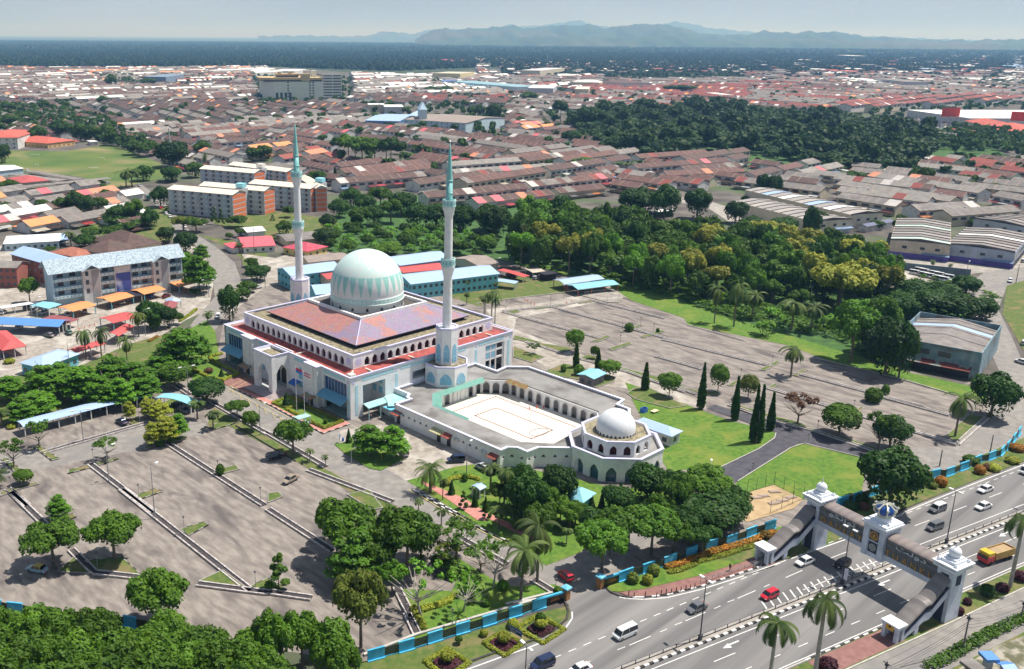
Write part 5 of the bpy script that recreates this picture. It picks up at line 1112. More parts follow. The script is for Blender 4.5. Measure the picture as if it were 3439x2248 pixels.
house('wide white and blue roofed clubhouse at the left',5,[(60,690),(560,680),(480,600),(30,640)],3.6,'hip',1.8,WHR,LBW,'building','clubhouse',win=(1,8));canopy('blue edged verandah in front of the white clubhouse',5,[(130,705),(600,660),(560,610),(40,645)],3.0,BLR,.3,posts=6)
# flats
def flats(lab,k,P,z,tank=None,tx=0):
 m,u,w,dep=frame4(k,P,z);dep=abs(dep);t=thing('apartment_block',lab,'apartment block',m.x,m.y,0,math.atan2(u.y,u.x),'low rise flats with orange brick ends')
 # local x: short side toward the viewer's right, local y: long side away
 b=MB();b.box(-w/2+.5,w/2-.5,-dep/2+.5,dep/2-.5,0,z);b.gend(-w/2+.5,w/2-.5,-dep/2+.5,dep/2-.5,z,1.5,'y');part('wall',b,GRYW,t,split=False)
 b=MB();b.gable(-w/2,w/2,-dep/2,dep/2,z,1.7,'y');part('roof',b,CRR,t,split=False);S=z/5
 for i in range(5):b=MB();b.box(-w/2+.9,w/2-.9,-dep/2+.42,-dep/2+.55,i*S+.35,i*S+S-.35);part('brick_panel',b,REDBR,t)
 n=max(4,int(dep/6))
 for j in range(n):
  y=-dep/2+1.5+(dep-3)*(j+.5)/n
  for i in range(5):
   b=MB();b.box(-w/2+.42,-w/2+.6,y-1.9,y-.3,i*S+.9,i*S+2.3);part('window',b,GLS,t,split=False)
   if i:b=MB();b.box(-w/2-.4,-w/2+.5,y+.2,y+2.0,i*S-.1,i*S+1.0);part('balcony',b,WH if j%2 else LBW,t,split=False)
 if tank:
  b=MB();b.box(w/2+.2,w/2+5.5,-dep/2+3+tx,-dep/2+9+tx,0,z+1.2);part('stair_tower',b,GRYW,t);b=MB();b.box(w/2+.8,w/2+5,-dep/2+3.6+tx,-dep/2+8.4+tx,z+1.7,z+4);b2=part('water_tank',b,tank,t,split=False)
  for i in range(4):b=MB();b.box(w/2+2,w/2+3,-dep/2+2.95+tx,-dep/2+3.1+tx,1+i*3,2.2+i*3);part('window',b,GLS,t)
 return t
TK=pal('cyan_water_tank',(.22,.55,.66),(.3,.62,.72));TW=pal('white_water_tank',(.6,.58,.55))
flats('front left block of flats with cyan water tank',5,[(1905,298),(2040,275),(1690,165),(1580,200)],14,TK);flats('front left block of flats, its right hand twin',5,[(2200,262),(2300,245),(1930,142),(1840,172)],14)
flats('block of flats behind with white water tank',5,[(2120,100),(2230,85),(1920,5),(1835,30)],14,TW);flats('farthest block of flats with pale roof',5,[(2420,85),(2520,70),(2170,-15),(2060,0)],14)
flats('front right block of flats with cyan water tank',6,[(540,240),(655,218),(290,122),(182,155)],14,TK,-2);flats('block of flats nearest the banana garden',6,[(790,208),(885,210),(520,118),(420,130)],14)
landmark('the flats',6,500,300)
house('bungalow with coral red roof and parking porch',5,[(2110,725),(2440,715),(2300,625),(2060,645)],3.2,'gable',2.2,PNKR,WH,win=(1,4));house('coral red porch roof of the bungalow',5,[(2010,740),(2120,725),(2060,685),(1950,695)],2.8,'hip',1,PNKR,WH,'porch','car_porch')
house('yellow house with dark pink hipped roof',6,[(560,765),(770,740),(560,665),(445,730)],3.3,'hip',2.4,mat('crimson_roof',(.42,.05,.09),(.5,.09,.12),scale=.5),YELW,win=(1,3))
house('small white barrel roofed shed by the garden',6,[(40,600),(215,590),(200,540),(45,560)],3,'gable',1.2,WHR,WH,'shed','shed');house('long low grey roofed house behind the left minaret',6,[(370,680),(700,655),(680,580),(360,620)],3,'gable',1.4,GRYR,CRM)
house('long brown grey roof behind the mosque dome',6,[(575,870),(900,830),(960,770),(560,800)],3,'gable',1.2,pal('taupe_roof',(.24,.2,.175)),CRM)
landmark('the coral roofed bungalow',5,2150,700)
# blue school behind the mosque
for lab,P,z_,rm,wn_ in(('front long classroom block with pale blue roof behind the right minaret',[(1430,1060),(2240,965),(2150,880),(1420,965)],6.4,BLR,(2,16)),('left wing of the blue school showing its gable end',[(430,985),(860,925),(820,850),(350,910)],6.4,BLR,(2,6)),('rear classroom block with pale blue roof behind the dome',[(1330,900),(1770,840),(1760,755),(1310,810)],6.4,BLR,(2,6)),('flat blue roof beside the left minaret base',[(650,1140),(900,1130),(860,1035),(630,1060)],6.4,BLR,None)):
 house(lab,6,P,z_,'gable',1.8,rm,CYW,'school','classroom_block',win=wn_,sides='fl')
for lab,P in(('bright red flat roof inside the blue school, right of the dome',[(1400,960),(1790,915),(1760,860),(1380,885)]),('bright red flat roof inside the blue school, left of the dome',[(760,1010),(840,1000),(830,940),(700,955)])):house(lab,6,P,5.2,'gable',.8,REDS,CRM,'hall','assembly_hall')
landmark('the blue school',6,1900,950)
house('brown hipped pavilion behind the blue school',6,[(2060,890),(2290,875),(2020,785),(1905,830)],3,'gable',1.6,pal('taupe_roof',(.24,.2,.175)),CRM)
canopy('blue sloping walkway roof beside the blue school',7,[(300,1068),(345,1048),(150,975),(135,1000)],2.8,BLR,.3,posts=3);canopy('red roofed car shelter behind the blue school',7,[(400,990),(462,978),(245,912),(185,925)],2.6,REDS,.2,posts=3)
canopy('tan roofed shelter beside the red car shelter',7,[(500,950),(612,940),(530,905),(408,915)],2.6,pal('tan_roof',(.42,.36,.29)),.2,posts=2);house('black netted shed by the wood',7,[(570,985),(690,965),(670,940),(560,950)],2.6,'flat',0,BLK,BLK,'shed','shed')
canopy('blue double pitched shelter, rear one, at the wood edge',7,[(765,1055),(1098,1005),(1030,965),(668,1010)],3.2,BLR,.9,posts=4,pm=pal('red_post',(.4,.1,.08)));canopy('turquoise shelter in front of the blue one at the wood edge',7,[(862,1102),(1222,1052),(1165,1010),(808,1052)],3.0,CYR,.8,posts=4,pm=pal('red_post',(.4,.1,.08)));landmark('the twin blue shelters',7,950,1030)
t,w_,d_=house('small hut with pale turquoise roof beside the round tree',11,[(1535,325),(1655,270),(1510,225),(1400,275)],3.2,'gable',.6,CYR,pal('dark_brick',(.14,.13,.13)),'hut','guard_hut',win=(1,2));landmark('the turquoise roofed hut',11,1520,300)
house('small white block with pale blue hipped roof beside the pavilion',11,[(2185,835),(2312,782),(1985,645),(1905,690)],3.2,'hip',1,BLR,WH,'building','washroom',win=(1,1));landmark('the white washroom',11,2120,780)
house('turquoise pyramid roofed kiosk among the garden trees',11,[(1440,1400),(1565,1320),(1400,1250),(1290,1340)],3,'hip',1.6,CYR,CYW,'kiosk','kiosk');landmark('the pyramid roofed kiosk',11,1440,1350)
canopy('small white blue arched shelter in the garden',11,[(550,1292),(608,1258),(525,1225),(465,1252)],2.5,BLR,.5,'arch',posts=2);landmark('the garden shelter',11,540,1260)
canopy('blue patterned tin roofed shed by the grave plot',12,[(740,1470),(815,1447),(620,1348),(560,1390)],2.8,BLD,.7,posts=2)
# graves and stage by the wood
for i,(x,y)in enumerate(((1040,1308),(945,1345),(895,1358),(1110,1385),(1035,1408),(1185,1358))):
 b=MB();b.obox(0,0,2.6,1.2,0,.35,-.6+i*.05);b.obox(0,0,1.9,.7,.35,.42,-.6+i*.05);later(solo('grave',b,pal('grave_stone',(.30,.23,.18)),'x','grave',*q(12,x,y),group='graves in the sandy plot'),'low brown grave kerb in the sandy plot')
landmark('the grave plot',12,1040,1350)
b=MB()
for a,c in(((800,1315),(1035,1245)),((1035,1245),(1290,1370)),((1290,1370),(1000,1500))):
 a,c=Vector(q(12,*a)),Vector(q(12,*c))
 for i in range(4):m=a+(c-a)*i/3;b.tube((m.x,m.y,0),(m.x,m.y,3.4),.05)
 for z in(.3,1.7,3.3):b.tube((a.x,a.y,z),(c.x,c.y,z),.025)
solo('wire_fence',b,mat('green_wire',(.05,.10,.06)),'thin green wire fence round the sandy grave plot','fence')
sheet('concrete_pad',qs(7,[(900,1150),(1100,1115),(1280,1165),(1240,1215),(1150,1215)]),zz[0]+.05,M_conc)
b=MB()
for x,y in((940,1165),(1040,1200),(1140,1215),(1250,1200),(1245,1160),(1180,1140)):p=q(7,x,y);b.tube((p[0],p[1],0),(p[0],p[1],2.4),.05)
P=qs(7,[(940,1165),(1040,1200),(1140,1215),(1250,1200),(1245,1160),(1180,1140),(940,1165)]);b.path([(x,y,2.3)for x,y in P],.04);b.path([(x,y,1.2)for x,y in P],.04);solo('pipe_frame',b,POLE,'open grey pipe framework on the pale pad by the twin blue shelters','frame')
# warehouse at the right edge
def warehouse():
 m,u,w,dep=frame4(13,[(795,505),(1565,640),(1515,365),(798,240)],8.5);dep=abs(dep);t=thing('warehouse','weathered pale blue warehouse with blue striped brown roof beside the right road','warehouse',m.x,m.y,0,math.atan2(u.y,u.x));h=8.5
 b=MB();b.ring([(-w/2,-dep/2),(w/2,-dep/2),(w/2,dep/2),(-w/2,dep/2)],[(-w/2+.3,-dep/2+.3),(w/2-.3,-dep/2+.3),(w/2-.3,dep/2-.3),(-w/2+.3,dep/2-.3)],0,h+.4);part('wall',b,mat('peeling_blue_wall',(.12,.22,.27),(.26,.33,.36),scale=.45,detail=9,stain=(.13,.14,.14),stain_scale=.16),t)
 b=MB();b.gable(-w/2+.3,w/2-.3,-dep/2+.3,dep/2-.3,h-1.6,1.9,'y');part('roof',b,pal('taupe_sheet_roof',(.17,.15,.14),(.24,.215,.20)),t)
 for y,hh,mm_ in((dep*.22,1.5,BLR),(dep*.30,.25,BLK),(dep*.12,.25,BLK),(-dep*.12,.25,BLK),(dep*.42,.25,BLK)):
  b=MB();xm=w/2-.35
  for s in(-1,1):b.add([(s*xm,y-hh,h-1.52),(0,y-hh,h+.33),(0,y+hh,h+.33),(s*xm,y+hh,h-1.52)],[(0,1,2,3)if s<0 else(3,2,1,0)])
  part('roof_stripe',b,mm_,t,split=False)
 for x in(-w*.14,w*.10):b=MB().box(x-1.8,x+1.8,-dep/2-.08,-dep/2+.1,5.2,6.9);part('window',b,GLS,t)
 b=MB();b.add([(-w*.3,-dep/2,3.8),(w*.42,-dep/2,3.8),(w*.42,-dep/2-3,3.0),(-w*.3,-dep/2-3,3.0)],[(0,1,2,3),(3,2,1,0)]);part('lean_to',b,mat('rusted_lean_to',(.30,.09,.07),(.42,.46,.42),scale=.22,detail=3,lo=.5,hi=.55),t)
 b=MB();b.box(-w*.28,w*.4,-dep/2-.1,-dep/2+.02,0,2.9);part('dark_shopfront',b,DKG,t)
warehouse();landmark('the striped roof warehouse',13,1150,500)
# shop lots with stepped sheet roofs (right) : each row one building
def shoprow(lab,k,P,z,n,cols,wm,ends='l',rh=1.2,sign=None):
 m,u,w,dep=frame4(k,P,z);dep=abs(dep);t=thing('shop_row',lab,'shop row',m.x,m.y,0,math.atan2(u.y,u.x));
 b=MB();b.box(-w/2,w/2,-dep/2,dep/2,0,z-.1);part('wall',b,wm,t)
 for i in range(n):
  y0,y1=-dep/2+dep*i/n,-dep/2+dep*(i+1)/n;st=.5*(i%2)*0;b=MB();b.gable(-w/2+.2,w/2-.2,y0+.35,y1,z-.1,rh,'y');part('roof',b,cols[i%len(cols)],t,split=False)
  b=MB();b.gable(-w/2,w/2,y0,y0+.35,z+.25,rh,'y',.9);part('party_wall',b,pal('sooty_wall',(.10,.09,.09)),t,split=False)
 for x in(-w*.25,w*.05,w*.3):b=MB().box(x-1,x+1,-dep/2-.08,-dep/2+.1,z*.55,z*.55+1.3);part('window',b,GLS,t)
 b=MB();b.add([(w*.05,-dep/2,3.3),(w/2+.2,-dep/2,3.3),(w/2+.2,-dep/2-2,2.8),(w*.05,-dep/2-2,2.8)],[(0,1,2,3),(3,2,1,0)]);part('awning',b,BLR,t)
 b=MB();b.box(-w/2-.05,w/2+.05,-dep/2-.12,-dep/2-.02,0,2.6);part('ground_band',b,sign or WH,t);nn_=n
 for i in range(nn_):
  y=-dep/2+dep*(i+.5)/n;b=MB().box(w/2-.1,w/2+.08,y-dep/n*.33,y+dep/n*.33,z*.5,z*.78);part('window',b,GLS,t,split=False);b=MB().box(w/2-.1,w/2+.1,y-dep/n*.4,y+dep/n*.4,0.1,z*.36);part('shopfront',b,DKG,t,split=False)
 return t
PURP=pal('purple_wall',(.11,.08,.30));GR1=pal('roof_grey_a',(.19,.17,.16));GR2=pal('roof_grey_b',(.27,.25,.235));GR3=pal('roof_mint',(.38,.46,.41));
shoprow('beige shop row with mint and grey roof sheets and a purple base',8,[(965,620),(1535,665),(1960,520),(1560,480)],8.5,9,[GR3,GR1,GR2,GR1,GR1],pal('beige_wall',(.46,.39,.31)),sign=PURP)
shoprow('grey shop row with purple base at the road corner on the right',8,[(1560,655),(2170,740),(2560,610),(2050,560)],8.0,8,[GR1,GR2,GR1,GR1,WHR],pal('blue_grey_wall',(.32,.35,.42)),sign=PURP)
shoprow('long cream shop row with pale roof sheets behind the yellow trees',8,[(680,480),(1000,470),(120,300),(-160,330)],7.5,10,[GR2,pal('roof_pale',(.33,.30,.275)),GR2],CRM)
shoprow('second long pale shop row, one street farther',8,[(960,430),(1230,415),(200,210),(-40,225)],8.5,12,[pal('roof_pale',(.33,.30,.275)),GR2,WHR,GR2,BLR],CRM)
shoprow('shop row going off the right edge behind the corner shop',8,[(2000,470),(2500,560),(2700,500),(2200,420)],7.5,5,[GR1,GR2],GRYW)
house('dark roofed stall beside the cream shop row',8,[(1000,545),(1250,500),(1230,470),(1000,515)],3.4,'gable',1,pal('faded_navy_roof',(.12,.13,.2)),WH,'stall','stall')
b=MB();P=qs(8,[(640,800),(1010,860),(1100,880),(1500,920),(1920,965)])
for a,c in zip(P,P[1:]):d=Vector(c)-Vector(a);m=(Vector(a)+Vector(c))/2;b.obox(m.x,m.y,d.length,.25,0,3.4,math.atan2(d.y,d.x))
solo('boundary_wall',b,pal('slate_hoarding',(.12,.16,.19)),'long dark slate hoarding before the shop rows on the right','wall');landmark('the corner shop row',8,1800,750);landmark('the slate hoarding',8,1300,880)
house('open shed with white roof in the gap behind the yellow trees',7,[(1530,430),(1700,405),(1690,390),(1480,410)],4,'gable',.6,WHR,DKG,'shed','shed')
# left field buildings
house('three storey red roofed school building beside the football field',1,[(-80,1080),(235,1062),(190,1020),(-100,1000)],10.5,'hip',3.2,MRED,WH,'school','school_building',win=(3,6));house('wide red roofed hall beside the football field',1,[(250,1140),(550,1108),(440,1055),(240,1080)],4.5,'hip',4,MRED,pal('ochre_wall',(.5,.33,.15)),'hall','hall',win=(1,6));landmark('the red roofed hall',1,400,1090)
house('tiny red roofed pavilion behind the football field',1,[(620,1108),(675,1104),(660,1092),(610,1096)],3,'hip',1,MRED,WH,'pavilion','pavilion');house('small grey white store at the football field edge',1,[(770,1112),(840,1108),(835,1096),(770,1100)],3,'flat',1,WHR,WH,'hut','hut')
for i,P in enumerate(([(235,1370),(690,1440),(680,1425),(260,1345)],[(100,1400),(560,1455),(540,1435),(130,1375)],[(180,1510),(960,1430),(950,1415),(170,1490)])):canopy(('first grey roofed car shelter along the football field, the upper one','second grey roofed car shelter near the football field','very long dark shelter below the football field')[i],1,P,2.6,GRYR,.2,'flat',posts=8)
house('red two tiered roof house left of the football field shelters',1,[(140,1470),(400,1445),(330,1400),(110,1420)],4,'hip',2.4,pal('brick_red_roof',(.38,.08,.08)),CRM);house('white and blue roofs at the left edge below the football field',1,[(-60,1375),(160,1335),(60,1310),(-100,1320)],4,'gable',1.2,WHR,LBW)
for gx,gy,s_,lab in((815,1358,7.3,'nearest white goal on the football field'),(305,1240,7.3,'far left white goal on the football field'),(890,1270,4,'small goal in the middle of the football field'),(320,1330,3,'small round practice goal on the football field')):
 b=MB();b.path([(-s_/2,0,0),(-s_/2,0,2.4),(s_/2,0,2.4),(s_/2,0,0)],.12);b.path([(-s_/2,0,2.4),(-s_/2,1.6,0)],.06);b.path([(s_/2,0,2.4),(s_/2,1.6,0)],.06);solo('football_goal',b,LAMPW,lab,'goal',*q(1,gx,gy),rot=-.5,group='goals on the football field')
landmark('the football field',1,700,1250)
house('small blue flat roofed shed in the bottom right lot',17,[(1680,1520),(1770,1500),(1730,1450),(1650,1440)],2.6,'flat',.2,BLD,GRYW,'shed','shed');house('ochre walled hut at the bottom right corner',17,[(1560,1600),(1650,1570),(1620,1490),(1540,1500)],2.8,'flat',.2,GRYR,pal('ochre_hut',(.30,.20,.07)),'hut','hut');house('low blue roofed shed at the very bottom right corner',17,[(1800,1590),(1900,1570),(1860,1500),(1780,1500)],2.4,'gable',.5,BLD,GRYW,'shed','shed')
# ------------------------------------------------------------------ vegetation
def leafmat(name,a,b,trans=.28,rough=.6,hue2=None):
 "leaf colour between two greens by each clump's own tint"
 if name in MATS:return MATS[name]
 m=bpy.data.materials.new(name);m.use_nodes=True;N=m.node_tree.nodes;L=m.node_tree.links;bs=N['Principled BSDF'];bs.inputs['Roughness'].default_value=rough;bs.inputs['Specular IOR Level'].default_value=.25
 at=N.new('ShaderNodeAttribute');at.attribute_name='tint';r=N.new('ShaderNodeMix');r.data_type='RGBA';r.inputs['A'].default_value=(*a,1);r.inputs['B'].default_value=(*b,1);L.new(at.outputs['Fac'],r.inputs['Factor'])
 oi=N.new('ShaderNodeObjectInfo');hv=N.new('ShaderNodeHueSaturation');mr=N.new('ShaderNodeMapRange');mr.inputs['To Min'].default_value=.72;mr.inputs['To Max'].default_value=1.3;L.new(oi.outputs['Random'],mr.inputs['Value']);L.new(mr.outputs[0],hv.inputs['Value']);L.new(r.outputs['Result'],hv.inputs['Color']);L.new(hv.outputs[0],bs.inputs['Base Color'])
 tr=N.new('ShaderNodeBsdfTranslucent');L.new(hv.outputs[0],tr.inputs['Color']);mx=N.new('ShaderNodeMixShader');mx.inputs[0].default_value=trans;L.new(bs.outputs[0],mx.inputs[1]);L.new(tr.outputs[0],mx.inputs[2]);L.new(mx.outputs[0],N['Material Output'].inputs['Surface']);MATS[name]=m;return m
LM_={'mid':leafmat('leaf_mid',(.035,.095,.008),(.10,.20,.014)),'dark':leafmat('leaf_dark',(.014,.048,.008),(.045,.115,.012)),'bright':leafmat('leaf_bright',(.055,.16,.009),(.13,.29,.02)),'lime':leafmat('leaf_lime',(.20,.26,.02),(.34,.36,.04)),
 'olive':leafmat('leaf_olive',(.07,.12,.015),(.20,.25,.035)),'palm':leafmat('leaf_palm',(.04,.085,.02),(.13,.18,.04)),'brown':leafmat('leaf_brown',(.11,.05,.03),(.20,.10,.05)),'yellow':leafmat('leaf_yellow_tops',(.10,.16,.015),(.36,.36,.05)),'far':leafmat('leaf_far',(.016,.05,.010),(.065,.135,.022)),'orange':leafmat('leaf_orange',(.10,.12,.02),(.55,.22,.03)),'plum':leafmat('leaf_plum',(.05,.012,.02),(.10,.03,.04))}
BARK=mat('bark',(.12,.095,.07),(.20,.165,.13),scale=2,detail=6);PBARK=mat('pale_bark',(.30,.27,.23),(.40,.37,.33),scale=2)
def cloud(seed,blobs,n,size,up=.25,depth_=.3,tintz=0):
 "leaf clumps spread through the shells of several blobs -> quads (N,4,3), tint (N)"
 R=np.random.default_rng(seed);B=np.array(blobs,float);wgt=(B[:,3]*B[:,4])**.5*B[:,5];idx=R.choice(len(B),n,p=wgt/wgt.sum());d=R.normal(size=(n,3));d[:,2]=np.abs(d[:,2])*np.where(R.random(n)<.22,-.6,1);d/=np.linalg.norm(d,axis=1)[:,None]
 bump=1+.10*np.sin(d[:,0]*7+idx)*np.cos(d[:,1]*6+idx*2);f=(1-depth_*R.random(n)**1.8)*bump;P=B[idx,:3]+d*B[idx,3:6]*f[:,None]
 nr=d/B[idx,3:6];nr/=np.linalg.norm(nr,axis=1)[:,None];nr=nr+R.normal(size=(n,3))*.42+np.array([0,0,up]);nr/=np.linalg.norm(nr,axis=1)[:,None]
 t=np.cross(nr,R.normal(size=(n,3)));t/=np.linalg.norm(t,axis=1)[:,None]+1e-9;u=np.cross(nr,t);s=size*(.55+.8*R.random(n))[:,None];asp=(.6+.4*R.random(n))[:,None]
 q_=np.stack([P-t*s-u*s*asp,P+t*s*.9-u*s*asp*.8,P+t*s+u*s*asp,P-t*s*.8+u*s*asp*.9],1)
 bt=R.random(len(B));tint=np.clip(.5*bt[idx]+.35*R.random(n)+.15+tintz*(d[:,2]-.2),0,1);return q_,tint  # tint varies by clump and leaf; tintz makes it paler towards blob tops
def qmesh(name,Q,T,m,extra=None):
 n=len(Q);me=bpy.data.meshes.new(name);me.vertices.add(n*4);me.loops.add(n*4);me.polygons.add(n);me.vertices.foreach_set('co',Q.reshape(-1).astype('f'));me.loops.foreach_set('vertex_index',np.arange(n*4,dtype='i'));me.polygons.foreach_set('loop_start',np.arange(0,n*4,4,dtype='i'))
 me.update(calc_edges=True);a=me.attributes.new('tint','FLOAT','FACE');a.data.foreach_set('value',T.astype('f'));me.materials.append(m);return me
def blobset(seed,n,R_,H0,H1,r,flat=1.0,spread=1.0):
 "blob centres filling a crown of radius R_ between heights H0..H1"
 g_=random.Random(seed);out=[];hc=(H0+H1)/2;hr=(H1-H0)/2
 for i in range(n):
  a=i*2.399+g_.random();k=math.sqrt((i+.4)/n)*.72*spread;z=hc+hr*(1-k*k*1.2)*.55*g_.uniform(-.5,1.1);rr_=r*g_.uniform(.75,1.2);out.append((R_*k*math.cos(a),R_*k*math.sin(a),z,rr_,rr_,rr_*flat))
 return out
def trunk_mb(h,r,limbs,seed,R_,lean=.0):
 g_=random.Random(seed);b=MB();b.tube((0,0,-.2),(lean,0,h),r*1.25,r*.7,7)
 for i in range(limbs):
  a=i*2.4+g_.random();L=R_*g_.uniform(.4,.75);z=h*g_.uniform(.7,1.0);e=(lean+L*math.cos(a),L*math.sin(a),z+L*g_.uniform(.5,1.0));b.tube((lean*z/h,0,z),e,r*.5,r*.2,5)
 return b
PROTO={}
def proto(kind,v):
 "crown and trunk meshes (unit: real metres, about 10 m tall) for a kind and variant"
 key=(kind,v)
 if key in PROTO:return PROTO[key]
 s=hash(kind)%1000 if False else sum(map(ord,kind))*7+v*31;H_,W_2=10.0,5.0;base=kind.split('-')[0];col=kind.split('-')[1]if '-' in kind else None;cm=None;tb=None
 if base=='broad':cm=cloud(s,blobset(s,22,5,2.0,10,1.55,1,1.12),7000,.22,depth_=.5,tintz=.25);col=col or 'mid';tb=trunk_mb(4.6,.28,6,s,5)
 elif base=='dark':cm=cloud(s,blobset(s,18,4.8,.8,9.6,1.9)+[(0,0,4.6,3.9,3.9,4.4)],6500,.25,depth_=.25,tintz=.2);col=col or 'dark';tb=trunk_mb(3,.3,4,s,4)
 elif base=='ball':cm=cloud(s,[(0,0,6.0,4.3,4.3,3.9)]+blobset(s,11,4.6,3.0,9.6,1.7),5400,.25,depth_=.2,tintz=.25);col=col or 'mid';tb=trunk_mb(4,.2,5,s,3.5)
 elif base=='tier':
  bl=[]
  g_=random.Random(s)
  for i in range(5):
   z=3.6+i*1.4;R_=5*(1,1.0,.9,.72,.45)[i]
   for a in range(7 if i<4 else 4):rr_=R_*g_.uniform(.45,.78);an_=a*.9+i*1.3+g_.uniform(-.3,.3);bl.append((rr_*math.cos(an_),rr_*math.sin(an_),z+g_.uniform(-.5,.5),R_*g_.uniform(.3,.45),R_*g_.uniform(.3,.45),g_.uniform(.4,.8)))
   bl.append((0,0,z,R_*.45,R_*.45,.7))
  cm=cloud(s,bl,5600,.23,up=.9,depth_=.55,tintz=.15);col=col or 'bright';tb=trunk_mb(9,.2,8,s,4)
 elif base=='umb':cm=cloud(s,blobset(s,22,5.8,3.6,9.4,1.6,.75,1.25),6500,.25,up=.6,depth_=.45,tintz=.2);col=col or 'mid';tb=trunk_mb(5,.3,8,s,6)
 elif base=='tall':cm=cloud(s,blobset(s,13,3.9,4.2,10,1.45),3000,.25,depth_=.45,tintz=.3);col=col or 'dark';tb=trunk_mb(8,.17,5,s,3)
 elif base=='sparse':cm=cloud(s,blobset(s,15,4.6,4.5,10,.95),1000,.20,depth_=.8);col=col or 'mid';tb=trunk_mb(3.4,.2,13,s,5.6)
 elif base=='bare':cm=cloud(s,blobset(s,11,4.4,5,9.5,.6),330,.2,depth_=.9);col=col or 'bright';tb=trunk_mb(3.6,.17,16,s,6,.8)
 elif base=='cyp':cm=cloud(s,[(0,0,.8+i*.8,.95-.055*abs(i-3)-.03*i,.95-.055*abs(i-3)-.03*i,.95)for i in range(12)],3400,.17,up=-.3,depth_=.3);col=col or 'dark';tb=trunk_mb(3,.12,0,s,1)
 elif base=='cone':cm=cloud(s,[(0,0,.8+i*.95,2.3*(1-i/10.5),2.3*(1-i/10.5),1.0)for i in range(10)],2400,.3,depth_=.3);col=col or 'dark';tb=trunk_mb(2,.15,0,s,1)
 elif base=='bush':cm=cloud(s,[(0,0,4.2,4.8,4.8,5.2)]+blobset(s,6,4,1,8,2.2),1500,.6,depth_=.25);col=col or 'mid';tb=trunk_mb(1.5,.2,0,s,1)
 elif base=='young':cm=cloud(s,[(math.cos(i*2.4)*(2.6-i*.22),math.sin(i*2.4)*(2.6-i*.22),1.6+i*.85,1.5-i*.08,1.5-i*.08,.8)for i in range(10)],2200,.24,up=.6,depth_=.5);col=col or 'mid';tb=trunk_mb(7.5,.12,5,s,2)
 elif base in('coco','royal','fan','date'):
  R=np.random.default_rng(s);Q=[];T=[];nf,L,th={'coco':(22,4.6,8.2),'royal':(13,3.6,8.6),'fan':(26,2.8,6.2),'date':(34,4.2,5.0)}[base];tw=R.uniform(-.6,.6)if base=='coco' else 0
  for i in range(nf):
   a=i*2.399+R.uniform(-.2,.2);el=R.uniform(-.55,1.15)if base!='royal' else R.uniform(-.1,1.0);n_=12;p=np.array([tw*.8,0,th]);pts=[p.copy()];ang=el
   for j in range(n_):ang-=(.17 if base=='coco' else .13 if base=='date' else .2);st=L/n_;p=p+st*np.array([math.cos(a)*math.cos(ang),math.sin(a)*math.cos(ang),math.sin(ang)]);pts.append(p.copy())
   side=np.array([-math.sin(a),math.cos(a),0]);tt=R.uniform(.1,.9)-(.2 if el<0 else 0)
   for j in range(1,n_+1):
    c=pts[j];dr=pts[j]-pts[j-1];dr/=np.linalg.norm(dr);wl=(.95 if base!='fan' else 1.1)*math.sin(PI*min(1,(j+1.2)/(n_+1.6)))**.6*(.26 if base=='date' else .22)*L*(.75)
    for sg in(-1,1):
     for hfs in(0,.5):
      o_=c-dr*hfs*L/n_;tip=o_+side*sg*wl*.8+dr*wl*.55+np.array([0,0,-wl*.5]);w0=dr*.085*(1.3 if base!='date' else .8);Q.append([o_-w0,o_+w0,tip+w0*.3,tip-w0*.3]);T.append(np.clip(tt+R.uniform(-.15,.15),0,1))
  cm=(np.array(Q),np.array(T));col=col or 'palm';tb=MB();r0={'coco':.2,'royal':.2,'fan':.16,'date':.3}[base]
  for j in range(6):z0,z1=j*th/6,(j+1)*th/6;tb.tube((tw*(j/6)**2*.8,0,z0-.1),(tw*((j+1)/6)**2*.8,0,z1),r0*(1.3-.08*j),r0*(1.22-.08*j),7)
  if base=='royal':tb.tube((0,0,th-1.2),(0,0,th),.17,.12,7)
 elif base=='banana':
  R=np.random.default_rng(s);Q=[];T=[]
  for c in range(7):
   cx,cy=R.uniform(-3,3,2);h0=R.uniform(3.5,6.5)
   for i in range(8):
    a=R.uniform(0,6.28);el=R.uniform(.3,1.2);p=np.array([cx,cy,h0]);side=np.array([-math.sin(a),math.cos(a),0]);pr=p.copy();L=R.uniform(2.5,4)
    for j in range(4):el-=.45;nx=pr+L/4*np.array([math.cos(a)*math.cos(el),math.sin(a)*math.cos(el),math.sin(el)]);w0=.42*math.sin(PI*(j+.5)/4.6)+.1;Q.append([pr-side*w0,pr+side*w0,nx+side*w0*.95,nx-side*w0*.95]);T.append(R.uniform(.2,1));pr=nx
  cm=(np.array(Q),np.array(T));col=col or 'bright';tb=MB();[tb.tube((R.uniform(-2.5,2.5),R.uniform(-2.5,2.5),0),(R.uniform(-2.5,2.5),R.uniform(-2.5,2.5),4),.15)for _ in range(5)]
 Q,T=cm;ext=(Q[...,2].max(),max(np.abs(Q[...,0]).max(),np.abs(Q[...,1]).max()))
 me=qmesh('crown',Q,T,LM_[col]);tm=tb.mesh('trunk',PBARK if base in('royal','bare')else BARK);PROTO[key]=(me,tm,*ext);return PROTO[key]
NT=[0]
WORDS={'broad':'broad leafy tree','dark':'dense dark green tree','ball':'neat round crowned tree','tier':'layered spreading bright green tree','umb':'flat topped spreading tree','tall':'tall slim forest tree','sparse':'thin crowned tree with gaps','bare':'nearly bare pale branched tree','cyp':'tall narrow columnar tree','cone':'small cone shaped shrub','bush':'rounded shrub','young':'young upright tree','coco':'coconut palm with drooping fronds','royal':'royal palm with smooth pale trunk','fan':'short fan leaved palm','date':'feathery date palm','banana':'clump of banana plants'}
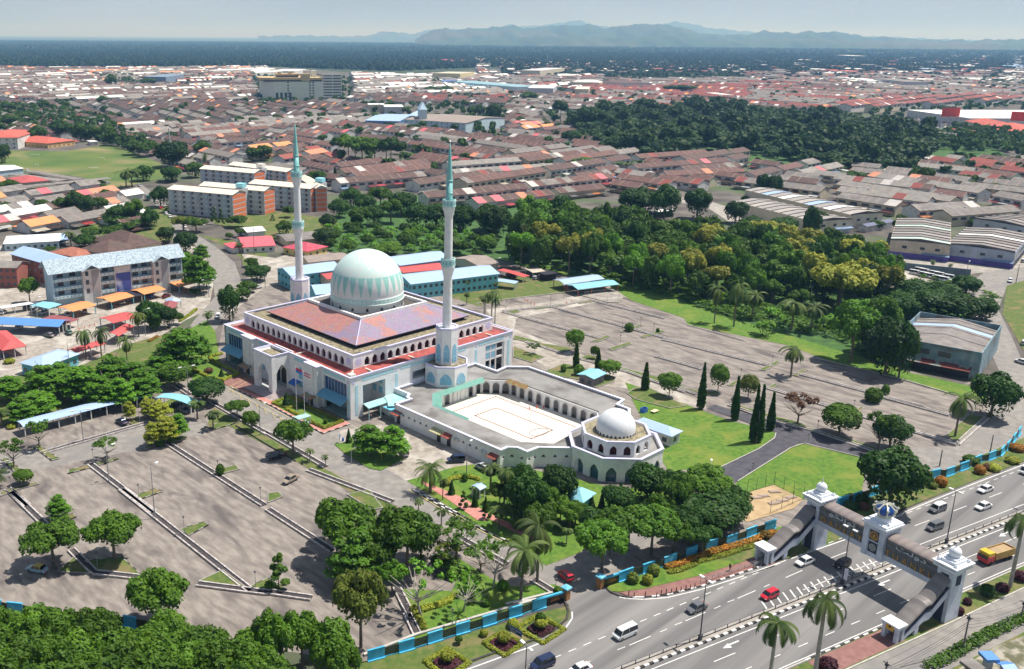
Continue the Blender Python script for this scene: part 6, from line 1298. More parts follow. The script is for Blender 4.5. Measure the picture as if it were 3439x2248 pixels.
COLW={'lime':'yellow green','olive':'olive','brown':'brownish','yellow':'yellow topped','plum':'purple leaved','orange':'orange flowering','bright':'fresh green','mid':'mid green','dark':'deep green'}
TREES=[]
def tree_at(kind,x,y,h,w,label=None,group=None):TREES.append((kind,x,y,h,w,label,group))
def tree_make(kind,x,y,h,w,label=None,group=None):
 v=rnd.randrange(3 if kind.split('-')[0]in('broad','tall','tier','dark','umb')else 2);cme,tme,ph,pw=proto(kind,v);base=kind.split('-')[0]
 nm={'bush':'shrub','cone':'shrub','banana':'banana_clump','coco':'palm_tree','royal':'palm_tree','fan':'palm_tree','date':'palm_tree'}.get(base,'tree');cat={'shrub':'shrub','banana_clump':'plant','palm_tree':'palm tree'}.get(nm,'tree')
 t=bpy.data.objects.new(nm,None);COL.objects.link(t);t.location=(x,y,0);t.rotation_euler=(0,0,rnd.uniform(0,6.28));t.scale=(w/2/pw,w/2/pw,h/ph);t['category']=cat;t.empty_display_size=.3
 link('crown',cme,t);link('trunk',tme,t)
 if label:t['label']=label
 else:
  cw=kind.split('-')[1]if '-' in kind else None;later(t,((COLW[cw]+' ')if cw else '')+WORDS[base])
 if group:t['group']=group
 return t
def T_(kind,k,bx,by,ty,wpx,label=None):
 x,y=q(k,bx,by);h=tall(k,bx,by,ty);w=wpx/Z[k][2]/F*depth(x,y,h*.6);tree_at(kind,x,y,max(h,.6),max(w*1.1,.5),label)
TL={
14:[('tier',515,255,45,230),('broad',470,660,268,540),('broad',1000,610,192,520),('broad',1400,1170,715,520)],
15:[('broad',20,1570,1065,330),('broad',960,760,330,420),('dark-mid',1330,600,230,330),('broad',580,470,120,330),('bush',1480,640,560,130),('bush-mid',1600,760,680,130),('sparse',1850,720,480,300),('broad-bright',1080,900,620,280),('bush-bright',1720,900,840,90),('bush',1900,1000,930,90),('bush-bright',2050,860,780,110),('young',95,855,535,235),('broad',700,640,85,600),('broad',1215,690,150,560),('tier',760,800,340,540),('sparse',1640,620,290,470),('royal',1310,215,75,120),('royal',1510,312,160,140),('bare',1340,1105,640,420),('bare',1700,1055,700,300),('coco',2200,960,460,480),('bare-mid',1960,855,400,330),('broad-olive',810,1370,655,480),('sparse-olive',1560,690,460,240),('bush-lime',1880,1270,1205,75),('ball-lime',1660,1340,1265,65),('bush-lime',2135,1200,1115,95),('royal',1705,330,275,60),('royal',1050,170,115,80),('bush',2190,330,190,160),('fan',2010,330,160,190),('young',1780,990,870,80),('broad',1560,700,590,200)],
16:[('coco',270,800,255,430),('bush',450,890,835,75),('bush-olive',1100,800,712,110),('bush-lime',1230,812,725,100),('bush-olive',1285,735,640,110),('umb-bright',830,720,290,470),('umb',1060,520,150,420),('umb-bright',1260,560,165,460),('umb-mid',1450,560,265,300),('dark',720,340,148,260),('broad',1240,250,95,200),('umb-mid',900,560,170,300),('fan',65,340,190,150),('royal',525,460,330,110),('bush-lime',60,1190,1120,110),('ball-lime',295,1200,1065,95),('umb-dark',1700,560,300,300),('broad',600,300,90,240),('broad',470,270,50,200),('umb-dark',1590,480,150,360),('broad',1340,330,20,260),('ball',330,400,200,180)],
11:[('date',115,1312,1040,270),('fan',225,1372,1190,100),('cone',302,1326,1195,70),('young',405,1452,1292,95),('cone',505,1432,1287,72),('fan',640,1285,1068,200),('cone',597,1472,1340,64),('young',612,1540,1400,90),('dark',960,1600,1130,370),('dark',915,1290,1045,190),('dark',1235,1420,1075,340),('dark',2000,1400,1068,380),('dark',1745,1480,1258,290),('dark',2015,1530,1380,200),('umb',2250,1560,1140,330),('cone',1522,1442,1330,70),('cone',1607,1442,1290,66),('cone',1778,1256,1213,38),('cyp',1385,224,0,58),('cyp',1577,236,64,60),('cyp',1985,418,172,76),('ball',2195,476,260,192),('ball',1678,308,153,182),('ball',1545,150,30,75),('bush',1275,262,192,55),('bush-mid',1410,290,190,90),('sparse',1020,105,15,130),('dark-mid',1100,1570,1235,310),('broad',1330,1620,1390,240),('dark',850,1450,1180,240),('broad',720,1420,1230,200),('broad',1050,1680,1380,330),('fan',760,1400,1100,170),('fan',1200,1500,1330,190),('fan',840,1560,1430,200),('bush-lime',275,1240,1190,80),('bush-mid',420,1210,1140,60)],
12:[('cyp',397,583,168,86),('cyp',690,677,290,78),('cyp',850,872,362,90),('cyp',895,868,362,86),('cyp',1000,768,430,78),('ball',545,432,184,182),('ball-olive',808,492,278,168),('sparse-brown',1240,716,445,270),('ball',1600,810,540,345),('dark',2040,925,625,330),('sparse',1940,940,610,240),('coco',1180,302,40,240),('bush-mid',1895,520,395,150),('bush',2002,462,362,72),('umb',430,1440,1098,480),('dark',450,1640,1320,600),('dark',640,1560,1260,380),('umb-dark',180,1400,1130,330)],
13:[('coco',1210,1345,955,310),('dark',1520,1172,760,420),('broad-bright',300,690,165,420),('dark',600,800,300,420),('dark',720,830,330,260),('broad',560,600,110,330),('dark',460,640,230,330)],
7:[('ball',855,1645,1438,158),('bush',1330,1460,1383,82),('bush',1578,1472,1430,34),('coco',2070,1390,1055,190),('coco',2240,1420,1035,200),('sparse',430,830,370,230),('dark',155,640,360,290),('broad-bright',500,580,270,330),('dark',720,560,265,200),('royal',75,1330,1150,110),('royal',130,1390,1105,140),('royal',160,1400,1160,110),('dark',1630,500,165,270),('dark',1400,460,200,330),('dark',1920,480,210,240),('dark',2250,520,320,200)],
9:[('ball-dark',1808,662,434,322),('ball',1525,522,308,285),('umb',2068,792,632,212),('ball',2190,902,728,162),('fan',1720,800,640,150),('fan',1858,892,735,138),('tier-lime',1135,812,640,138),('tier-lime',1295,795,606,170),('tier-lime',1338,1040,820,185),('tier-lime',1455,1010,765,260),('tier',1545,975,745,240),('tier-lime',1400,820,640,230),('sparse',345,1052,818,235),('sparse',125,1225,982,220),('sparse',935,1152,968,225),('ball',212,1372,1240,172),('bush',1396,1035,958,82),('bush',1500,1005,930,82),('bush',1920,1288,1185,82),('date',-10,1400,1240,180),('fan',20,860,718,180),
 ('tier',1590,380,0,440),('tier',400,640,330,380),('tier',740,640,330,420),('tier',1010,600,240,430),('tier',1200,600,300,400),('tier',1430,420,190,360),('tier',920,690,420,380),('tier',1240,640,370,330),('tier',90,640,430,330),('tier',340,760,560,360),('tier',560,560,300,300),('tier',1080,700,430,300),('tier',200,820,600,300),('coco',752,282,25,185),('coco',885,262,5,195),('coco-olive',595,640,440,200),('coco-olive',700,645,430,200),('coco',1110,332,85,190),('bush-lime',100,880,840,80),('cone',1930,420,360,50),('bush-brown',1820,395,350,80),('tier',1760,300,60,200),('bush-lime',85,310,270,100)],
10:[('broad',740,1505,1180,335),('tier',1400,1510,1245,330),('tier',1610,1535,1250,310),('cone',1222,1395,1268,66),('royal',885,1560,1450,95),('royal',1020,1605,1503,80),('cone',680,1080,955,95),('ball',820,1090,1040,70),('bush-mid',1020,1230,1180,40),('cone',115,815,750,50)],
5:[('coco-olive',1210,1510,1296,165),('dark',1320,1440,1188,270),('dark',1465,1430,1240,170),('tier',1740,1130,790,290),('tier',1750,860,706,170),('tier',1800,1080,860,200),('tier',1640,1010,770,200),('dark',2000,1372,1045,200),('coco',2030,1370,1080,150),('dark',2150,1120,1020,170),('dark',2120,1190,1080,150),('dark',2240,1020,880,230),('broad',2190,900,820,125),('dark',1620,780,590,210),('dark',1450,690,550,170),('dark',1310,572,385,165),('dark',1400,380,188,195),('dark',535,420,290,140),('dark',660,420,228,170),('dark',745,450,270,175),('dark',880,430,288,150),('dark',1040,540,350,200),('broad',960,545,432,130),('broad',1170,545,300,180),('dark',370,405,308,130),('dark',60,430,330,125),('dark',670,835,743,140),('broad',440,780,718,110),('coco',620,720,590,130),('dark',740,735,610,220),('broad',800,660,560,180),('broad',980,650,540,200),('broad',1120,600,510,150),('broad-olive',1600,590,450,210),('broad',1710,600,462,210),('broad',262,1215,985,190),('dark',920,310,222,125),('broad',740,220,160,110),('broad',870,220,165,110),('dark',85,240,135,165),('coco',1100,210,55,200),('coco',1150,200,40,170),('dark',1250,150,10,200),('broad',1500,150,30,210),('broad',1700,120,-20,170),('ball',1995,662,600,70),('coco',1475,680,545,130),('young',1870,530,370,70),('young',1930,540,390,60),('broad',2080,560,450,170),('broad',2010,550,470,100),('coco',1810,1400,1290,140),('fan',2090,780,690,80),('broad',1700,1150,1090,100),('dark',1350,1460,1330,100),('broad',1550,1400,1290,110),('young',1480,420,350,120)],
6:[('dark',400,620,490,150),('broad',440,470,370,110),('broad',840,860,800,100),('broad',130,960,820,100),('dark',780,580,430,160),('dark',750,720,560,200),('dark',880,470,300,200),('broad',700,180,60,170),('cyp',845,160,30,45),('dark',980,380,200,200),('broad',1060,560,370,220),('dark',1180,540,350,200),('dark',1100,430,260,210),('broad',1240,380,200,220),('broad',1330,520,300,220),('dark',1420,450,240,260),('dark',1560,560,330,260),('dark',1720,560,340,280),('dark',1930,580,380,240),('dark',2200,590,350,320),('broad',1500,700,560,180),('broad',960,800,660,160),('broad',1300,800,690,300),('dark',1960,580,350,220),('broad',2160,760,620,200),('broad',1900,780,680,180),('fan',310,690,640,90),('broad',20,640,560,100),('young',300,500,440,50),('broad',2080,640,590,70),('coco',1850,800,640,160),('fan',1470,1130,1090,70),('royal',1600,1110,1060,60),('royal',1990,1120,1015,70),('royal',2240,1090,1030,80),('fan',1990,1230,1120,70),('royal',2140,1310,1150,90)],
17:[('dark',1010,425,15,470),('royal',1853,985,470,270),('royal',488,1620,1035,330),('royal',165,1700,1198,290),('bush-plum',1555,1105,1055,60),('bush-dark',1690,1050,960,100),('bush-plum',1800,1010,955,95),('bush-plum',1920,940,868,90),('bush-plum',580,1570,1475,140),('bush-plum',1500,1180,1120,60),('bush-orange',1370,275,205,90),('bush-olive',1310,290,245,70),('bush-mid',1580,120,60,120),('bush-orange',1640,190,130,80),('bush-lime',1740,170,120,90),('bush-brown',1700,160,120,70),('bush-lime',1870,115,70,100),('bush-orange',1900,30,-20,110),('bush-dark',740,440,380,100),('bush-brown',830,440,390,80),('bush-orange',150,640,590,80),('bush-dark',820,400,330,90)],
8:[('dark',60,590,440,190),('dark',230,660,500,190),('broad',420,680,560,150),('dark',720,640,540,110),('broad',860,680,600,120),('dark',1120,560,480,120),('dark',1330,500,430,90),('broad',1480,480,420,90),('dark',30,340,270,120),('dark',1950,540,470,100),('broad-yellow',800,1240,840,540),('dark',545,690,350,160),('dark',330,600,450,240),('dark',640,560,400,130),('broad-yellow',140,760,480,330),('broad',500,900,680,220),('broad',600,860,690,180),('broad-bright',1050,1440,1170,460),('dark',1170,1300,1125,260),('dark',1880,1120,950,250),('dark',1420,1160,985,300),('dark',1650,1180,1000,330),('dark',1500,1290,1060,420),('dark',1800,1340,1110,420),('dark',2020,1330,1140,250),('dark',1250,1240,1050,300),('dark',1350,1330,1130,260),('coco',60,1330,1090,230),('coco',400,1420,1160,260),('coco',560,1440,1190,260),('broad',230,1180,980,220),('broad',450,1260,1060,200),('broad-yellow',40,930,760,230),('banana',250,1350,1230,160),('banana',160,1460,1330,200),('banana',690,1400,1280,180),('broad',1280,590,480,60),('dark',150,290,80,120),('dark',250,300,90,130),('dark',930,160,60,190),('dark',1440,180,30,120),('dark',1530,190,25,130),('dark',1830,190,100,130),('dark',2130,240,160,110),('broad',1700,470,420,130),('coco',1600,900,820,70),('coco',1740,930,850,60)],
1:[('dark',1500,1330,1090,290),('dark',540,1080,900,200),('dark',330,1120,960,180),('dark',690,1100,930,130),('dark',930,1090,950,160),('dark',800,1100,960,130),('dark',970,1140,1000,110),('dark',110,1030,940,100),('dark',1180,1220,1090,170),('broad',1320,1230,1100,160),('dark',1760,1230,1090,160),('coco',1790,1360,1200,70),('dark',1690,1420,1280,160),('dark',1490,1460,1320,170),('broad',1260,1240,1120,150),('dark',20,1290,1120,150),('dark',80,980,860,170),('dark',220,940,840,180),('dark',390,850,735,100),('dark',60,860,750,140),('dark',970,640,515,110),('dark',1300,620,550,140),('dark',1110,600,540,110),('dark',560,820,745,80),('dark',890,790,700,90),('dark',970,910,850,90),('dark',1390,1000,925,100),('dark',1930,1010,950,120),('dark',2210,960,890,100)],
2:[('tall-dark',880,1250,1060,140),('tall-mid',960,1290,1030,190),('tall-mid',1080,1320,1060,210),('tall-mid',1190,1320,1070,200),('tall-dark',1330,1330,1055,200),('tall-dark',1290,1330,1070,180),('tall-dark',1410,1310,1100,150),('tall-mid',1020,1250,1060,150),('dark',130,1280,1150,130),('dark',230,1270,1130,150),('broad-olive',600,1270,1170,110),('broad-olive',1600,1300,1215,130),('broad',1980,1290,1200,100),('dark',720,950,890,75),('dark',340,930,865,90),('dark',1150,970,920,70),('dark',2220,960,775,140),('dark',2110,900,785,90),('dark',2040,880,800,90),('broad',1530,980,880,110),('broad',1610,950,880,80),('dark',1780,990,920,110),('dark',2010,1010,905,90),('dark',2080,1020,915,80),('broad',1910,1000,910,80),('dark',1960,870,815,50),('dark',1690,690,620,160),('dark',1800,690,620,160),('dark',1570,700,655,90)],
3:[('tall-dark',730,960,735,140),('dark',1000,1010,795,260),('dark',380,960,880,85),('dark',590,970,905,90),('dark',820,1130,1000,180),('umb-dark',1460,870,720,170),('umb-dark',1770,700,608,300),('sparse',900,1340,1240,260),('royal',1240,1370,1280,90),('royal',1310,1380,1285,90),('dark',450,760,665,160),('dark',1520,1390,1340,100),('broad',1100,1170,1100,120),('dark',540,730,690,130)],
}
for k,L_ in TL.items():
 for e in L_:T_(e[0],k,*e[1:])
# the belt of big trees along the bottom edge, rooted in front of the fence
gb=random.Random(3)
for row,(by,ty,wd)in enumerate(((1450,1010,430),(1620,1190,460),(1830,1330,480),(2080,1520,520))):
 for i in range(-1,8):
  x=i*290+row*120+gb.uniform(-40,40)
  if row==0 and i in(4,6,7):continue
  T_('broad' if gb.random()<.6 else 'dark-mid',14,x,by+gb.uniform(-30,30),ty+gb.uniform(-30,60),wd*gb.uniform(.9,1.1))
T_('dark-mid',15,560,1640,1110,440);T_('broad',15,300,1560,1040,380);T_('broad',15,120,1640,1060,400);T_('broad',15,650,1800,1330,330)
# the wood behind the car park : individual trees
def inside(p,P):
 c=False
 for i in range(len(P)):
  a,b_=P[i],P[i-1]
  if(a[1]>p[1])!=(b_[1]>p[1])and p[0]<(b_[0]-a[0])*(p[1]-a[1])/(b_[1]-a[1])+a[0]:c=not c
 return c
def scatter(P,d,seed,cap=9999):
 g_=random.Random(seed);x0,x1=min(p[0]for p in P),max(p[0]for p in P);y0,y1=min(p[1]for p in P),max(p[1]for p in P);out=[];cell={}
 for _ in range(int((x1-x0)*(y1-y0)/d/d*6)):
  p=(g_.uniform(x0,x1),g_.uniform(y0,y1))
  if not inside(p,P):continue
  c=(int(p[0]//d),int(p[1]//d))
  if any((p[0]-o[0])**2+(p[1]-o[1])**2<d*d for i in(-1,0,1)for j in(-1,0,1)for o in cell.get((c[0]+i,c[1]+j),())):continue
  cell.setdefault(c,[]).append(p);out.append(p)
  if len(out)>=cap:break
 return out
WOOD=qs(7,[(300,900),(500,940),(740,960),(1120,1010),(1300,1090),(1600,1150),(1950,1200),(2334,1260)])+qs(8,[(150,1130),(600,1190),(900,1250),(1200,1230),(1250,1000),(900,860),(560,830),(300,800),(100,760)])+qs(7,[(2250,760),(1900,720),(1600,700),(1300,640),(900,620),(600,640),(350,760)])
for i,p in enumerate(scatter(WOOD,7.0,5,200)):
 d_=depth(*p);yel=rnd.random()<.2;h=rnd.uniform(12,20);tree_at('tall-yellow' if yel else rnd.choice(('tall-mid','broad','broad-bright','dark-mid','dark-mid','tall-bright','dark')),p[0],p[1],h,rnd.uniform(9,14),('tall tree with yellow green tips in the wood behind the car park' if yel else 'tall dark tree in the wood behind the right car park'),'yellow tipped trees of the wood' if yel else 'dark trees of the wood')
BAN=qs(6,[(720,780),(760,600),(1000,560),(1300,600),(1700,600),(2200,680),(2334,800),(2000,860),(1850,800),(1400,800),(1000,790)])
for i,p in enumerate(scatter(BAN,6.5,9,90)):b_=rnd.random()<.6;tree_at('banana' if b_ else 'broad-bright',p[0],p[1],rnd.uniform(4.5,6)if b_ else rnd.uniform(5,8),rnd.uniform(6,8),'banana clump in the green garden behind the mosque dome' if b_ else 'low leafy tree in the banana garden behind the dome','banana garden plants' if b_ else 'banana garden trees')
# stuff: undergrowth tufts, far wood, street trees of the town
def lump(kind_rng,P,hs,ws,n,size,seed,blobs=5):
 "joined crowns for masses of trees"
 R=np.random.default_rng(seed);Qs,Ts=[],[]
 pr=[cloud(seed*10+i,blobset(seed*10+i,blobs,4.6,1.0,10,2.4),n,size,depth_=.3,tintz=.25)for i in range(5)]
 for i,p in enumerate(P):
  Q,T=pr[i%5];h=R.uniform(*hs)/10;w=R.uniform(*ws)/10;a=R.uniform(0,6.28);c,s=math.cos(a),math.sin(a);X=Q[...,0]*w;Y=Q[...,1]*w
  Qs.append(np.stack([X*c-Y*s+p[0],X*s+Y*c+p[1],Q[...,2]*h],-1));Ts.append(np.clip(T*.6+R.uniform(0,.45),0,1))
 return np.concatenate(Qs),np.concatenate(Ts)
def stuff(name,Q,T,m):o=link(name,qmesh(name,Q,T,m));o['kind']='stuff';return o
FAR=qs(0,[(1335,305),(1345,275),(1480,262),(1560,258),(1700,258),(1950,282),(2080,303),(2150,325),(2170,352),(2110,400),(1950,395),(1850,378),(1760,362),(1600,373),(1500,368),(1420,356),(1365,330)])
fp=[p for p in scatter(FAR,10.5,21,1100)if math.sin(p[0]*.031)+math.sin(p[1]*.037+1)>-1.55];Q,T=lump(0,fp,(8,15),(12,20),330,.75,4);Q2,T2=lump(0,fp[::6],(16,25),(14,23),420,.8,44,9);stuff('far_wood',np.concatenate([Q,Q2]),np.concatenate([T,np.clip(T2*.9+.1,0,1)]),LM_['far'])
UG=[]
for P_,d in((WOOD,5.5),(qs(0,[(2060,760),(2060,850),(1950,790),(1700,740),(1590,700),(1430,660),(1400,645),(1500,640),(1700,690),(1900,740)]),2.6),(qs(8,[(1150,960),(1900,1000),(2130,1150),(2100,1330),(1500,1290),(1200,1180)]),4),(qs(5,[(900,640),(1250,600),(1200,540),(760,560)]),5)):UG+=scatter(P_,d,31)
Q,T=lump(0,UG,(1.2,3.2),(3,6),60,.9,6,3);stuff('undergrowth_shrubs',Q,T,LM_['mid'])
def grow():
 "the trees that show largest become objects, the rest one mass"
 tr=[e for e in TREES if e[0].split('-')[0]not in('bush','cone','banana','coco','royal','fan','date')];ot=[e for e in TREES if e not in tr]
 def vis(e):X,Y=proj(e[1],e[2],e[3]*.6);return(e[3]*e[4])**.5/depth(e[1],e[2])*(1 if-60<X<3500 and Y<2300 else .05)*(.6 if e[6]else 1)
 tr.sort(key=vis,reverse=True)
 for e in tr[:292]+ot:tree_make(*e)
 Qs,Ts=[],[]
 for e in tr[292:]:
  v=rnd.randrange(3 if e[0].split('-')[0]in('broad','tall','tier','dark','umb')else 2);cme,tme,ph,pw=proto(e[0],v);n=len(cme.polygons);co=np.empty(n*12,'f');cme.vertices.foreach_get('co',co);co=co.reshape(n,4,3)[::2]*np.array([e[4]/2/pw*1.05,e[4]/2/pw*1.05,e[3]/ph]);c_=co.mean(1,keepdims=True);co=c_+(co-c_)*1.4;Qs.append(co+np.array([e[1],e[2],0]));tt=np.empty(n,'f');cme.attributes['tint'].data.foreach_get('value',tt);Ts.append(tt[::2]*.8+(.3 if 'yellow' in e[0]else 0))
 stuff('smaller_trees',np.concatenate(Qs),np.concatenate(Ts),LM_['mid'])
# hedges: leafy boxes following lines
def hedge(label,k,pts,w,h,col,cat='hedge',world=False):
 P=pts if world else qs(k,pts);o=Vector(P[0]);bl=[]
 for a,c in zip(P,P[1:]):
  a,c=Vector(a)-o,Vector(c)-o;n=max(1,int((c-a).length/(w*.5)))
  for i in range(n+1):m=a+(c-a)*i/n;bl.append((m.x,m.y,h*.45,w*.55,w*.55,h*.55))
 Q,T=cloud(len(bl)+int(w*10),bl,min(9000,len(bl)*90),.17,depth_=.25);ob=link('hedge',qmesh('hedge',Q,T,LM_[col]),None,(o.x,o.y,0));ob['label']=label;ob['category']=cat;return ob
hedge('clipped yellow green hedge around the bed nearest the steps',10,[(565,1055),(650,1020),(700,1000),(830,1050),(790,1080),(690,1100),(570,1060)],.9,.8,'lime');hedge('long clipped hedge around the flag pole bed',10,[(690,1110),(780,1070),(860,1090),(1165,1215),(1010,1275),(880,1215)],1.0,.8,'lime');hedge('yellow part of the hedge near the flag pole foot',10,[(690,1112),(785,1160)],.9,.8,'lime')
hedge('curving clipped hedge round the lawn left of the porch',9,[(1665,370),(1850,450),(1950,465),(2080,410),(1960,350),(1840,290),(1830,260),(1930,235)],1.1,.8,'lime');hedge('yellow hedge curving along the bottom parking corner',15,[(1340,1050),(1480,1010),(1580,970),(1620,930)],1.3,1.0,'lime');hedge('short yellow hedge beside the drain at the bottom parking corner',15,[(1270,1040),(1300,1110),(1340,1170),(1360,1215)],1.3,1.0,'lime')
hedge('yellow green border hedge along the verge before the footbridge',16,[(1430,720),(1520,700),(1640,650),(1660,630),(1900,570),(2170,480)],1.1,.7,'lime');hedge('orange flowering border along the blue fence before the footbridge',16,[(1410,680),(1600,620),(1800,545),(2050,480),(2330,380)],1.5,1.1,'orange');hedge('yellow hedge in the garden beside the parked cars',11,[(235,1230),(330,1190),(460,1180),(530,1200)],1.2,.9,'lime')
hedge('dark hedge at the far side of the slip road',17,[(1290,1556),(1500,1440),(1720,1320),(1953,1215),(2100,1150)],2.2,1.6,'mid');hedge('bright yellow hedge strip at the school roadside',5,[(1570,1375),(1640,1330),(1710,1275)],1.2,.8,'lime');hedge('low yellow flower strip at the school garden',5,[(1300,1550),(1370,1510)],1.2,.6,'orange')
for lab,k,x,y,s in(('square clipped planting bed with ball shrub, left one by the highway',15,1560,1510,2.6),('square clipped planting bed beside the blue road sign',15,2050,1345,2.3),('square clipped planting bed with ball shrub nearest the gate',16,300,1215,2.9)):
 X,Y=q(k,x,y);t=thing('planting_bed',lab,'planting bed',X,Y,0,RD+.25);bl=[]
 for i in range(4):
  a=[(-s,-s),(s,-s),(s,s),(-s,s)];p,r_=Vector(a[i]),Vector(a[(i+1)%4])
  for j in range(10):m=p+(r_-p)*j/10;bl.append((m.x,m.y,.3,.45,.45,.38))
 Q,T=cloud(3,bl,2600,.13,depth_=.2);link('hedge_border',qmesh('hedge_border',Q,T,LM_['lime']),t);Q,T=cloud(4,[(i*.8-1.2,j*.8-1.2,.35,.7,.7,.3)for i in range(4)for j in range(4)],1500,.15,up=1);link('dark_planting',qmesh('dark_planting',Q,T,LM_['plum']),t)
 Q,T=cloud(5,[(0,0,1.6,1.1,1.1,.85)],900,.14,depth_=.2);link('ball_shrub',qmesh('ball_shrub',Q,T,LM_['lime']),t)
# ------------------------------------------------------------------ vehicles
TYRE=mat('tyre_black',(.012,.012,.013));CGL=mat('car_glass',(.01,.015,.02),rough=.08,spec=.8);RED_L=mat('tail_lamp',(.45,.01,.01));HEADL=mat('head_lamp',(.75,.75,.72),rough=.2)
CARM={}
def carmeshes(kind):
 if kind in CARM:return CARM[kind]
 L,W,H_,hood,boot,belt={'sedan':(4.4,1.72,1.42,1.15,.75,.88),'hatch':(3.8,1.66,1.48,.85,.08,.92),'suv':(4.5,1.8,1.72,1.0,.1,1.0),'van':(4.7,1.75,1.95,.55,.05,1.05),'mpv':(4.3,1.72,1.65,.8,.08,.98)}[kind]
 hw_,x0,x1=W/2,-L/2,L/2;st=[(x0,.45,.70,.80),(x0+.12,.28,belt-.06,.93),(x0+boot+.15,.2,belt,1),(0,.18,belt,1),(x1-hood,.18,belt-.02,1),(x1-.25,.22,belt-.18,.94),(x1,.38,belt-.3,.78)]
 def loft(rows):
  b=MB();n=len(rows[0]);b.add([p for r in rows for p in r],[(i*n+j,i*n+(j+1)%n,(i+1)*n+(j+1)%n,(i+1)*n+j)for i in range(len(rows)-1)for j in range(n)]+[tuple(range(n-1,-1,-1)),tuple(range((len(rows)-1)*n,len(rows)*n))]);return b
 body=loft([[(x,-hw_*w_*.94,zb),(x,-hw_*w_,zb+.2),(x,-hw_*w_*.98,zt-.1),(x,-hw_*w_*.86,zt),(x,hw_*w_*.86,zt),(x,hw_*w_*.98,zt-.1),(x,hw_*w_,zb+.2),(x,hw_*w_*.94,zb)]for x,zb,zt,w_ in st])
 ca,cb=x0+boot,x1-hood+.15;gl=loft([[(x,-hw_*w_,z0),(x+dx,-hw_*.76,z1),(x+dx,hw_*.76,z1),(x,hw_*w_,z0)]for x,dx,z0,z1,w_ in((ca,.35 if boot>.3 else .12,belt-.03,H_-.06,.93),((ca+cb)/2,0,belt-.03,H_-.04,.955),(cb,-.65 if kind!='van' else-.35,belt-.04,H_-.09,.93))])
 rf=MB();ra,rb=ca+(.35 if boot>.3 else .12)-.03,cb-(.65 if kind!='van' else .35)+.03;rf.add([(ra,-hw_*.78,H_-.08),(rb,-hw_*.78,H_-.11),(rb,hw_*.78,H_-.11),(ra,hw_*.78,H_-.08),(ra+.1,-hw_*.7,H_),(rb-.12,-hw_*.7,H_-.01),(rb-.12,hw_*.7,H_-.01),(ra+.1,hw_*.7,H_)],[(0,3,2,1),(4,5,6,7),(0,1,5,4),(1,2,6,5),(2,3,7,6),(3,0,4,7)])
 for x in(ca+.12,(ca+cb)/2,cb-.1):
  for s in(-1,1):d0=(.33 if boot>.3 and x<0 else 0)if x<(ca+cb)/2 else(-.62 if x>(ca+cb)/2+.1 else 0);rf.tube((x,s*hw_*.95,belt-.02),(x+d0,s*hw_*.775,H_-.07),.045,n=4)
 wheels=[]
 for x in(x0+.78,x1-.82):
  for s in(-1,1):b=MB();b.tube((x,s*(hw_-.2),.31),(x,s*(hw_+.01),.31),.31,n=12);b.k=1;b.tube((x,s*(hw_-.05),.31),(x,s*(hw_+.025),.31),.17,n=8);wheels.append(b.mesh('wheel',[TYRE,POLE]))
 hl=[MB().box(x1-.14,x1+.005,s*hw_*.66-.18,s*hw_*.66+.18,belt-.45,belt-.32).mesh('headlight',HEADL)for s in(-1,1)];tl=[MB().box(x0-.01,x0+.12,s*hw_*.66-.16,s*hw_*.66+.16,.62,.80).mesh('tail_light',RED_L)for s in(-1,1)]
 CARM[kind]=(body,gl,rf,wheels,hl,tl);return CARM[kind]
PNT={n:mat('paint_'+n,c,rough=.28,spec=.6)for n,c in dict(white=(.68,.68,.68),silver=(.42,.44,.47),black=(.012,.012,.016),navy=(.015,.025,.07),red=(.50,.015,.03),grey=(.12,.125,.135),beige=(.30,.25,.19),blue=(.05,.15,.45),maroon=(.12,.015,.02),green=(.02,.10,.07),yellow=(.62,.42,.03),taxiblue=(.28,.42,.52),brown=(.16,.07,.05)).items()}
CB={}
def car(kind,col,x,y,rot,label=None,group=None,roofcol=None,simple=False):
 body,gl,rf,wh,hl,tl=carmeshes(kind);key=(kind,col,roofcol)
 if key not in CB:CB[key]=(body.mesh('body',PNT[col]),gl.mesh('windows',CGL),rf.mesh('roof',PNT[roofcol or col]))
 t=thing('car' if kind!='van' else 'van',label or 'x','car' if kind!='van' else 'van',x,y,zz[0]+.01,rot,group);bd=link('body',CB[key][0],t);link('windows',CB[key][1],t);link('roof',CB[key][2],t)
 if not simple:
  for m in wh:link('wheel',m,t)
  for m in hl:link('headlight',m,bd)
  for m in tl:link('tail_light',m,bd)
 if not label:later(t,{'white':'white','silver':'silver','black':'black','navy':'dark blue','red':'red','grey':'dark grey','beige':'beige','blue':'blue','maroon':'maroon','green':'green','yellow':'yellow','taxiblue':'pale blue','brown':'brown'}[col]+' '+{'sedan':'saloon car','hatch':'small hatchback','suv':'tall car','van':'van','mpv':'family car'}[kind])
 return t
def C_(kind,col,k,x,y,x2,y2,label=None,**kw):
 "car centred at (x, y), nose towards (x2, y2)"
 a,b_=Vector(q(k,x,y)),Vector(q(k,x2,y2));car(kind,col,a.x,a.y,math.atan2((b_-a).y,(b_-a).x),label,**kw)
C_('van','white',16,1035,1275,935,1320,'white van driving along the highway near the junction');C_('sedan','grey',16,1655,1050,1560,1090,'dark grey saloon car on the highway before the lamp');C_('hatch','red',16,2290,940,2220,970,'dark red hatchback on the highway beside the hatched median');C_('suv','navy',16,315,1540,220,1580,'dark blue car with roof rack at the bottom of the highway');C_('sedan','white',16,640,1590,540,1630,'white car cut by the bottom edge of the picture')
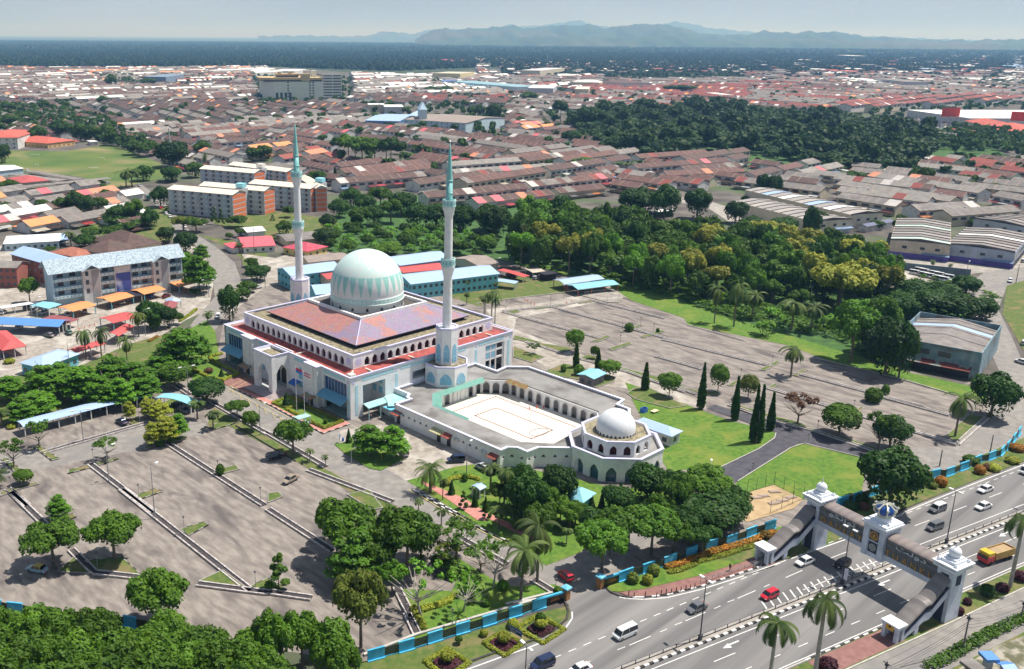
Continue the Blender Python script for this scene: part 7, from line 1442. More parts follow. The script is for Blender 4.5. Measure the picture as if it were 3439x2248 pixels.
C_('sedan','white',17,420,825,340,855,'white saloon car on the highway left of the bridge shadow');C_('hatch','black',17,680,842,640,858,'black hatchback in the shadow under the footbridge');C_('mpv','grey',17,1325,582,1250,610,'grey car beyond the footbridge crown');C_('suv','grey',17,1345,455,1290,475,'grey car with white roof far along the highway',roofcol='white');C_('sedan','white',17,1680,318,1610,345,'upper of two white cars side by side on the highway');C_('sedan','white',17,1665,438,1590,465,'lower of two white cars side by side on the highway');C_('van','white',17,1975,190,1920,210,'white van at the right edge of the highway')
C_('hatch','red',16,515,770,450,715,'bright red hatchback entering through the compound gate');C_('suv','navy',11,342,1045,260,1050,'dark blue tall car parked beside the low annex');C_('hatch','silver',11,565,1110,510,1080,'silver hatchback parked beside the fan palms');C_('sedan','navy',9,1062,842,1010,815,'dark blue saloon alone near the long blue shelter');C_('sedan','black',10,580,1535,500,1555,'black saloon parked at the kerb of the left car park');C_('hatch','white',10,1710,1500,1680,1440,'white hatchback half hidden under the bright green trees');C_('sedan','beige',15,195,-75,140,-45,'beige saloon parked below the black one in the left car park')
C_('sedan','taxiblue',14,330,710,230,690,'pale blue taxi with yellow roof under the big tree',roofcol='yellow');C_('hatch','white',5,1900,1345,1890,1380,'white hatchback on the curving road behind the mosque');C_('hatch','white',8,2260,1010,2262,1040,'white hatchback on the right hand road near the poles');C_('sedan','white',13,1790,705,1740,690,'white saloon at the right edge beside the warehouse road');C_('hatch','white',13,1810,540,1815,500,'white car on the grass at the right edge')
for k,x,y,x2,y2,ki,co in((5,1450,448,1480,470,'hatch','white'),(5,1480,470,1510,495,'sedan','white'),(5,1525,500,1550,520,'hatch','silver'),(5,1610,560,1640,575,'hatch','white'),(5,1400,395,1420,410,'hatch','red'),(5,1145,255,1165,265,'hatch','white'),(5,1215,200,1235,210,'hatch','silver'),(5,1450,1165,1490,1150,'sedan','maroon'),(5,1050,1225,1020,1200,'hatch','silver'),(5,1310,1165,1280,1150,'hatch','blue'),(5,300,1290,330,1270,'van','silver'),(5,385,1310,340,1330,'sedan','silver'),(5,240,1265,270,1250,'sedan','grey'),(5,30,1310,60,1290,'hatch','white'),(5,170,1440,200,1420,'hatch','silver'),(5,430,1510,400,1500,'sedan','grey'),(5,560,1440,610,1430,'sedan','green'),(5,590,1330,610,1350,'sedan','silver'),(5,740,1300,750,1330,'hatch','silver'),(5,960,1250,930,1240,'sedan','grey'),(5,560,700,600,690,'van','white'),(5,70,710,40,705,'van','grey'),(5,2240,1090,2290,1080,'sedan','white'),(7,290,985,340,1000,'sedan','maroon'),(7,330,990,360,1000,'hatch','black'),(7,515,1010,540,1000,'hatch','silver'),(9,40,270,80,260,'sedan','navy'),(9,600,60,560,30,'sedan','green'),(9,1060,100,1100,90,'hatch','silver'),(1,240,1365,260,1370,'hatch','white'),(1,880,1460,920,1460,'hatch','white'),(1,940,1475,980,1470,'hatch','silver'),(8,2375,840,2400,830,'hatch','white'),(9,1550,700,1600,720,'sedan','black'),(9,1600,740,1650,760,'sedan','grey')):
 C_(ki,co,k,x,y,x2,y2)
for i in range(14):x,y=700+i*42,810+i*5;C_('hatch',('maroon','black','silver','navy')[i%4],8,x,y,x+5,y-30,simple=True)
for i in range(16):x,y=1450+(i%8)*42,915+(i%8)*10+(i//8)*30;C_('van' if i%3 else 'sedan','white',8,x,y,x+30,y+5,simple=True)
def truck():
 a,b_=Vector(q(17,1745,800)),Vector(q(17,1650,830));t=thing('lorry','red and yellow tipper lorry driving on the far carriageway','lorry',a.x,a.y,ZH,math.atan2((b_-a).y,(b_-a).x))
 b=MB();b.box(1.9,3.9,-1.15,1.15,.7,2.0);part('cab',b,PNT['red'],t);b=MB();b.box(1.95,3.6,-1.1,1.1,2.0,2.75);part('cab_roof',b,PNT['yellow'],t);b=MB();b.box(3.88,3.93,-1,1,1.5,2.1);part('windscreen',b,CGL,t)
 b=MB();b.ring([(-4,-1.25),(1.6,-1.25),(1.6,1.25),(-4,1.25)],[(-3.88,-1.13),(1.48,-1.13),(1.48,1.13),(-3.88,1.13)],1.1,2.5);b.box(-4,1.6,-1.25,1.25,1.0,1.1);part('tipper_body',b,mat('tipper_yellow',(.45,.30,.05),(.35,.2,.1),scale=1.5),t);b=MB();b.box(-3.87,1.47,-1.12,1.12,1.1,2.2);part('load',b,M_sand,t);b=MB();b.box(-4,3.6,-.5,.5,.6,.95);part('chassis',b,PNT['red'],t)
 for x in(-3.1,-1.9,2.9):
  for s in(-1,1):b=MB();b.tube((x,s*.85,.5),(x,s*1.2,.5),.5,n=12);part('wheel',b,TYRE,t)
 a,b_=Vector(q(5,1290,320)),Vector(q(5,1260,290));t=thing('lorry','parked dark green lorry beside the tree near the flats','lorry',a.x,a.y,.3,math.atan2((b_-a).y,(b_-a).x));b=MB();b.box(-3.5,2,-1.2,1.2,.8,3);part('cargo_box',b,PNT['green'],t);b=MB();b.box(2.1,3.8,-1.1,1.1,.6,2.5);part('cab',b,PNT['grey'],t)
 for x in(-2.4,2.8):
  for s in(-1,1):b=MB();b.tube((x,s*.85,.45),(x,s*1.15,.45),.45,n=10);part('wheel',b,TYRE,t)
truck()
# traffic cones, bins, small things
CONE=mat('cone_orange',(.75,.10,.03));ci=0
for k,x,y in((11,982,585),(11,1043,578),(11,1105,575),(7,424,1200),(7,447,1205),(7,475,1220),(7,507,1235),(7,785,1222),(7,830,1212),(5,690,1455),(5,738,1440),(5,783,1425),(5,826,1415)):
 b=MB();b.box(-.22,.22,-.22,.22,0,.05);b.lathe([(.17,.05),(.1,.45),(.04,.8)],8);later(solo('traffic_cone',b,CONE,'x','traffic cone',*q(k,x,y),zz[0]+.1,group='orange traffic cones'),'orange traffic cone')
b=MB();b.ring([(-.9,-.6),(.9,-.6),(1,.7),(-1,.7)],[(-.8,-.5),(.8,-.5),(.9,.6),(-.9,.6)],0,1.3);b.box(-.85,.85,-.55,.65,0,.1);solo('waste_bin',b,pal('bin_blue',(.03,.12,.38)),'blue waste container on the lawn by the pavilion','waste bin',*q(11,1978,610));b=MB();b.box(-1.1,1.1,-.7,.7,.5,.6);[b.box(x-.05,x+.05,y-.05,y+.05,0,.5)for x in(-.9,.9)for y in(-.5,.5)];solo('table',b,pal('cream_board',(.6,.5,.3)),'low cream table standing on the lawn','table',*q(11,2070,612))
b=MB();b.lathe([(.28,0),(.3,.8),(.2,.95)],10);solo('wheelie_bin',b,pal('bin_blue',(.03,.12,.38)),'blue bin beside the cone shrub in the service yard','waste bin',*q(10,1172,1380));b=MB();b.tube((0,0,0),(0,0,1.1),.05);b.obox(0,0,.9,.06,1.1,2.4,RD+.9);solo('notice_board',b,pal('notice_blue',(.12,.2,.4)),'small blue notice board in the service yard','sign',*q(10,1145,1395));b=MB();b.tube((0,0,0),(0,0,1.2),.04);b.obox(0,0,.6,.05,1.2,1.8,RD+.9);solo('warning_sign',b,pal('amber',(.65,.35,.03)),'small amber sign under the bright green trees','sign',*q(10,1507,1555))
b=MB();b.box(-2,2,-1.3,1.3,2.2,2.4);[b.box(x-.08,x+.08,y-.08,y+.08,0,2.2)for x in(-1.8,1.8)for y in(-1.1,1.1)];b.box(-1.7,1.7,-1,1,.4,.5);solo('guard_shelter',b,pal('mint_flat_roof',(.30,.45,.42)),'mint flat roofed shelter at the end of the hedge bed','shelter',*q(10,820,1235),rot=0)
landmark('the hedge beds',10,900,1150);landmark('the left car park',9,1400,1300);landmark('the school yard',5,500,1450);landmark('the compound gate',16,600,880);landmark('the brown flower tree',15,810,1000);landmark('the bottom left trees',14,1000,1400);landmark('the highway junction',16,700,1100);landmark('the parking corner',15,1450,900);landmark('the dark tar drive',12,1000,850);landmark('the right car park',12,900,100);landmark('the blue road sign',15,2150,1230);landmark('the brick walk',11,400,1400);landmark('the entrance road',15,1400,250)
landmark('the curving road',5,1950,950);landmark('the clubhouse',5,300,650);landmark('the brown hall',5,1100,680);landmark('the banana garden',6,1100,650);landmark('the highway',17,1200,900);landmark('the slip road',17,1700,1150);landmark('the taxi',14,330,700);landmark('the yellow topped wood',7,1700,520);landmark('the bottom edge drain',14,1500,780);landmark('the mast',1,1480,1200);landmark('the hatched median',17,600,950)
# people and motorbikes
SKIN=mat('skin',(.22,.12,.08))
def person(label,x,y,rot,top,bottom,z=0,sit=False):
 me=bpy.data.meshes.new('person');s=.0 if not sit else-.35
 J=[(0,0,.95),(0,0,1.2),(0,0,1.42),(0,0,1.5),(.02,0,1.66),(0,.19,1.4),(.05,.26,1.12),(.12,.22,.88),(0,-.19,1.4),(-.03,-.26,1.12),(.03,-.24,.86),(0,.1,.9),(.14,.11,.5),(.08,.11,.08),(.2,.11,.03),(0,-.1,.9),(-.08,-.11,.5),(-.2,-.11,.08),(-.08,-.11,.03)]
 if sit:J=[(a,b_,c+(-.1 if i<11 else 0))for i,(a,b_,c)in enumerate(J)];J[12]=(.38,.16,.75);J[13]=(.3,.16,.3);J[14]=(.42,.16,.25);J[16]=(.38,-.16,.75);J[17]=(.3,-.16,.3);J[18]=(.42,-.16,.25);J[7]=(.42,.22,.95);J[10]=(.42,-.22,.95)
 E=[(0,1),(1,2),(2,3),(3,4),(2,5),(5,6),(6,7),(2,8),(8,9),(9,10),(0,11),(11,12),(12,13),(13,14),(0,15),(15,16),(16,17),(17,18)];Rr=[.15,.15,.16,.06,.11,.08,.055,.04,.08,.055,.04,.1,.075,.05,.045,.1,.075,.05,.045]
 b=MB()
 for a,c in E:b.tube(J[a],J[c],Rr[a],Rr[c],8)
 for p,r in zip(J,Rr):b.lathe([(r*math.cos(t_),p[2]+r*math.sin(t_))for t_ in(-1.5,-.9,-.3,.3,.9,1.5)],8,p[0],p[1])
 ms=[SKIN,top,bottom];out=b.mesh('person',ms)
 for p in out.polygons:z_=p.center.z;p.material_index=2 if z_<.93 else 1 if(z_<1.46 and abs(p.center.y)<.3 and z_>1.05)else 0
 o=link('person',out,None,(x,y,z+s*0));o.rotation_euler=(0,0,rot);o['label']=label;o['category']='person';return o
BLKC=mat('dark_cloth',(.02,.02,.03));REDC=mat('red_cloth',(.4,.03,.04));WHC=mat('white_cloth',(.6,.6,.6));PNC=mat('pink_cloth',(.55,.25,.3))
person('person in dark clothes walking along the maroon footpath',*q(16,1945,705),RD,BLKC,BLKC,.1);person('person in a red top standing beside the black parked car',*q(10,675,1515),2,REDC,BLKC);
def motorbike(label,x,y,rot,rider=None):
 t=thing('motorcycle',label,'motorcycle',x,y,.15,rot)
 for xx in(-.6,.62):b=MB();b.tube((xx,-.05,.29),(xx,.05,.29),.29,n=12);part('wheel',b,TYRE,t)
 b=MB();b.tube((-.55,0,.6),(.3,0,.75),.13,.1,6);b.tube((.3,0,.75),(.62,0,.3),.05);b.tube((-.1,0,.4),(.2,0,.5),.16,n=6);b.tube((.35,-.3,1),(.35,.3,1),.03);b.tube((.33,0,.7),(.36,0,1),.05);part('body',b,PNT['navy'],t)
 if rider:r=Vector((-.2,0));person(rider,x-.2*math.cos(rot),y-.2*math.sin(rot),rot,PNC,BLKC,.15,True)
motorbike('motorcycle ridden towards the sea green canopy, nearer one',*q(10,1412,1190),1.2,'rider in a pink top on the nearer motorcycle');motorbike('motorcycle parked under the sea green canopy edge',*q(10,1508,1155),2.2,'person in pink sitting on the farther motorcycle by the canopy')
for i in range(5):x,y=1665+i*22,205+i*8;motorbike('x',*q(11,x-1000+0,y),.9)if 0 else None
grow()
# ------------------------------------------------------------------ the town: terraced rows in streets
ROOFS={'brown':[BRT,mat('brown_roof_b',(.10,.052,.045),(.165,.088,.074),scale=.5,detail=9),mat('brown_roof_c',(.125,.062,.053),(.085,.052,.047),scale=.4,detail=9)],'grey':[GRYR,mat('grey_roof_b',(.21,.19,.175),(.15,.135,.125),scale=.4,detail=9),mat('grey_roof_c',(.27,.25,.225),(.20,.185,.17),scale=.3,detail=9)],'red':[mat('red_row_roof',(.25,.06,.048),(.19,.048,.04),scale=.3,detail=8),mat('red_row_roof_b',(.30,.078,.055),(.24,.062,.05),scale=.3)],'orange':[ORR,mat('salmon_roof',(.62,.26,.15),(.55,.2,.12),scale=.5)],'white':[WHR,pal('pale_roof',(.5,.49,.47))],'blue':[BLR]}
ADD=[WHR,REDS,GRYR,PNKR,BLR,ORR,CRR,MARR,GRYR,WHR,BRT]
RIDGE=pal('pale_party_ridge',(.40,.30,.24));WINM=mat('dark_window_row',(.04,.05,.06),(.14,.15,.16),scale=.8)
DW,DM=MB(),[WH,CRM,GRYR,BRT,ROOFS['red'][0],WHR,RIDGE,GLS,ORR,BLR]
rows=[]
def addrow(cx,cy,L,dep,ang,h,col,seed):rows.append((cx,cy,L,dep,ang,h,col,seed))
OCC={}
def cells(cx,cy,ang,hl,hd):
 c,n=math.cos(ang),math.sin(ang)
 for i in np.arange(-hl,hl+.1,5):
  for j in np.arange(-hd,hd+.1,5):yield(int((cx+i*c-j*n)//6),int((cy+i*n+j*c)//6))
for fx,fy,ux,uy,hl,hd in FOOT:
 for c_ in cells(fx,fy,math.atan2(uy,ux),hl,hd):OCC[c_]=1
BAR=[FAR,WOOD,BAN]+[qs(k,P)for k,P in((0,[(-150,330),(290,325),(420,400),(440,440),(300,440),(60,425),(-150,420)]),(0,[(590,168),(812,168),(822,240),(600,244)]),(0,[(2060,262),(2500,236),(2500,330),(2060,298)]),(0,[(860,245),(1170,250),(1170,335),(860,290)]),(2,[(820,1080),(1460,1080),(1480,1350),(820,1260)]),(0,[(-500,560),(430,540),(430,500),(560,490),(800,520),(980,470),(1300,490),(1560,450),(1700,460),(2400,480),(2400,1600),(-500,1600)]),(24,[(130,780),(400,780),(440,960),(100,960)]),(5,[(1180,160),(2400,-30),(2400,620),(1400,620)]),(0,[(1480,490),(1560,460),(1640,470),(1760,530),(1900,600),(1800,640),(1500,560)]))]
def zone(k,P,ang,step,col,h=6.2,dep=13,Lr=(40,85),gap=9,seed=0,jit=.0):
 W_p=qs(k,P)if k is not None else P;g_=random.Random(seed);u=Vector((math.cos(ang),math.sin(ang)));n=Vector((-u.y,u.x));S=[Vector(p)for p in W_p];s0,s1=min(p.dot(u)for p in S),max(p.dot(u)for p in S);t0,t1=min(p.dot(n)for p in S),max(p.dot(n)for p in S);t=t0+step*.3
 while t<t1:
  s=s0+g_.uniform(0,20)
  while s<s1:
   L=g_.uniform(*Lr);ok=False
   for tL in(L,L*.6,L*.35):
    if tL<12:break
    c=u*(s+tL/2)+n*t
    if not(inside(tuple(c-u*tL*.35),W_p)and inside(tuple(c+u*tL*.35),W_p)):continue
    cs=set(cells(c.x,c.y,ang,tL/2,dep/2-1))
    if sum(x in OCC for x in cs)>len(cs)*.06 or any(inside(tuple(c+u*tL*f),B_)for B_ in BAR for f in(-.5,0,.5)):continue
    for x in cs:OCC[x]=1
    addrow(c.x,c.y,tL,dep*g_.uniform(.9,1.1),ang+g_.uniform(-jit,jit),h*g_.uniform(.85,1.15),col if isinstance(col,str)else g_.choice(col),g_.random());ok=True;break
   s+=tL+gap if ok else 14
  t+=step
Yd,Xd=PI/2,0.0
def rowline(k,x0,y0,x1,y1,col,h=6.2,dep=14):
 "one long row surveyed by its front eave; cut into two lengths when very long"
 a,c=Vector(q(k,x0,y0,h)),Vector(q(k,x1,y1,h));u=(c-a).normalized();n=Vector((-u.y,u.x));n=n if n.dot(a)>0 else-n;L=(c-a).length;kk=max(1,round(L/95))
 for i in range(kk):
  m=a+u*L*(i+.5)/kk+n*dep/2;addrow(m.x,m.y,L/kk-3,dep,math.atan2(u.y,u.x),h,col,rnd.random())
  for x in cells(m.x,m.y,math.atan2(u.y,u.x),L/kk/2,dep/2+1):OCC[x]=1
for e in((26,0,535,790,655,'grey'),(26,210,478,980,598,'grey'),(26,0,622,430,688,'grey'),(26,0,580,640,660,'grey'),(26,560,715,1000,690,'grey'),(26,780,752,1272,715,'grey'),(26,1040,608,1272,650,'grey'),(26,640,490,900,520,'grey',5),(24,1150,1415,2240,1335,'brown'),(24,500,1525,900,1478,'brown'),(24,1180,1300,2000,1240,'brown'),(24,1700,1440,2380,1390,'brown',5),(24,1500,1500,2380,1450,'brown',5),(23,540,1130,1560,1262,'brown'),(23,640,1020,1900,1200,'grey'),(23,0,1050,560,1110,'brown'),(23,1050,1390,1900,1330,'grey'),(23,1100,1480,2380,1400,'grey',5),
  (22,1080,1050,1740,1165,'brown'),(22,380,1130,900,1095,'brown'),(6,870,175,1660,108,'brown'),(6,1640,300,2334,235,'brown'),(7,0,250,480,215,'brown'),(7,470,205,1215,120,'brown'),(7,0,350,700,270,'brown',4.5),(7,720,260,1150,215,'brown',4.5)):rowline(*e)
zone(7,[(-60,30),(400,10),(1215,-60),(1280,60),(1200,180),(700,290),(330,350),(-60,330)],Xd+.04,24,'brown',6.5,15,(60,95),6,1);zone(6,[(780,60),(1500,30),(2334,40),(2334,280),(1640,330),(1480,200),(900,190)],Xd+.04,24,'brown',6.2,15,(60,95),6,2)
zone(3,[(0,1260),(400,1230),(1150,1170),(1450,1215),(1250,1270),(800,1300),(0,1400)],Xd+.04,20,['grey','grey','brown'],5.5,15,(55,90),6,3);zone(3,[(1250,1310),(2180,1190),(2334,1260),(2334,1400),(2000,1440),(1700,1400),(1400,1370)],Xd+.04,24,'brown',6.5,15,(60,100),6,4)
zone(2,[(310,1010),(620,1000),(900,980),(1500,960),(2334,1060),(2334,1190),(2100,1230),(1450,1110),(1200,1060),(820,1130),(600,1110),(300,1060)],Yd,24,['brown','brown','brown','grey'],6,14,(50,95),7,5);zone(2,[(1460,1150),(1830,1180),(1830,1240),(1500,1230)],Yd+.1,24,'brown',6,14,(30,60),7,6)
zone(3,[(0,1020),(450,1060),(800,1130),(800,1180),(300,1200),(0,1170)],Yd,22,['grey','brown'],5.5,14,(50,90),6,7)
zone(2,[(-800,990),(0,1000),(230,990),(240,1060),(-100,1110),(-350,1130),(-420,1050)],Xd+.1,24,['brown','grey'],6,13,(40,80),7,8);zone(2,[(-20,930),(700,910),(1200,900),(1480,960),(850,985),(250,1000),(0,985)],Xd+.02,19,'grey',4.6,14,(50,90),5,9)
zone(1,[(130,790),(700,780),(1500,880),(2334,860),(2334,960),(1500,950),(1000,930),(600,870)],Yd-.25,26,['brown','grey','brown','grey'],5.2,14,(45,85),7,10);zone(1,[(1000,1000),(1500,970),(2334,990),(2334,1060),(1600,1090),(1100,1070)],Xd+.1,22,['grey','grey','white'],5,14,(40,70),6,11)
zone(1,[(0,560),(900,560),(1100,640),(2250,640),(2250,770),(1000,770),(300,790),(0,760)],Xd+.12,27,['brown','grey','brown','grey','brown','white','grey'],7.2,14,(45,90),9,12);zone(2,[(0,780),(700,770),(1150,800),(1150,880),(0,900)],Yd-.2,26,['brown','brown','grey'],5.5,14,(45,85),7,13)
zone(2,[(720,740),(1150,770),(1150,850),(760,830)],Yd-.1,26,['grey','brown'],9,15,(45,80),7,14);zone(2,[(900,600),(1550,620),(1950,640),(2334,670),(2334,740),(1700,710),(920,720)],Xd+.1,28,['grey','grey','white'],7.5,15,(50,95),7,15)
zone(2,[(1150,730),(1700,720),(2334,720),(2334,820),(1900,820),(1400,800)],Yd,27,['brown','brown','red'],6,14,(50,95),7,16);zone(3,[(0,690),(700,750),(1100,770),(860,850),(680,900),(220,930),(200,800),(0,800)],Yd,24,['brown','grey','grey'],5,14,(50,95),7,17)
zone(3,[(0,560),(700,560),(1400,580),(2334,570),(2334,610),(1500,640),(1300,640),(800,600),(0,640)],Yd,34,['grey','grey','brown'],7,14,(70,130),9,18);zone(3,[(780,640),(1300,640),(1700,630),(2334,640),(2334,760),(2000,760),(1500,700),(800,690)],Yd,30,'red',8,16,(90,160),8,19)
zone(4,[(0,590),(900,600),(1500,620),(1500,700),(700,770),(450,790),(0,760)],Yd,34,['grey','grey','brown','red'],6.5,14,(80,150),8,20);zone(4,[(710,790),(1000,750),(1800,715),(2380,730),(2380,780),(1700,840),(1300,860),(900,830)],Xd+.05,34,'red',9,18,(90,170),8,21)
zone(8,[(0,60),(700,20),(820,60),(720,110),(300,160),(0,180)],Xd+.05,24,['brown','grey'],5,14,(35,70),7,22);zone(26,[(30,500),(300,470),(620,510),(980,580),(950,620),(830,700),(420,650),(200,640),(0,560)],Yd,27,'grey',6,14,(50,95),6,23);zone(26,[(520,700),(900,640),(1272,610),(1272,800),(1000,760),(700,720)],Xd+.15,27,['grey','grey','brown'],6,14,(50,95),6,24)
zone(26,[(620,400),(1000,390),(1272,400),(1272,570),(1000,540),(700,470)],Yd-.3,26,['grey','brown','grey','red'],5,13,(25,55),8,25,.1);zone(26,[(270,200),(720,190),(1000,200),(900,250),(480,250)],Yd-.3,24,['grey','white','grey','red'],5,13,(25,50),8,26,.1)
zone(5,[(-100,340),(420,380),(900,500),(560,580),(300,560),(-100,520)],Xd+.3,19,['grey','brown','orange','white','grey'],4.2,12,(18,34),4,27,.05);zone(5,[(-100,220),(350,200),(1000,230),(900,290),(480,280),(200,330),(-100,300)],Xd+.25,22,'grey',4,13,(25,55),6,28)
zone(2,[(330,1130),(640,1110),(820,1190),(980,1290),(640,1380),(300,1300),(100,1290),(60,1180)],Xd+.2,22,['orange','brown','orange','brown','red'],6,14,(16,26),6,29,.1);zone(3,[(60,970),(420,960),(620,1000),(740,1080),(450,1080),(120,1040)],Xd+.1,24,['orange','brown','red','brown'],6,14,(18,40),7,30,.1)
zone(1,[(-400,470),(900,480),(2334,470),(2334,540),(1400,540),(0,550),(-400,560)],Xd+.15,40,['white','grey','grey','brown','grey','brown','orange','brown'],8,15,(40,100),14,31);zone(2,[(900,520),(1500,540),(2334,540),(2334,600),(1500,600),(900,590)],Xd+.1,34,['grey','white','grey','red'],7,15,(50,100),10,32)
zone(4,[(0,500),(1200,500),(2380,480),(2380,660),(1600,640),(600,580),(0,570)],Yd-.2,46,['grey','white','brown','brown','grey','red','grey'],7,15,(30,80),40,33,.3);zone(4,[(0,400),(2380,330),(2380,480),(0,500)],Yd-.4,150,['white','grey','red','grey','blue'],8,22,(30,90),150,34,.5);zone(3,[(0,380),(1000,400),(2334,420),(2334,520),(1300,520),(0,540)],Xd,90,['grey','white','brown','red'],7,15,(25,70),80,35,.3)
zone(0,[(-200,415),(-200,200),(600,195),(1000,205),(1350,225),(1330,300),(1420,370),(1500,380),(1850,385),(1700,440),(1480,470),(1100,470),(800,430),(400,470),(300,440),(0,430)],Yd-.05,23,['brown','grey','brown','brown','brown'],5.2,13,(25,80),6,51)
zone(0,[(1350,225),(1400,190),(2500,178),(2500,240),(1900,262),(1350,260)],Yd,27,['brown','grey','grey','red'],6,14,(40,120),8,52);zone(0,[(1640,400),(2000,390),(2450,380),(2450,610),(2250,600),(1800,470)],Yd,25,['grey','grey','brown'],5.5,13,(25,70),7,53);zone(0,[(-200,430),(300,440),(430,480),(420,560),(-200,560)],Xd+.25,19,['grey','brown','orange','white'],4.2,12,(16,34),5,54)
zone(0,[(-200,200),(-200,172),(500,168),(1000,184),(1400,180),(1400,215),(1000,205)],Xd+.1,32,['grey','brown','grey','white','red'],7,15,(40,110),12,55)
rows.sort(key=lambda r:depth(r[0],r[1]));NI=255
def rowmesh(L,dep,h,near,seed):
 g_=random.Random(seed);w_,r_,rd_,wi,po=MB(),MB(),MB(),[],[]
 w_.box(-L/2+.3,L/2-.3,-dep/2+1,dep/2-1,0,h-.05);w_.gend(-L/2+.3,L/2-.3,-dep/2+1,dep/2-1,h-.06,2.2,'x');rh=2.7;n=max(2,int(L/6.4));pw=L/n
 r_.gable(-L/2,L/2,-dep/2,dep/2,h,rh)
 global PATCH;PATCH=[]
 for i in range(n):
  if g_.random()<(.16 if n>3 else 0):b_=MB();b_.gable(-L/2+i*pw+.12,-L/2+(i+1)*pw-.12,-dep/2-.03,dep/2+.03,h+.06,rh,'x',.1);PATCH.append((b_,g_.choice((0,1,2,3,0,1,0,1,2,4,3,0,5))))
 for i in range(n+1):
  if i in(0,n)or g_.random()<.62:x=-L/2+i*pw;rd_.gable(max(-L/2-.12,x-.14),min(L/2+.12,x+.14),-dep/2-.05,dep/2+.05,h+.16,rh,'x',.1)
 return w_,r_,rd_,n,pw,g_
def put(dst,src,m,cx,cy,ang):
 c,s=math.cos(ang),math.sin(ang);dst.k=m;dst.add([(cx+x*c-y*s,cy+x*s+y*c,z)for x,y,z in src.v],src.f)
rcol={'brown':'brown','grey':'grey','red':'red','orange':'orange','white':'white','blue':'blue'}
for ri,(cx,cy,L,dep,ang,h,col,seed)in enumerate(rows):
 dist=depth(cx,cy);w_,r_,rd_,n,pw,g_=rowmesh(L,dep,h,dist<900,seed)
 front=-1 if(Vector((-math.sin(ang),math.cos(ang))).dot(Vector((cx,cy))))>0 else 1
 if ri>=NI:
  put(DW,w_,g_.choice((0,0,1)),cx,cy,ang);put(DW,r_,{'brown':3,'grey':2,'red':4,'white':5,'orange':8,'blue':9}[col],cx,cy,ang)
  for pb_,c_ in PATCH:put(DW,pb_,(2,3,4,5,8,2)[c_],cx,cy,ang)
  if dist<1800:put(DW,rd_,6,cx,cy,ang)
  b=MB()
  for i in range(n):
   if g_.random()<.8:x=-L/2+(i+.5)*pw;b.box(x-pw*.3,x+pw*.3,front*(dep/2-1)-.15,front*(dep/2-1)+.15,h*.6,h*.85)
  put(DW,b,7,cx,cy,ang);continue
 t=thing('terraced_houses','x','terraced houses',cx,cy,0,ang,'terraced rows of the town');part('wall',w_,g_.choice((WH,WH,CRM,WH)),t,split=False);rf=part('roof',r_,g_.choice(ROOFS[col]),t,split=False);o=part('roof_ridges',rd_,RIDGE,rf,split=False)
 for pb_,c_ in PATCH:part('roof_section',pb_,(GRYR,BRT,ROOFS['red'][0],pal('dusty_pale_roof',(.42,.40,.38)),ROOFS['orange'][1],PNKR)[c_],rf,split=False)
 later(t,('short ' if L<38 else 'long ')+rcol[col]+' roofed terraced row')
 if dist<850:
  b=MB();
  for i in range(n):
   x=-L/2+(i+.5)*pw
   if h>5:wb=MB().box(x-pw*.3,x+pw*.3,front*(dep/2-1)-.08,front*(dep/2-1)+.08,h*.58,h*.58+1.4);part('window',wb,GLS,t,split=False)
   if g_.random()<.75:
    pb=MB();d0,d1=dep/2-1,dep/2+g_.uniform(2.2,5);z0=h*.47;ys=sorted((front*d0,front*d1));pb.add([(x-pw*.46,front*d0,z0+.5),(x+pw*.46,front*d0,z0+.5),(x+pw*.46,front*d1,z0-.1),(x-pw*.46,front*d1,z0-.1)]+[(x-pw*.46,front*d0,z0+.4),(x+pw*.46,front*d0,z0+.4),(x+pw*.46,front*d1,z0-.2),(x-pw*.46,front*d1,z0-.2)],[(0,1,2,3),(3,2,1,0),(4,5,6,7),(0,4,5,1),(2,6,7,3)]);part('porch_roof',pb,g_.choice(ADD+[r_ for r_ in ROOFS[col]]),t,split=False)
   if g_.random()<.3:pb=MB();y0=-front*(dep/2-1.2);y1=-front*(dep/2+g_.uniform(2,5));ya,yb_=sorted((y0,y1));pb.box(x-pw*.45,x+pw*.45,ya,yb_,0,h*.55);part('rear_extension',pb,g_.choice((WH,CRM,GRYW,WH)),t,split=False);pb=MB().box(x-pw*.48,x+pw*.48,ya,yb_,h*.55,h*.55+.2);part('extension_roof',pb,g_.choice(ADD),t,split=False)
   if g_.random()<.12 and h>4:b.cyl(x,0,h+2.4,h+3.5,.5,n=8)
  if b.v:part('roof_tank',b,WHR,t)
 else:
  wb=MB()
  for i in range(n):
   x=-L/2+(i+.5)*pw;wb.box(x-pw*.3,x+pw*.3,front*(dep/2-1)-.1,front*(dep/2-1)+.1,h*.58,h*.58+1.4)
  o=part('window_row',wb,GLS,t,split=False)
  for i in range(0,n,3):x=-L/2+(i+.5)*pw;pb=MB().box(x-pw*.45,x+pw*.45,*sorted((front*(dep/2-1),front*(dep/2+3))),h*.45,h*.45+.2);part('porch_roof',pb,g_.choice(ADD),t,split=False)
o=link('distant_houses',DW.mesh('distant_houses',DM));o['kind']='stuff'
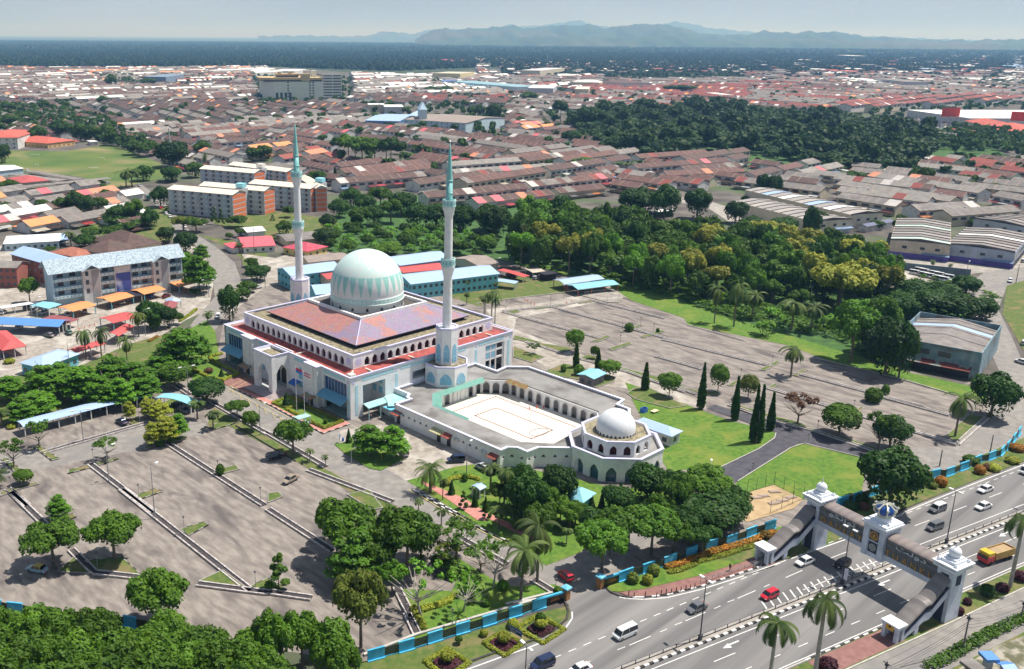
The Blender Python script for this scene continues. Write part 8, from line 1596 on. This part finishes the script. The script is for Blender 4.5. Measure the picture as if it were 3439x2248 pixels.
# ------------------------------------------------------------------ town landmarks
def block(lab,k,P,z,wm,rm=None,cat='building',name='building',band=None,ends=None,rh=0,roof='flat'):
 return house(lab,k,P,z,roof,rh,rm or wm,wm,cat,name,.02)
def mall():
 a,c=Vector(q(2,205,752)),Vector(q(2,905,745));u=(c-a).normalized();L=(c-a).length;n=Vector((-u.y,u.x));dep=70;m=(a+c)/2+n*dep/2;h=tall(2,400,752,585);t=thing('shopping_mall','huge stepped white shopping block with ochre top floors and open car decks','shopping mall',m.x,m.y,0,math.atan2(u.y,u.x));x0,x1,y0=-L/2,L/2,-dep/2
 MW=pal('mall_white',(.60,.62,.56),(.68,.69,.63));OC=pal('mall_ochre',(.46,.34,.18));xa,xb=x0+L*.76,x0+L*.16
 b=MB();b.prism([(x0+3,y0+14),(xb,y0),(xa,y0),(xa,y0+dep),(x0+3,y0+dep)],0,h);part('wall',b,MW,t)
 b=MB();b.prism([(x0-2,y0+14),(xb-2,y0-1),(xa,y0-1),(xa,y0+dep-2),(x0-2,y0+dep-2)],h+2.6,h+6);b.box(x0+L*.5,x0+L*.6,y0-1.5,y0+14,h+1,h+12);b.box(x0+L*.2,x0+L*.48,y0+10,y0+40,h+9.5,h+12);b.box(x0+L*.22,x0+L*.26,y0+12,y0+22,h+12,h+15);b.box(x0+L*.35,x0+L*.39,y0+12,y0+22,h+12,h+15);part('ochre_storey',b,OC,t,split=False)
 b=MB();b.box(x0+4,xa-2,y0+2,y0+dep-4,h,h+2.6);b.box(x0+L*.21,x0+L*.47,y0+11,y0+39,h+6,h+9.5);part('shaded_gallery',b,DKG,t)
 for i in range(9):
  z=i*(h+10)/9;b=MB();b.box(xa,x1,y0+2,y0+dep,z,z+2.3);part('deck_parapet',b,MW,t)
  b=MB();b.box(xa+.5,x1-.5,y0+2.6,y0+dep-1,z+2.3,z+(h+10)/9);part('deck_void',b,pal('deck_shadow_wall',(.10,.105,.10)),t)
 b=MB();
 for x in(xa,x0+L*.88,x1-1):b.box(x,x+1,y0+1.8,y0+3,0,h+10)
 part('column',b,MW,t);b=MB();b.box(x0+L*.55,x0+L*.62,y0+20,y0+34,h+6,h+17);b.box(x0+L*.66,x0+L*.72,y0+30,y0+44,h+5,h+16);part('lift_tower',b,MW,t)
 for r in range(6):
  for x in(x0+L*.33,x0+L*.60,x0+L*.64):b=MB().box(x-1.5,x+1.5,y0-.15,y0+.3,6+r*h/7,8+r*h/7);part('window',b,GLS,t,split=False)
 for i in range(4):b=MB().box(xb-12+i*8*.9,xb-7+i*8*.9,y0+6-i*2.6,y0+6.2-i*2.6,0,14)if 0 else MB().box(xb+2+i*7,xb+6+i*7,y0-.15,y0+.3,0,13);part('entrance_glazing',b,GLS,t,split=False)
mall();landmark('the white shopping block',2,500,640)
house('long blue school block with taupe roof in the middle distance',23,[(880,885),(1440,900),(1420,835),(760,765)],11,'gable',3,pal('taupe_roof',(.24,.2,.175)),LBW,'school','school_building',win=(3,12));house('blue glass fronted hall beside the blue school block',23,[(240,880),(600,870),(520,805),(240,780)],10,'gable',2,BLR,pal('blue_wall',(.10,.22,.42)),'hall','hall');house('pale blue pyramid roofed tower of the middle distance school',23,[(690,745),(800,745),(780,725),(700,725)],22,'hip',8,pal('icy_roof',(.45,.58,.68)),LBW,'tower','tower');house('pale blue prayer hall below the pyramid roofed tower',23,[(600,850),(820,850),(800,800),(620,800)],9,'hip',6,pal('icy_roof',(.45,.58,.68)),LBW,'hall','hall');landmark('the blue town school',23,900,820)
block('cream flat topped shop building left of the blue town school',23,[(120,690),(310,690),(300,675),(120,675)],10,CRM,WHR);block('pale green grey shop building beside the cream one',23,[(300,715),(520,715),(520,690),(300,690)],9,GRYW,WHR)
house('white superstore with red fascia by the big car park',4,[(1675,870),(2500,900),(2600,790),(1850,840)],9,'flat',.5,WHR,WH,'store','superstore');house('red roofed entrance pavilion of the superstore',4,[(1990,950),(2260,965),(2200,905),(2020,910)],7,'hip',5,MRED,CRM,'pavilion','pavilion');house('red roofed annex of the superstore at the right edge',4,[(2110,985),(2500,1010),(2450,940),(2150,935)],6,'hip',4,MRED,CRM,'pavilion','pavilion')
for lab,x0,y0,x1,y1 in(('left red sign board on the superstore roof',1675,870,1828,870),('right red sign board on the superstore roof',2262,905,2420,912)):
 a,c=Vector(q(4,x0,y0,9)),Vector(q(4,x1,y1,9));d=c-a;m=(a+c)/2;b=MB();b.obox(0,0,d.length,.6,9.5,20,math.atan2(d.y,d.x));solo('sign_board',b,pal('signal_red',(.55,.05,.02)),lab,'sign',m.x,m.y)
landmark('the superstore',4,2000,860)
pk=scatter(qs(4,[(1470,890),(1680,880),(2000,920),(1960,970),(1560,975),(1450,940)]),4.2,3,170);CBm={}
for i,p in enumerate(pk):
 col=rnd.choice(['white','silver','silver','white','grey','blue','black','red']);body,gl,rf,*_=carmeshes('hatch')
 if col not in CBm:
  b=MB();b.add(body.v,body.f);b.add(rf.v,rf.f);b.k=1;b.add(gl.v,gl.f);CBm[col]=b.mesh('car',[PNT[col],CGL])
 o=link('car',CBm[col],None,(p[0],p[1],.05));o.rotation_euler=(0,0,rnd.choice((0,PI))+.3);o['label']='tiny '+col+' car in the packed superstore car park';o['category']='car';o['group']='cars packed in the superstore car park'
for i,(k,P,z,rm,wm,lab)in enumerate(((22,[(70,300),(1050,330),(1080,300),(300,280)],8,WHR,WH,'long white factory roofs left of the shopping block, lower band'),(22,[(400,290),(1030,290),(1060,272),(560,265)],9,WHR,WH,'long white factory roofs left of the shopping block, upper band'),(22,[(1130,305),(1390,305),(1380,285),(1130,280)],9,WHR,WH,'white factory roof just behind the shopping block'),(21,[(1200,325),(1850,330),(1850,300),(1190,300)],8,WHR,WH,'wide white new houses beside the brown earth strip'),(21,[(1220,280),(1700,285),(1600,268),(1240,266)],7,WHR,WH,'thin white roofs at the edge of the plain, left'),
 (21,[(1760,372),(1930,372),(2060,345),(1770,340)],16,pal('blue_grey_slab',(.16,.22,.30)),pal('blue_grey_slab',(.16,.22,.30)),'dark blue grey slab building left of the shopping block'),(23,[(230,350),(490,355),(480,335),(250,330)],9,WHR,pal('teal_wall',(.06,.2,.25)),'long teal factory with pale roof'),(23,[(490,355),(940,358),(940,340),(500,337)],9,WHR,GRYW,'long grey factory joined to the teal one'),(23,[(940,330),(1210,335),(1300,318),(950,310)],18,CRM,pal('yellow_block',(.56,.48,.28)),'pale yellow block beyond the town shops'),(23,[(960,425),(1130,425),(1150,405),(970,402)],12,pal('navy_roof',(.1,.15,.3)),LBW,'blue shop block with white pillars, left end'),(23,[(1140,430),(1960,500),(1990,470),(1180,405)],12,pal('grey_teal',(.2,.33,.38)),LBW,'very long teal shop row in the town'),
 (23,[(1980,500),(2200,500),(2300,470),(1990,460)],15,WHR,GRYW,'grey framed shop row at the end of the teal one'),(24,[(470,425),(770,432),(780,410),(490,400)],14,WHR,CRM,'long cream roofed block by the far trees'),(24,[(790,445),(1190,445),(1180,410),(800,410)],14,BRT,WH,'white four storey block with brown roof in the distance'),(24,[(450,510),(620,512),(600,485),(460,482)],14,CRR,CRM,'cream cinema like block before the red rows'),(24,[(0,300),(170,300),(170,270),(0,262)],18,WH,CRM,'cream apartment slab at the edge of the far forest'),
 (25,[(0,335),(70,335),(70,318),(0,318)],9,WHR,WH,'white hall among far red rows'),(25,[(940,240),(1060,242),(1060,224),(945,224)],10,WHR,WH,'bright white roofed hall right of the far red rows'),(25,[(770,178),(905,178),(900,166),(775,166)],9,MRED,WH,'long thin red roof in the far green plain'),(25,[(1140,245),(1290,248),(1290,225),(1150,225)],14,GRYR,GRYW,'grey five storey block in the far plain on the right'),(23,[(905,185),(1240,190),(1240,165),(910,162)],8,PNKR,WH,'pink roofed rows far out in the plantation'),(23,[(1430,385),(1565,385),(1565,360),(1430,360)],9,WHR,WH,'white shed before the temple roofs'),(2,[(1880,620),(2334,640),(2334,620),(1900,605)],8,pal('teal_roof',(.2,.36,.42)),LBW,'teal shop row behind the round wood'),
 (25,[(860,75),(935,76),(935,70),(860,70)],12,WHR,WH,'white sheds near the foot of the hills'),(3,[(870,590),(1110,595),(1110,575),(890,570)],13,CRR,CRM,'cream flat roofed block among grey rows'))):
 house(lab,k,P,z,'flat',.5,rm,wm,'building','building',.02)
t_=thing('lattice_tower','red and white mobile phone mast by the dark wood','mast',*q(3,1695,790));h_=tall(3,1695,790,655);b=MB()
for i in range(6):b.k=i%2;b.lathe([(1.4-.12*i,i*h_/6),(1.4-.12*(i+1),(i+1)*h_/6)],4)
part('frame',b,[PNT['red'],WHR],t_);X,Y=q(3,617,412);h_=tall(3,617,412,340);solo('mast',MB().cyl(0,0,0,h_,1.2,.7,8),WHR,'very thin white mast beyond the town','mast',X,Y)
# ------------------------------------------------------------------ masses of far trees
class OC_:
 def __contains__(s,c):return(int(c[0]*14//6),int(c[1]*14//6))in OCC or(int((c[0]*14+7)//6),int((c[1]*14+7)//6))in OCC
occ=OC_()
town=qs(0,[(-150,420),(-150,175),(500,172),(900,190),(1500,190),(2450,180),(2450,470),(2000,420),(1800,385),(1500,400),(1000,420),(500,330),(300,330)])
tp=[p for p in scatter(town,17,77,4200)if(int(p[0]//14),int(p[1]//14))not in occ or rnd.random()<.16]
tp=[p for p in tp if rnd.random()<.9 and not inside(p,qs(0,[(-100,340),(270,335),(400,410),(330,430),(60,420),(-100,420)]))and not inside(p,qs(4,[(1400,880),(2380,780),(2380,980),(1500,980)]))]
for P_,d,s_ in((qs(23,[(620,575),(940,480),(1140,570),(900,590)]),14,1),(qs(24,[(90,390),(150,290),(430,250),(600,380),(300,410)]),16,2),(qs(24,[(600,370),(1200,300),(2380,330),(2380,420),(1300,420)]),20,3),(qs(24,[(1430,530),(1600,490),(1850,520),(1700,560)]),14,4),(qs(4,[(1930,600),(2100,540),(2380,570),(2380,650),(2000,640)]),15,5),(qs(25,[(850,260),(1050,250),(1371,260),(1371,275),(900,275)]),15,6),(qs(23,[(630,420),(940,400),(1000,460),(640,450)]),14,7),(qs(21,[(1060,360),(1330,350),(1500,380),(1850,400),(1840,440),(1400,470),(1100,400)]),12,8),(qs(22,[(0,300),(200,370),(940,400),(940,440),(300,450),(0,460)]),15,9),(qs(5,[(1000,620),(1400,560),(1200,520),(950,580)]),8,10),(qs(4,[(2040,980),(2380,1010),(2380,1180),(1900,1160),(1500,1150),(1300,1250),(1240,1100),(1600,1060)]),9,11),(qs(1,[(0,800),(450,830),(900,930),(1350,1180),(1200,1200),(600,1060),(280,1000),(0,980)]),9,12)):tp+=scatter(P_,d,100+s_)
Q,T=lump(0,tp,(6,12),(7,12),70,1.6,14,4);stuff('distant_street_trees',Q,T,LM_['far'])
# forest plain: crowns of the plantation, coarser farther out
def crowns(P,r0,h0,seed):
 R=np.random.default_rng(seed);P=np.array(P);n=len(P);m=14;d=R.normal(size=(m,3));d[:,2]=abs(d[:,2]);d/=np.linalg.norm(d,axis=1)[:,None];d[0]=(0,0,1)
 Pn=np.repeat(P,m,0);D=np.tile(d,(n,1))+R.normal(size=(n*m,3))*.25;D/=np.linalg.norm(D,axis=1)[:,None];rr=np.repeat(R.uniform(.75,1.25,n),m)*r0;C=np.stack([Pn[:,0]+D[:,0]*rr,Pn[:,1]+D[:,1]*rr,np.repeat(R.uniform(.55,1.1,n)*h0,m)+D[:,2]*rr*.6-r0*.5],1)
 t=np.cross(D,R.normal(size=(n*m,3)));t/=np.linalg.norm(t,axis=1)[:,None];u=np.cross(D,t);s=(rr*.62)[:,None];return np.stack([C-t*s-u*s,C+t*s-u*s,C+t*s+u*s,C-t*s+u*s],1),np.clip(np.repeat(R.random(n),m)*.7+R.random(n*m)*.3,0,1)
def band_pts(y0,y1,n,seed,x0=-120,x1=2520):
 g_=random.Random(seed);A=q(0,1190,y0);B=q(0,1190,y1);da,db=1/depth(*A),1/depth(*B);out=[]
 a1,b1=depth(*A)**2,depth(*B)**2;lo,hi=min(a1,b1),max(a1,b1)
 while len(out)<n:
  D_=math.sqrt(g_.uniform(lo,hi));X=g_.uniform(x0,x1);v=CR*((X*1.445-PX)/F)+CF;v=Vector((v.x,v.y)).normalized();cosa=v.dot(Vector((CF.x,CF.y)).normalized());f=D_/math.cos(PITCH)/cosa;out.append((v.x*f,v.y*f))
 return out
edge=qs(0,[(-900,158),(-200,158),(0,156),(640,156),(900,166),(1300,150),(1650,158),(2450,150),(4000,160),(4000,3000),(-1200,3000)])
f1p=[p for p in band_pts(175,122,52000,5)if not inside(p,edge)]
f2p=band_pts(124,104,36000,6)
mixp=[p for p in band_pts(225,128,42000,8,1150,2520)if(int(p[0]//14),int(p[1]//14))not in occ and(proj(*p)[1]<240 or rnd.random()<.25)and rnd.random()<.85]
mixp=[p for p in mixp if proj(*p)[1]<(300 if proj(*p)[0]>2500 else 262)]
for P_,r_,h_,s_,nm in((f1p,6.5,9,1,'forest_canopy'),(f2p,16,12,2,'distant_forest_canopy'),(mixp,5.5,9,3,'outskirts_trees')):
 Q,T=crowns(P_,r_,h_,s_);stuff(nm,Q,T,leafmat('leaf_forest',(.010,.034,.012),(.03,.068,.02),trans=.1))
g('pale_earth_strip',21,[(1200,300),(2380,300),(2380,275),(1500,270),(1150,275)],pal('orange_earth',(.36,.22,.13)));g('pale_meadow',21,[(380,290),(1150,290),(1200,265),(400,268)],M_grass);g('meadow',22,[(1210,685),(1540,680),(1540,650),(1230,655)],M_lawn)
# hills on the horizon, three ridges at their own distances
def ridge(name,P,dist,base,wid,col,seed,z=0):
 "P: skyline survey points in the full view"
 R=np.random.default_rng(seed);xs=np.arange(P[0][0],P[-1][0]+1,5.0);ys=np.interp(xs,[p[0]for p in P],[p[1]for p in P]);b=MB();n=len(xs);K=9;V=[]
 ph=R.uniform(0,6,8)
 for kx,(x,y)in enumerate(zip(xs,ys)):
  v=ray(0,x,y);hd=Vector((v.x,v.y));L=hd.length;el=v.z/L;top=CAMH+el*dist+(4 if 0 else 0)
  jag=sum(math.sin(x*f_+ph[i])*a_ for i,(f_,a_)in enumerate(((.11,5),(.23,4),(.47,2.5),(.9,1.6))))*dist/12000
  top=max(5,top+jag*(1 if top>40 else .2));hd.normalize()
  for j in range(K):
   t=j/(K-1);s_=math.sin(PI*min(1,t*1.0)*.5)**1.3 if t<1 else 1;d=dist-wid*(1-t)+wid*.12*math.sin(x*.09+j*.9+ph[1])*(1-t);V.append((hd.x*d,hd.y*d,max(-2,top*s_*(1+.16*math.sin(x*.14+j*1.7+ph[2])*(1-t)*(t>0)))))
  V.append((hd.x*(dist+wid),hd.y*(dist+wid),-2))
 K+=1;b.add(V,[(i*K+j,(i+1)*K+j,(i+1)*K+j+1,i*K+j+1)for i in range(n-1)for j in range(K-1)]);o=link(name,b.mesh(name,col),smooth=True);o['kind']='structure'
HM=mat('wooded_hill',(.02,.045,.022),(.045,.08,.035),scale=.0025,detail=10,rough=1,stain=(.09,.08,.05),stain_scale=.0006)
ridge('hills',[(965,93),(985,80),(1003,70),(1040,66),(1060,70),(1090,66),(1130,66),(1160,62),(1190,59),(1215,66),(1250,64),(1285,59),(1330,60),(1370,57),(1410,66),(1445,60),(1490,56),(1540,57),(1580,63),(1610,72),(1640,79),(1680,81),(1740,80),(1760,76),(1780,71),(1800,75),(1832,76),(1850,78),(1872,72),(1900,76),(1920,74),(1950,75),(1985,80),(2010,87),(2060,86),(2120,91),(2200,94),(2230,92),(2260,96),(2300,91),(2340,93),(2380,90),(2500,96)],14500,0,3300,HM,2)
ridge('foothills',[(1000,100),(1300,84),(1340,80),(1400,86),(1560,84),(1640,92),(1720,94),(1800,92),(1880,90),(1960,97),(2100,102),(2300,103),(2500,106)],11500,0,1700,HM,4)
ridge('distant_hills',[(600,84),(700,83),(820,85),(860,82),(885,75),(905,73),(930,76),(950,80),(965,78),(985,72),(1010,70),(1160,66),(1178,58),(1190,56),(1210,62),(1290,56),(1320,50),(1350,48),(1375,57),(1400,62),(1500,62),(1545,55),(1570,51),(1600,54),(1640,64),(1700,70),(1760,76),(1850,80),(1950,84),(2050,86),(2150,90),(2300,96)],26000,0,3500,HM,5)
landmark('the far red rows',25,500,330);landmark('the town centre',23,1300,470);landmark('the dark far wood',24,1300,950);landmark('the pale factory roofs',22,600,300);landmark('the long blue school roof',23,1200,840);landmark('the tall dark tree group',2,1200,1180);landmark('the left minaret tip',2,490,1000);landmark('the right minaret tip',2,1848,1200);landmark('the grey rows on the right',26,500,550);landmark('the left horizon houses',1,500,600);landmark('the cream shop row',8,600,420);landmark('the detached orange houses',2,500,1230);landmark('the left edge town',1,100,800);landmark('the trees beside the football field',1,1200,1180);landmark('the middle left streets',1,1300,850);landmark('the brown streets',3,300,780);landmark('the far right streets',26,1100,480)
# ------------------------------------------------------------------ labels from the surroundings
from mathutils import noise as _n
bpy.context.view_layer.update()
def scr(o):l=o.location;return proj(l.x,l.y,l.z+1)
LMd={}
for t_,x,y in LM:LMd[t_]=(x,y)
cand=[]
for o,desc,ref in TOLABEL:
 X,Y=scr(o);best=sorted(LMd.items(),key=lambda kv:(kv[1][0]-X)**2+((kv[1][1]-Y)*1.6)**2)[:3];cand.append((o,desc,X,Y,best))
def rel(X,Y,L):
 dx,dy=X-L[0],(Y-L[1])*1.6
 if dx*dx+dy*dy<55**2:return 'close to'
 if abs(dx)>abs(dy)*1.2:return 'left of' if dx<0 else 'right of'
 return 'behind' if dy<0 else 'in front of'
by={}
for o,desc,X,Y,best in cand:by.setdefault((desc+' '+rel(X,Y,best[0][1])+' '+best[0][0],best[0][0]),[]).append((o,desc,X,Y,best))
ORD=['nearest','second','third','fourth','fifth','sixth','seventh','eighth','ninth','tenth','eleventh','twelfth','thirteenth','fourteenth','fifteenth','sixteenth','seventeenth','eighteenth','nineteenth','twentieth']
for(txt,lmk),L_ in by.items():
 if len(L_)==1:L_[0][0]['label']=txt;continue
 L_.sort(key=lambda e:(e[2]-LMd[lmk][0])**2+((e[3]-LMd[lmk][1])*1.6)**2)
 for i,e in enumerate(L_):
  if len(L_)==2:e[0]['label']=txt+(', the nearer to it' if i==0 else ', the farther from it')
  elif i<20:e[0]['label']=txt+(', the nearest to it' if i==0 else ', '+ORD[i]+' nearest to it')
  else:e[0]['label']=txt+', among the farthest';e[0]['group']=e[0].get('group')or txt
for o in scene.objects:
 l=o.get('label')
 if l and len(l.split())>16:o['label']=' '.join(l.split()[:16])
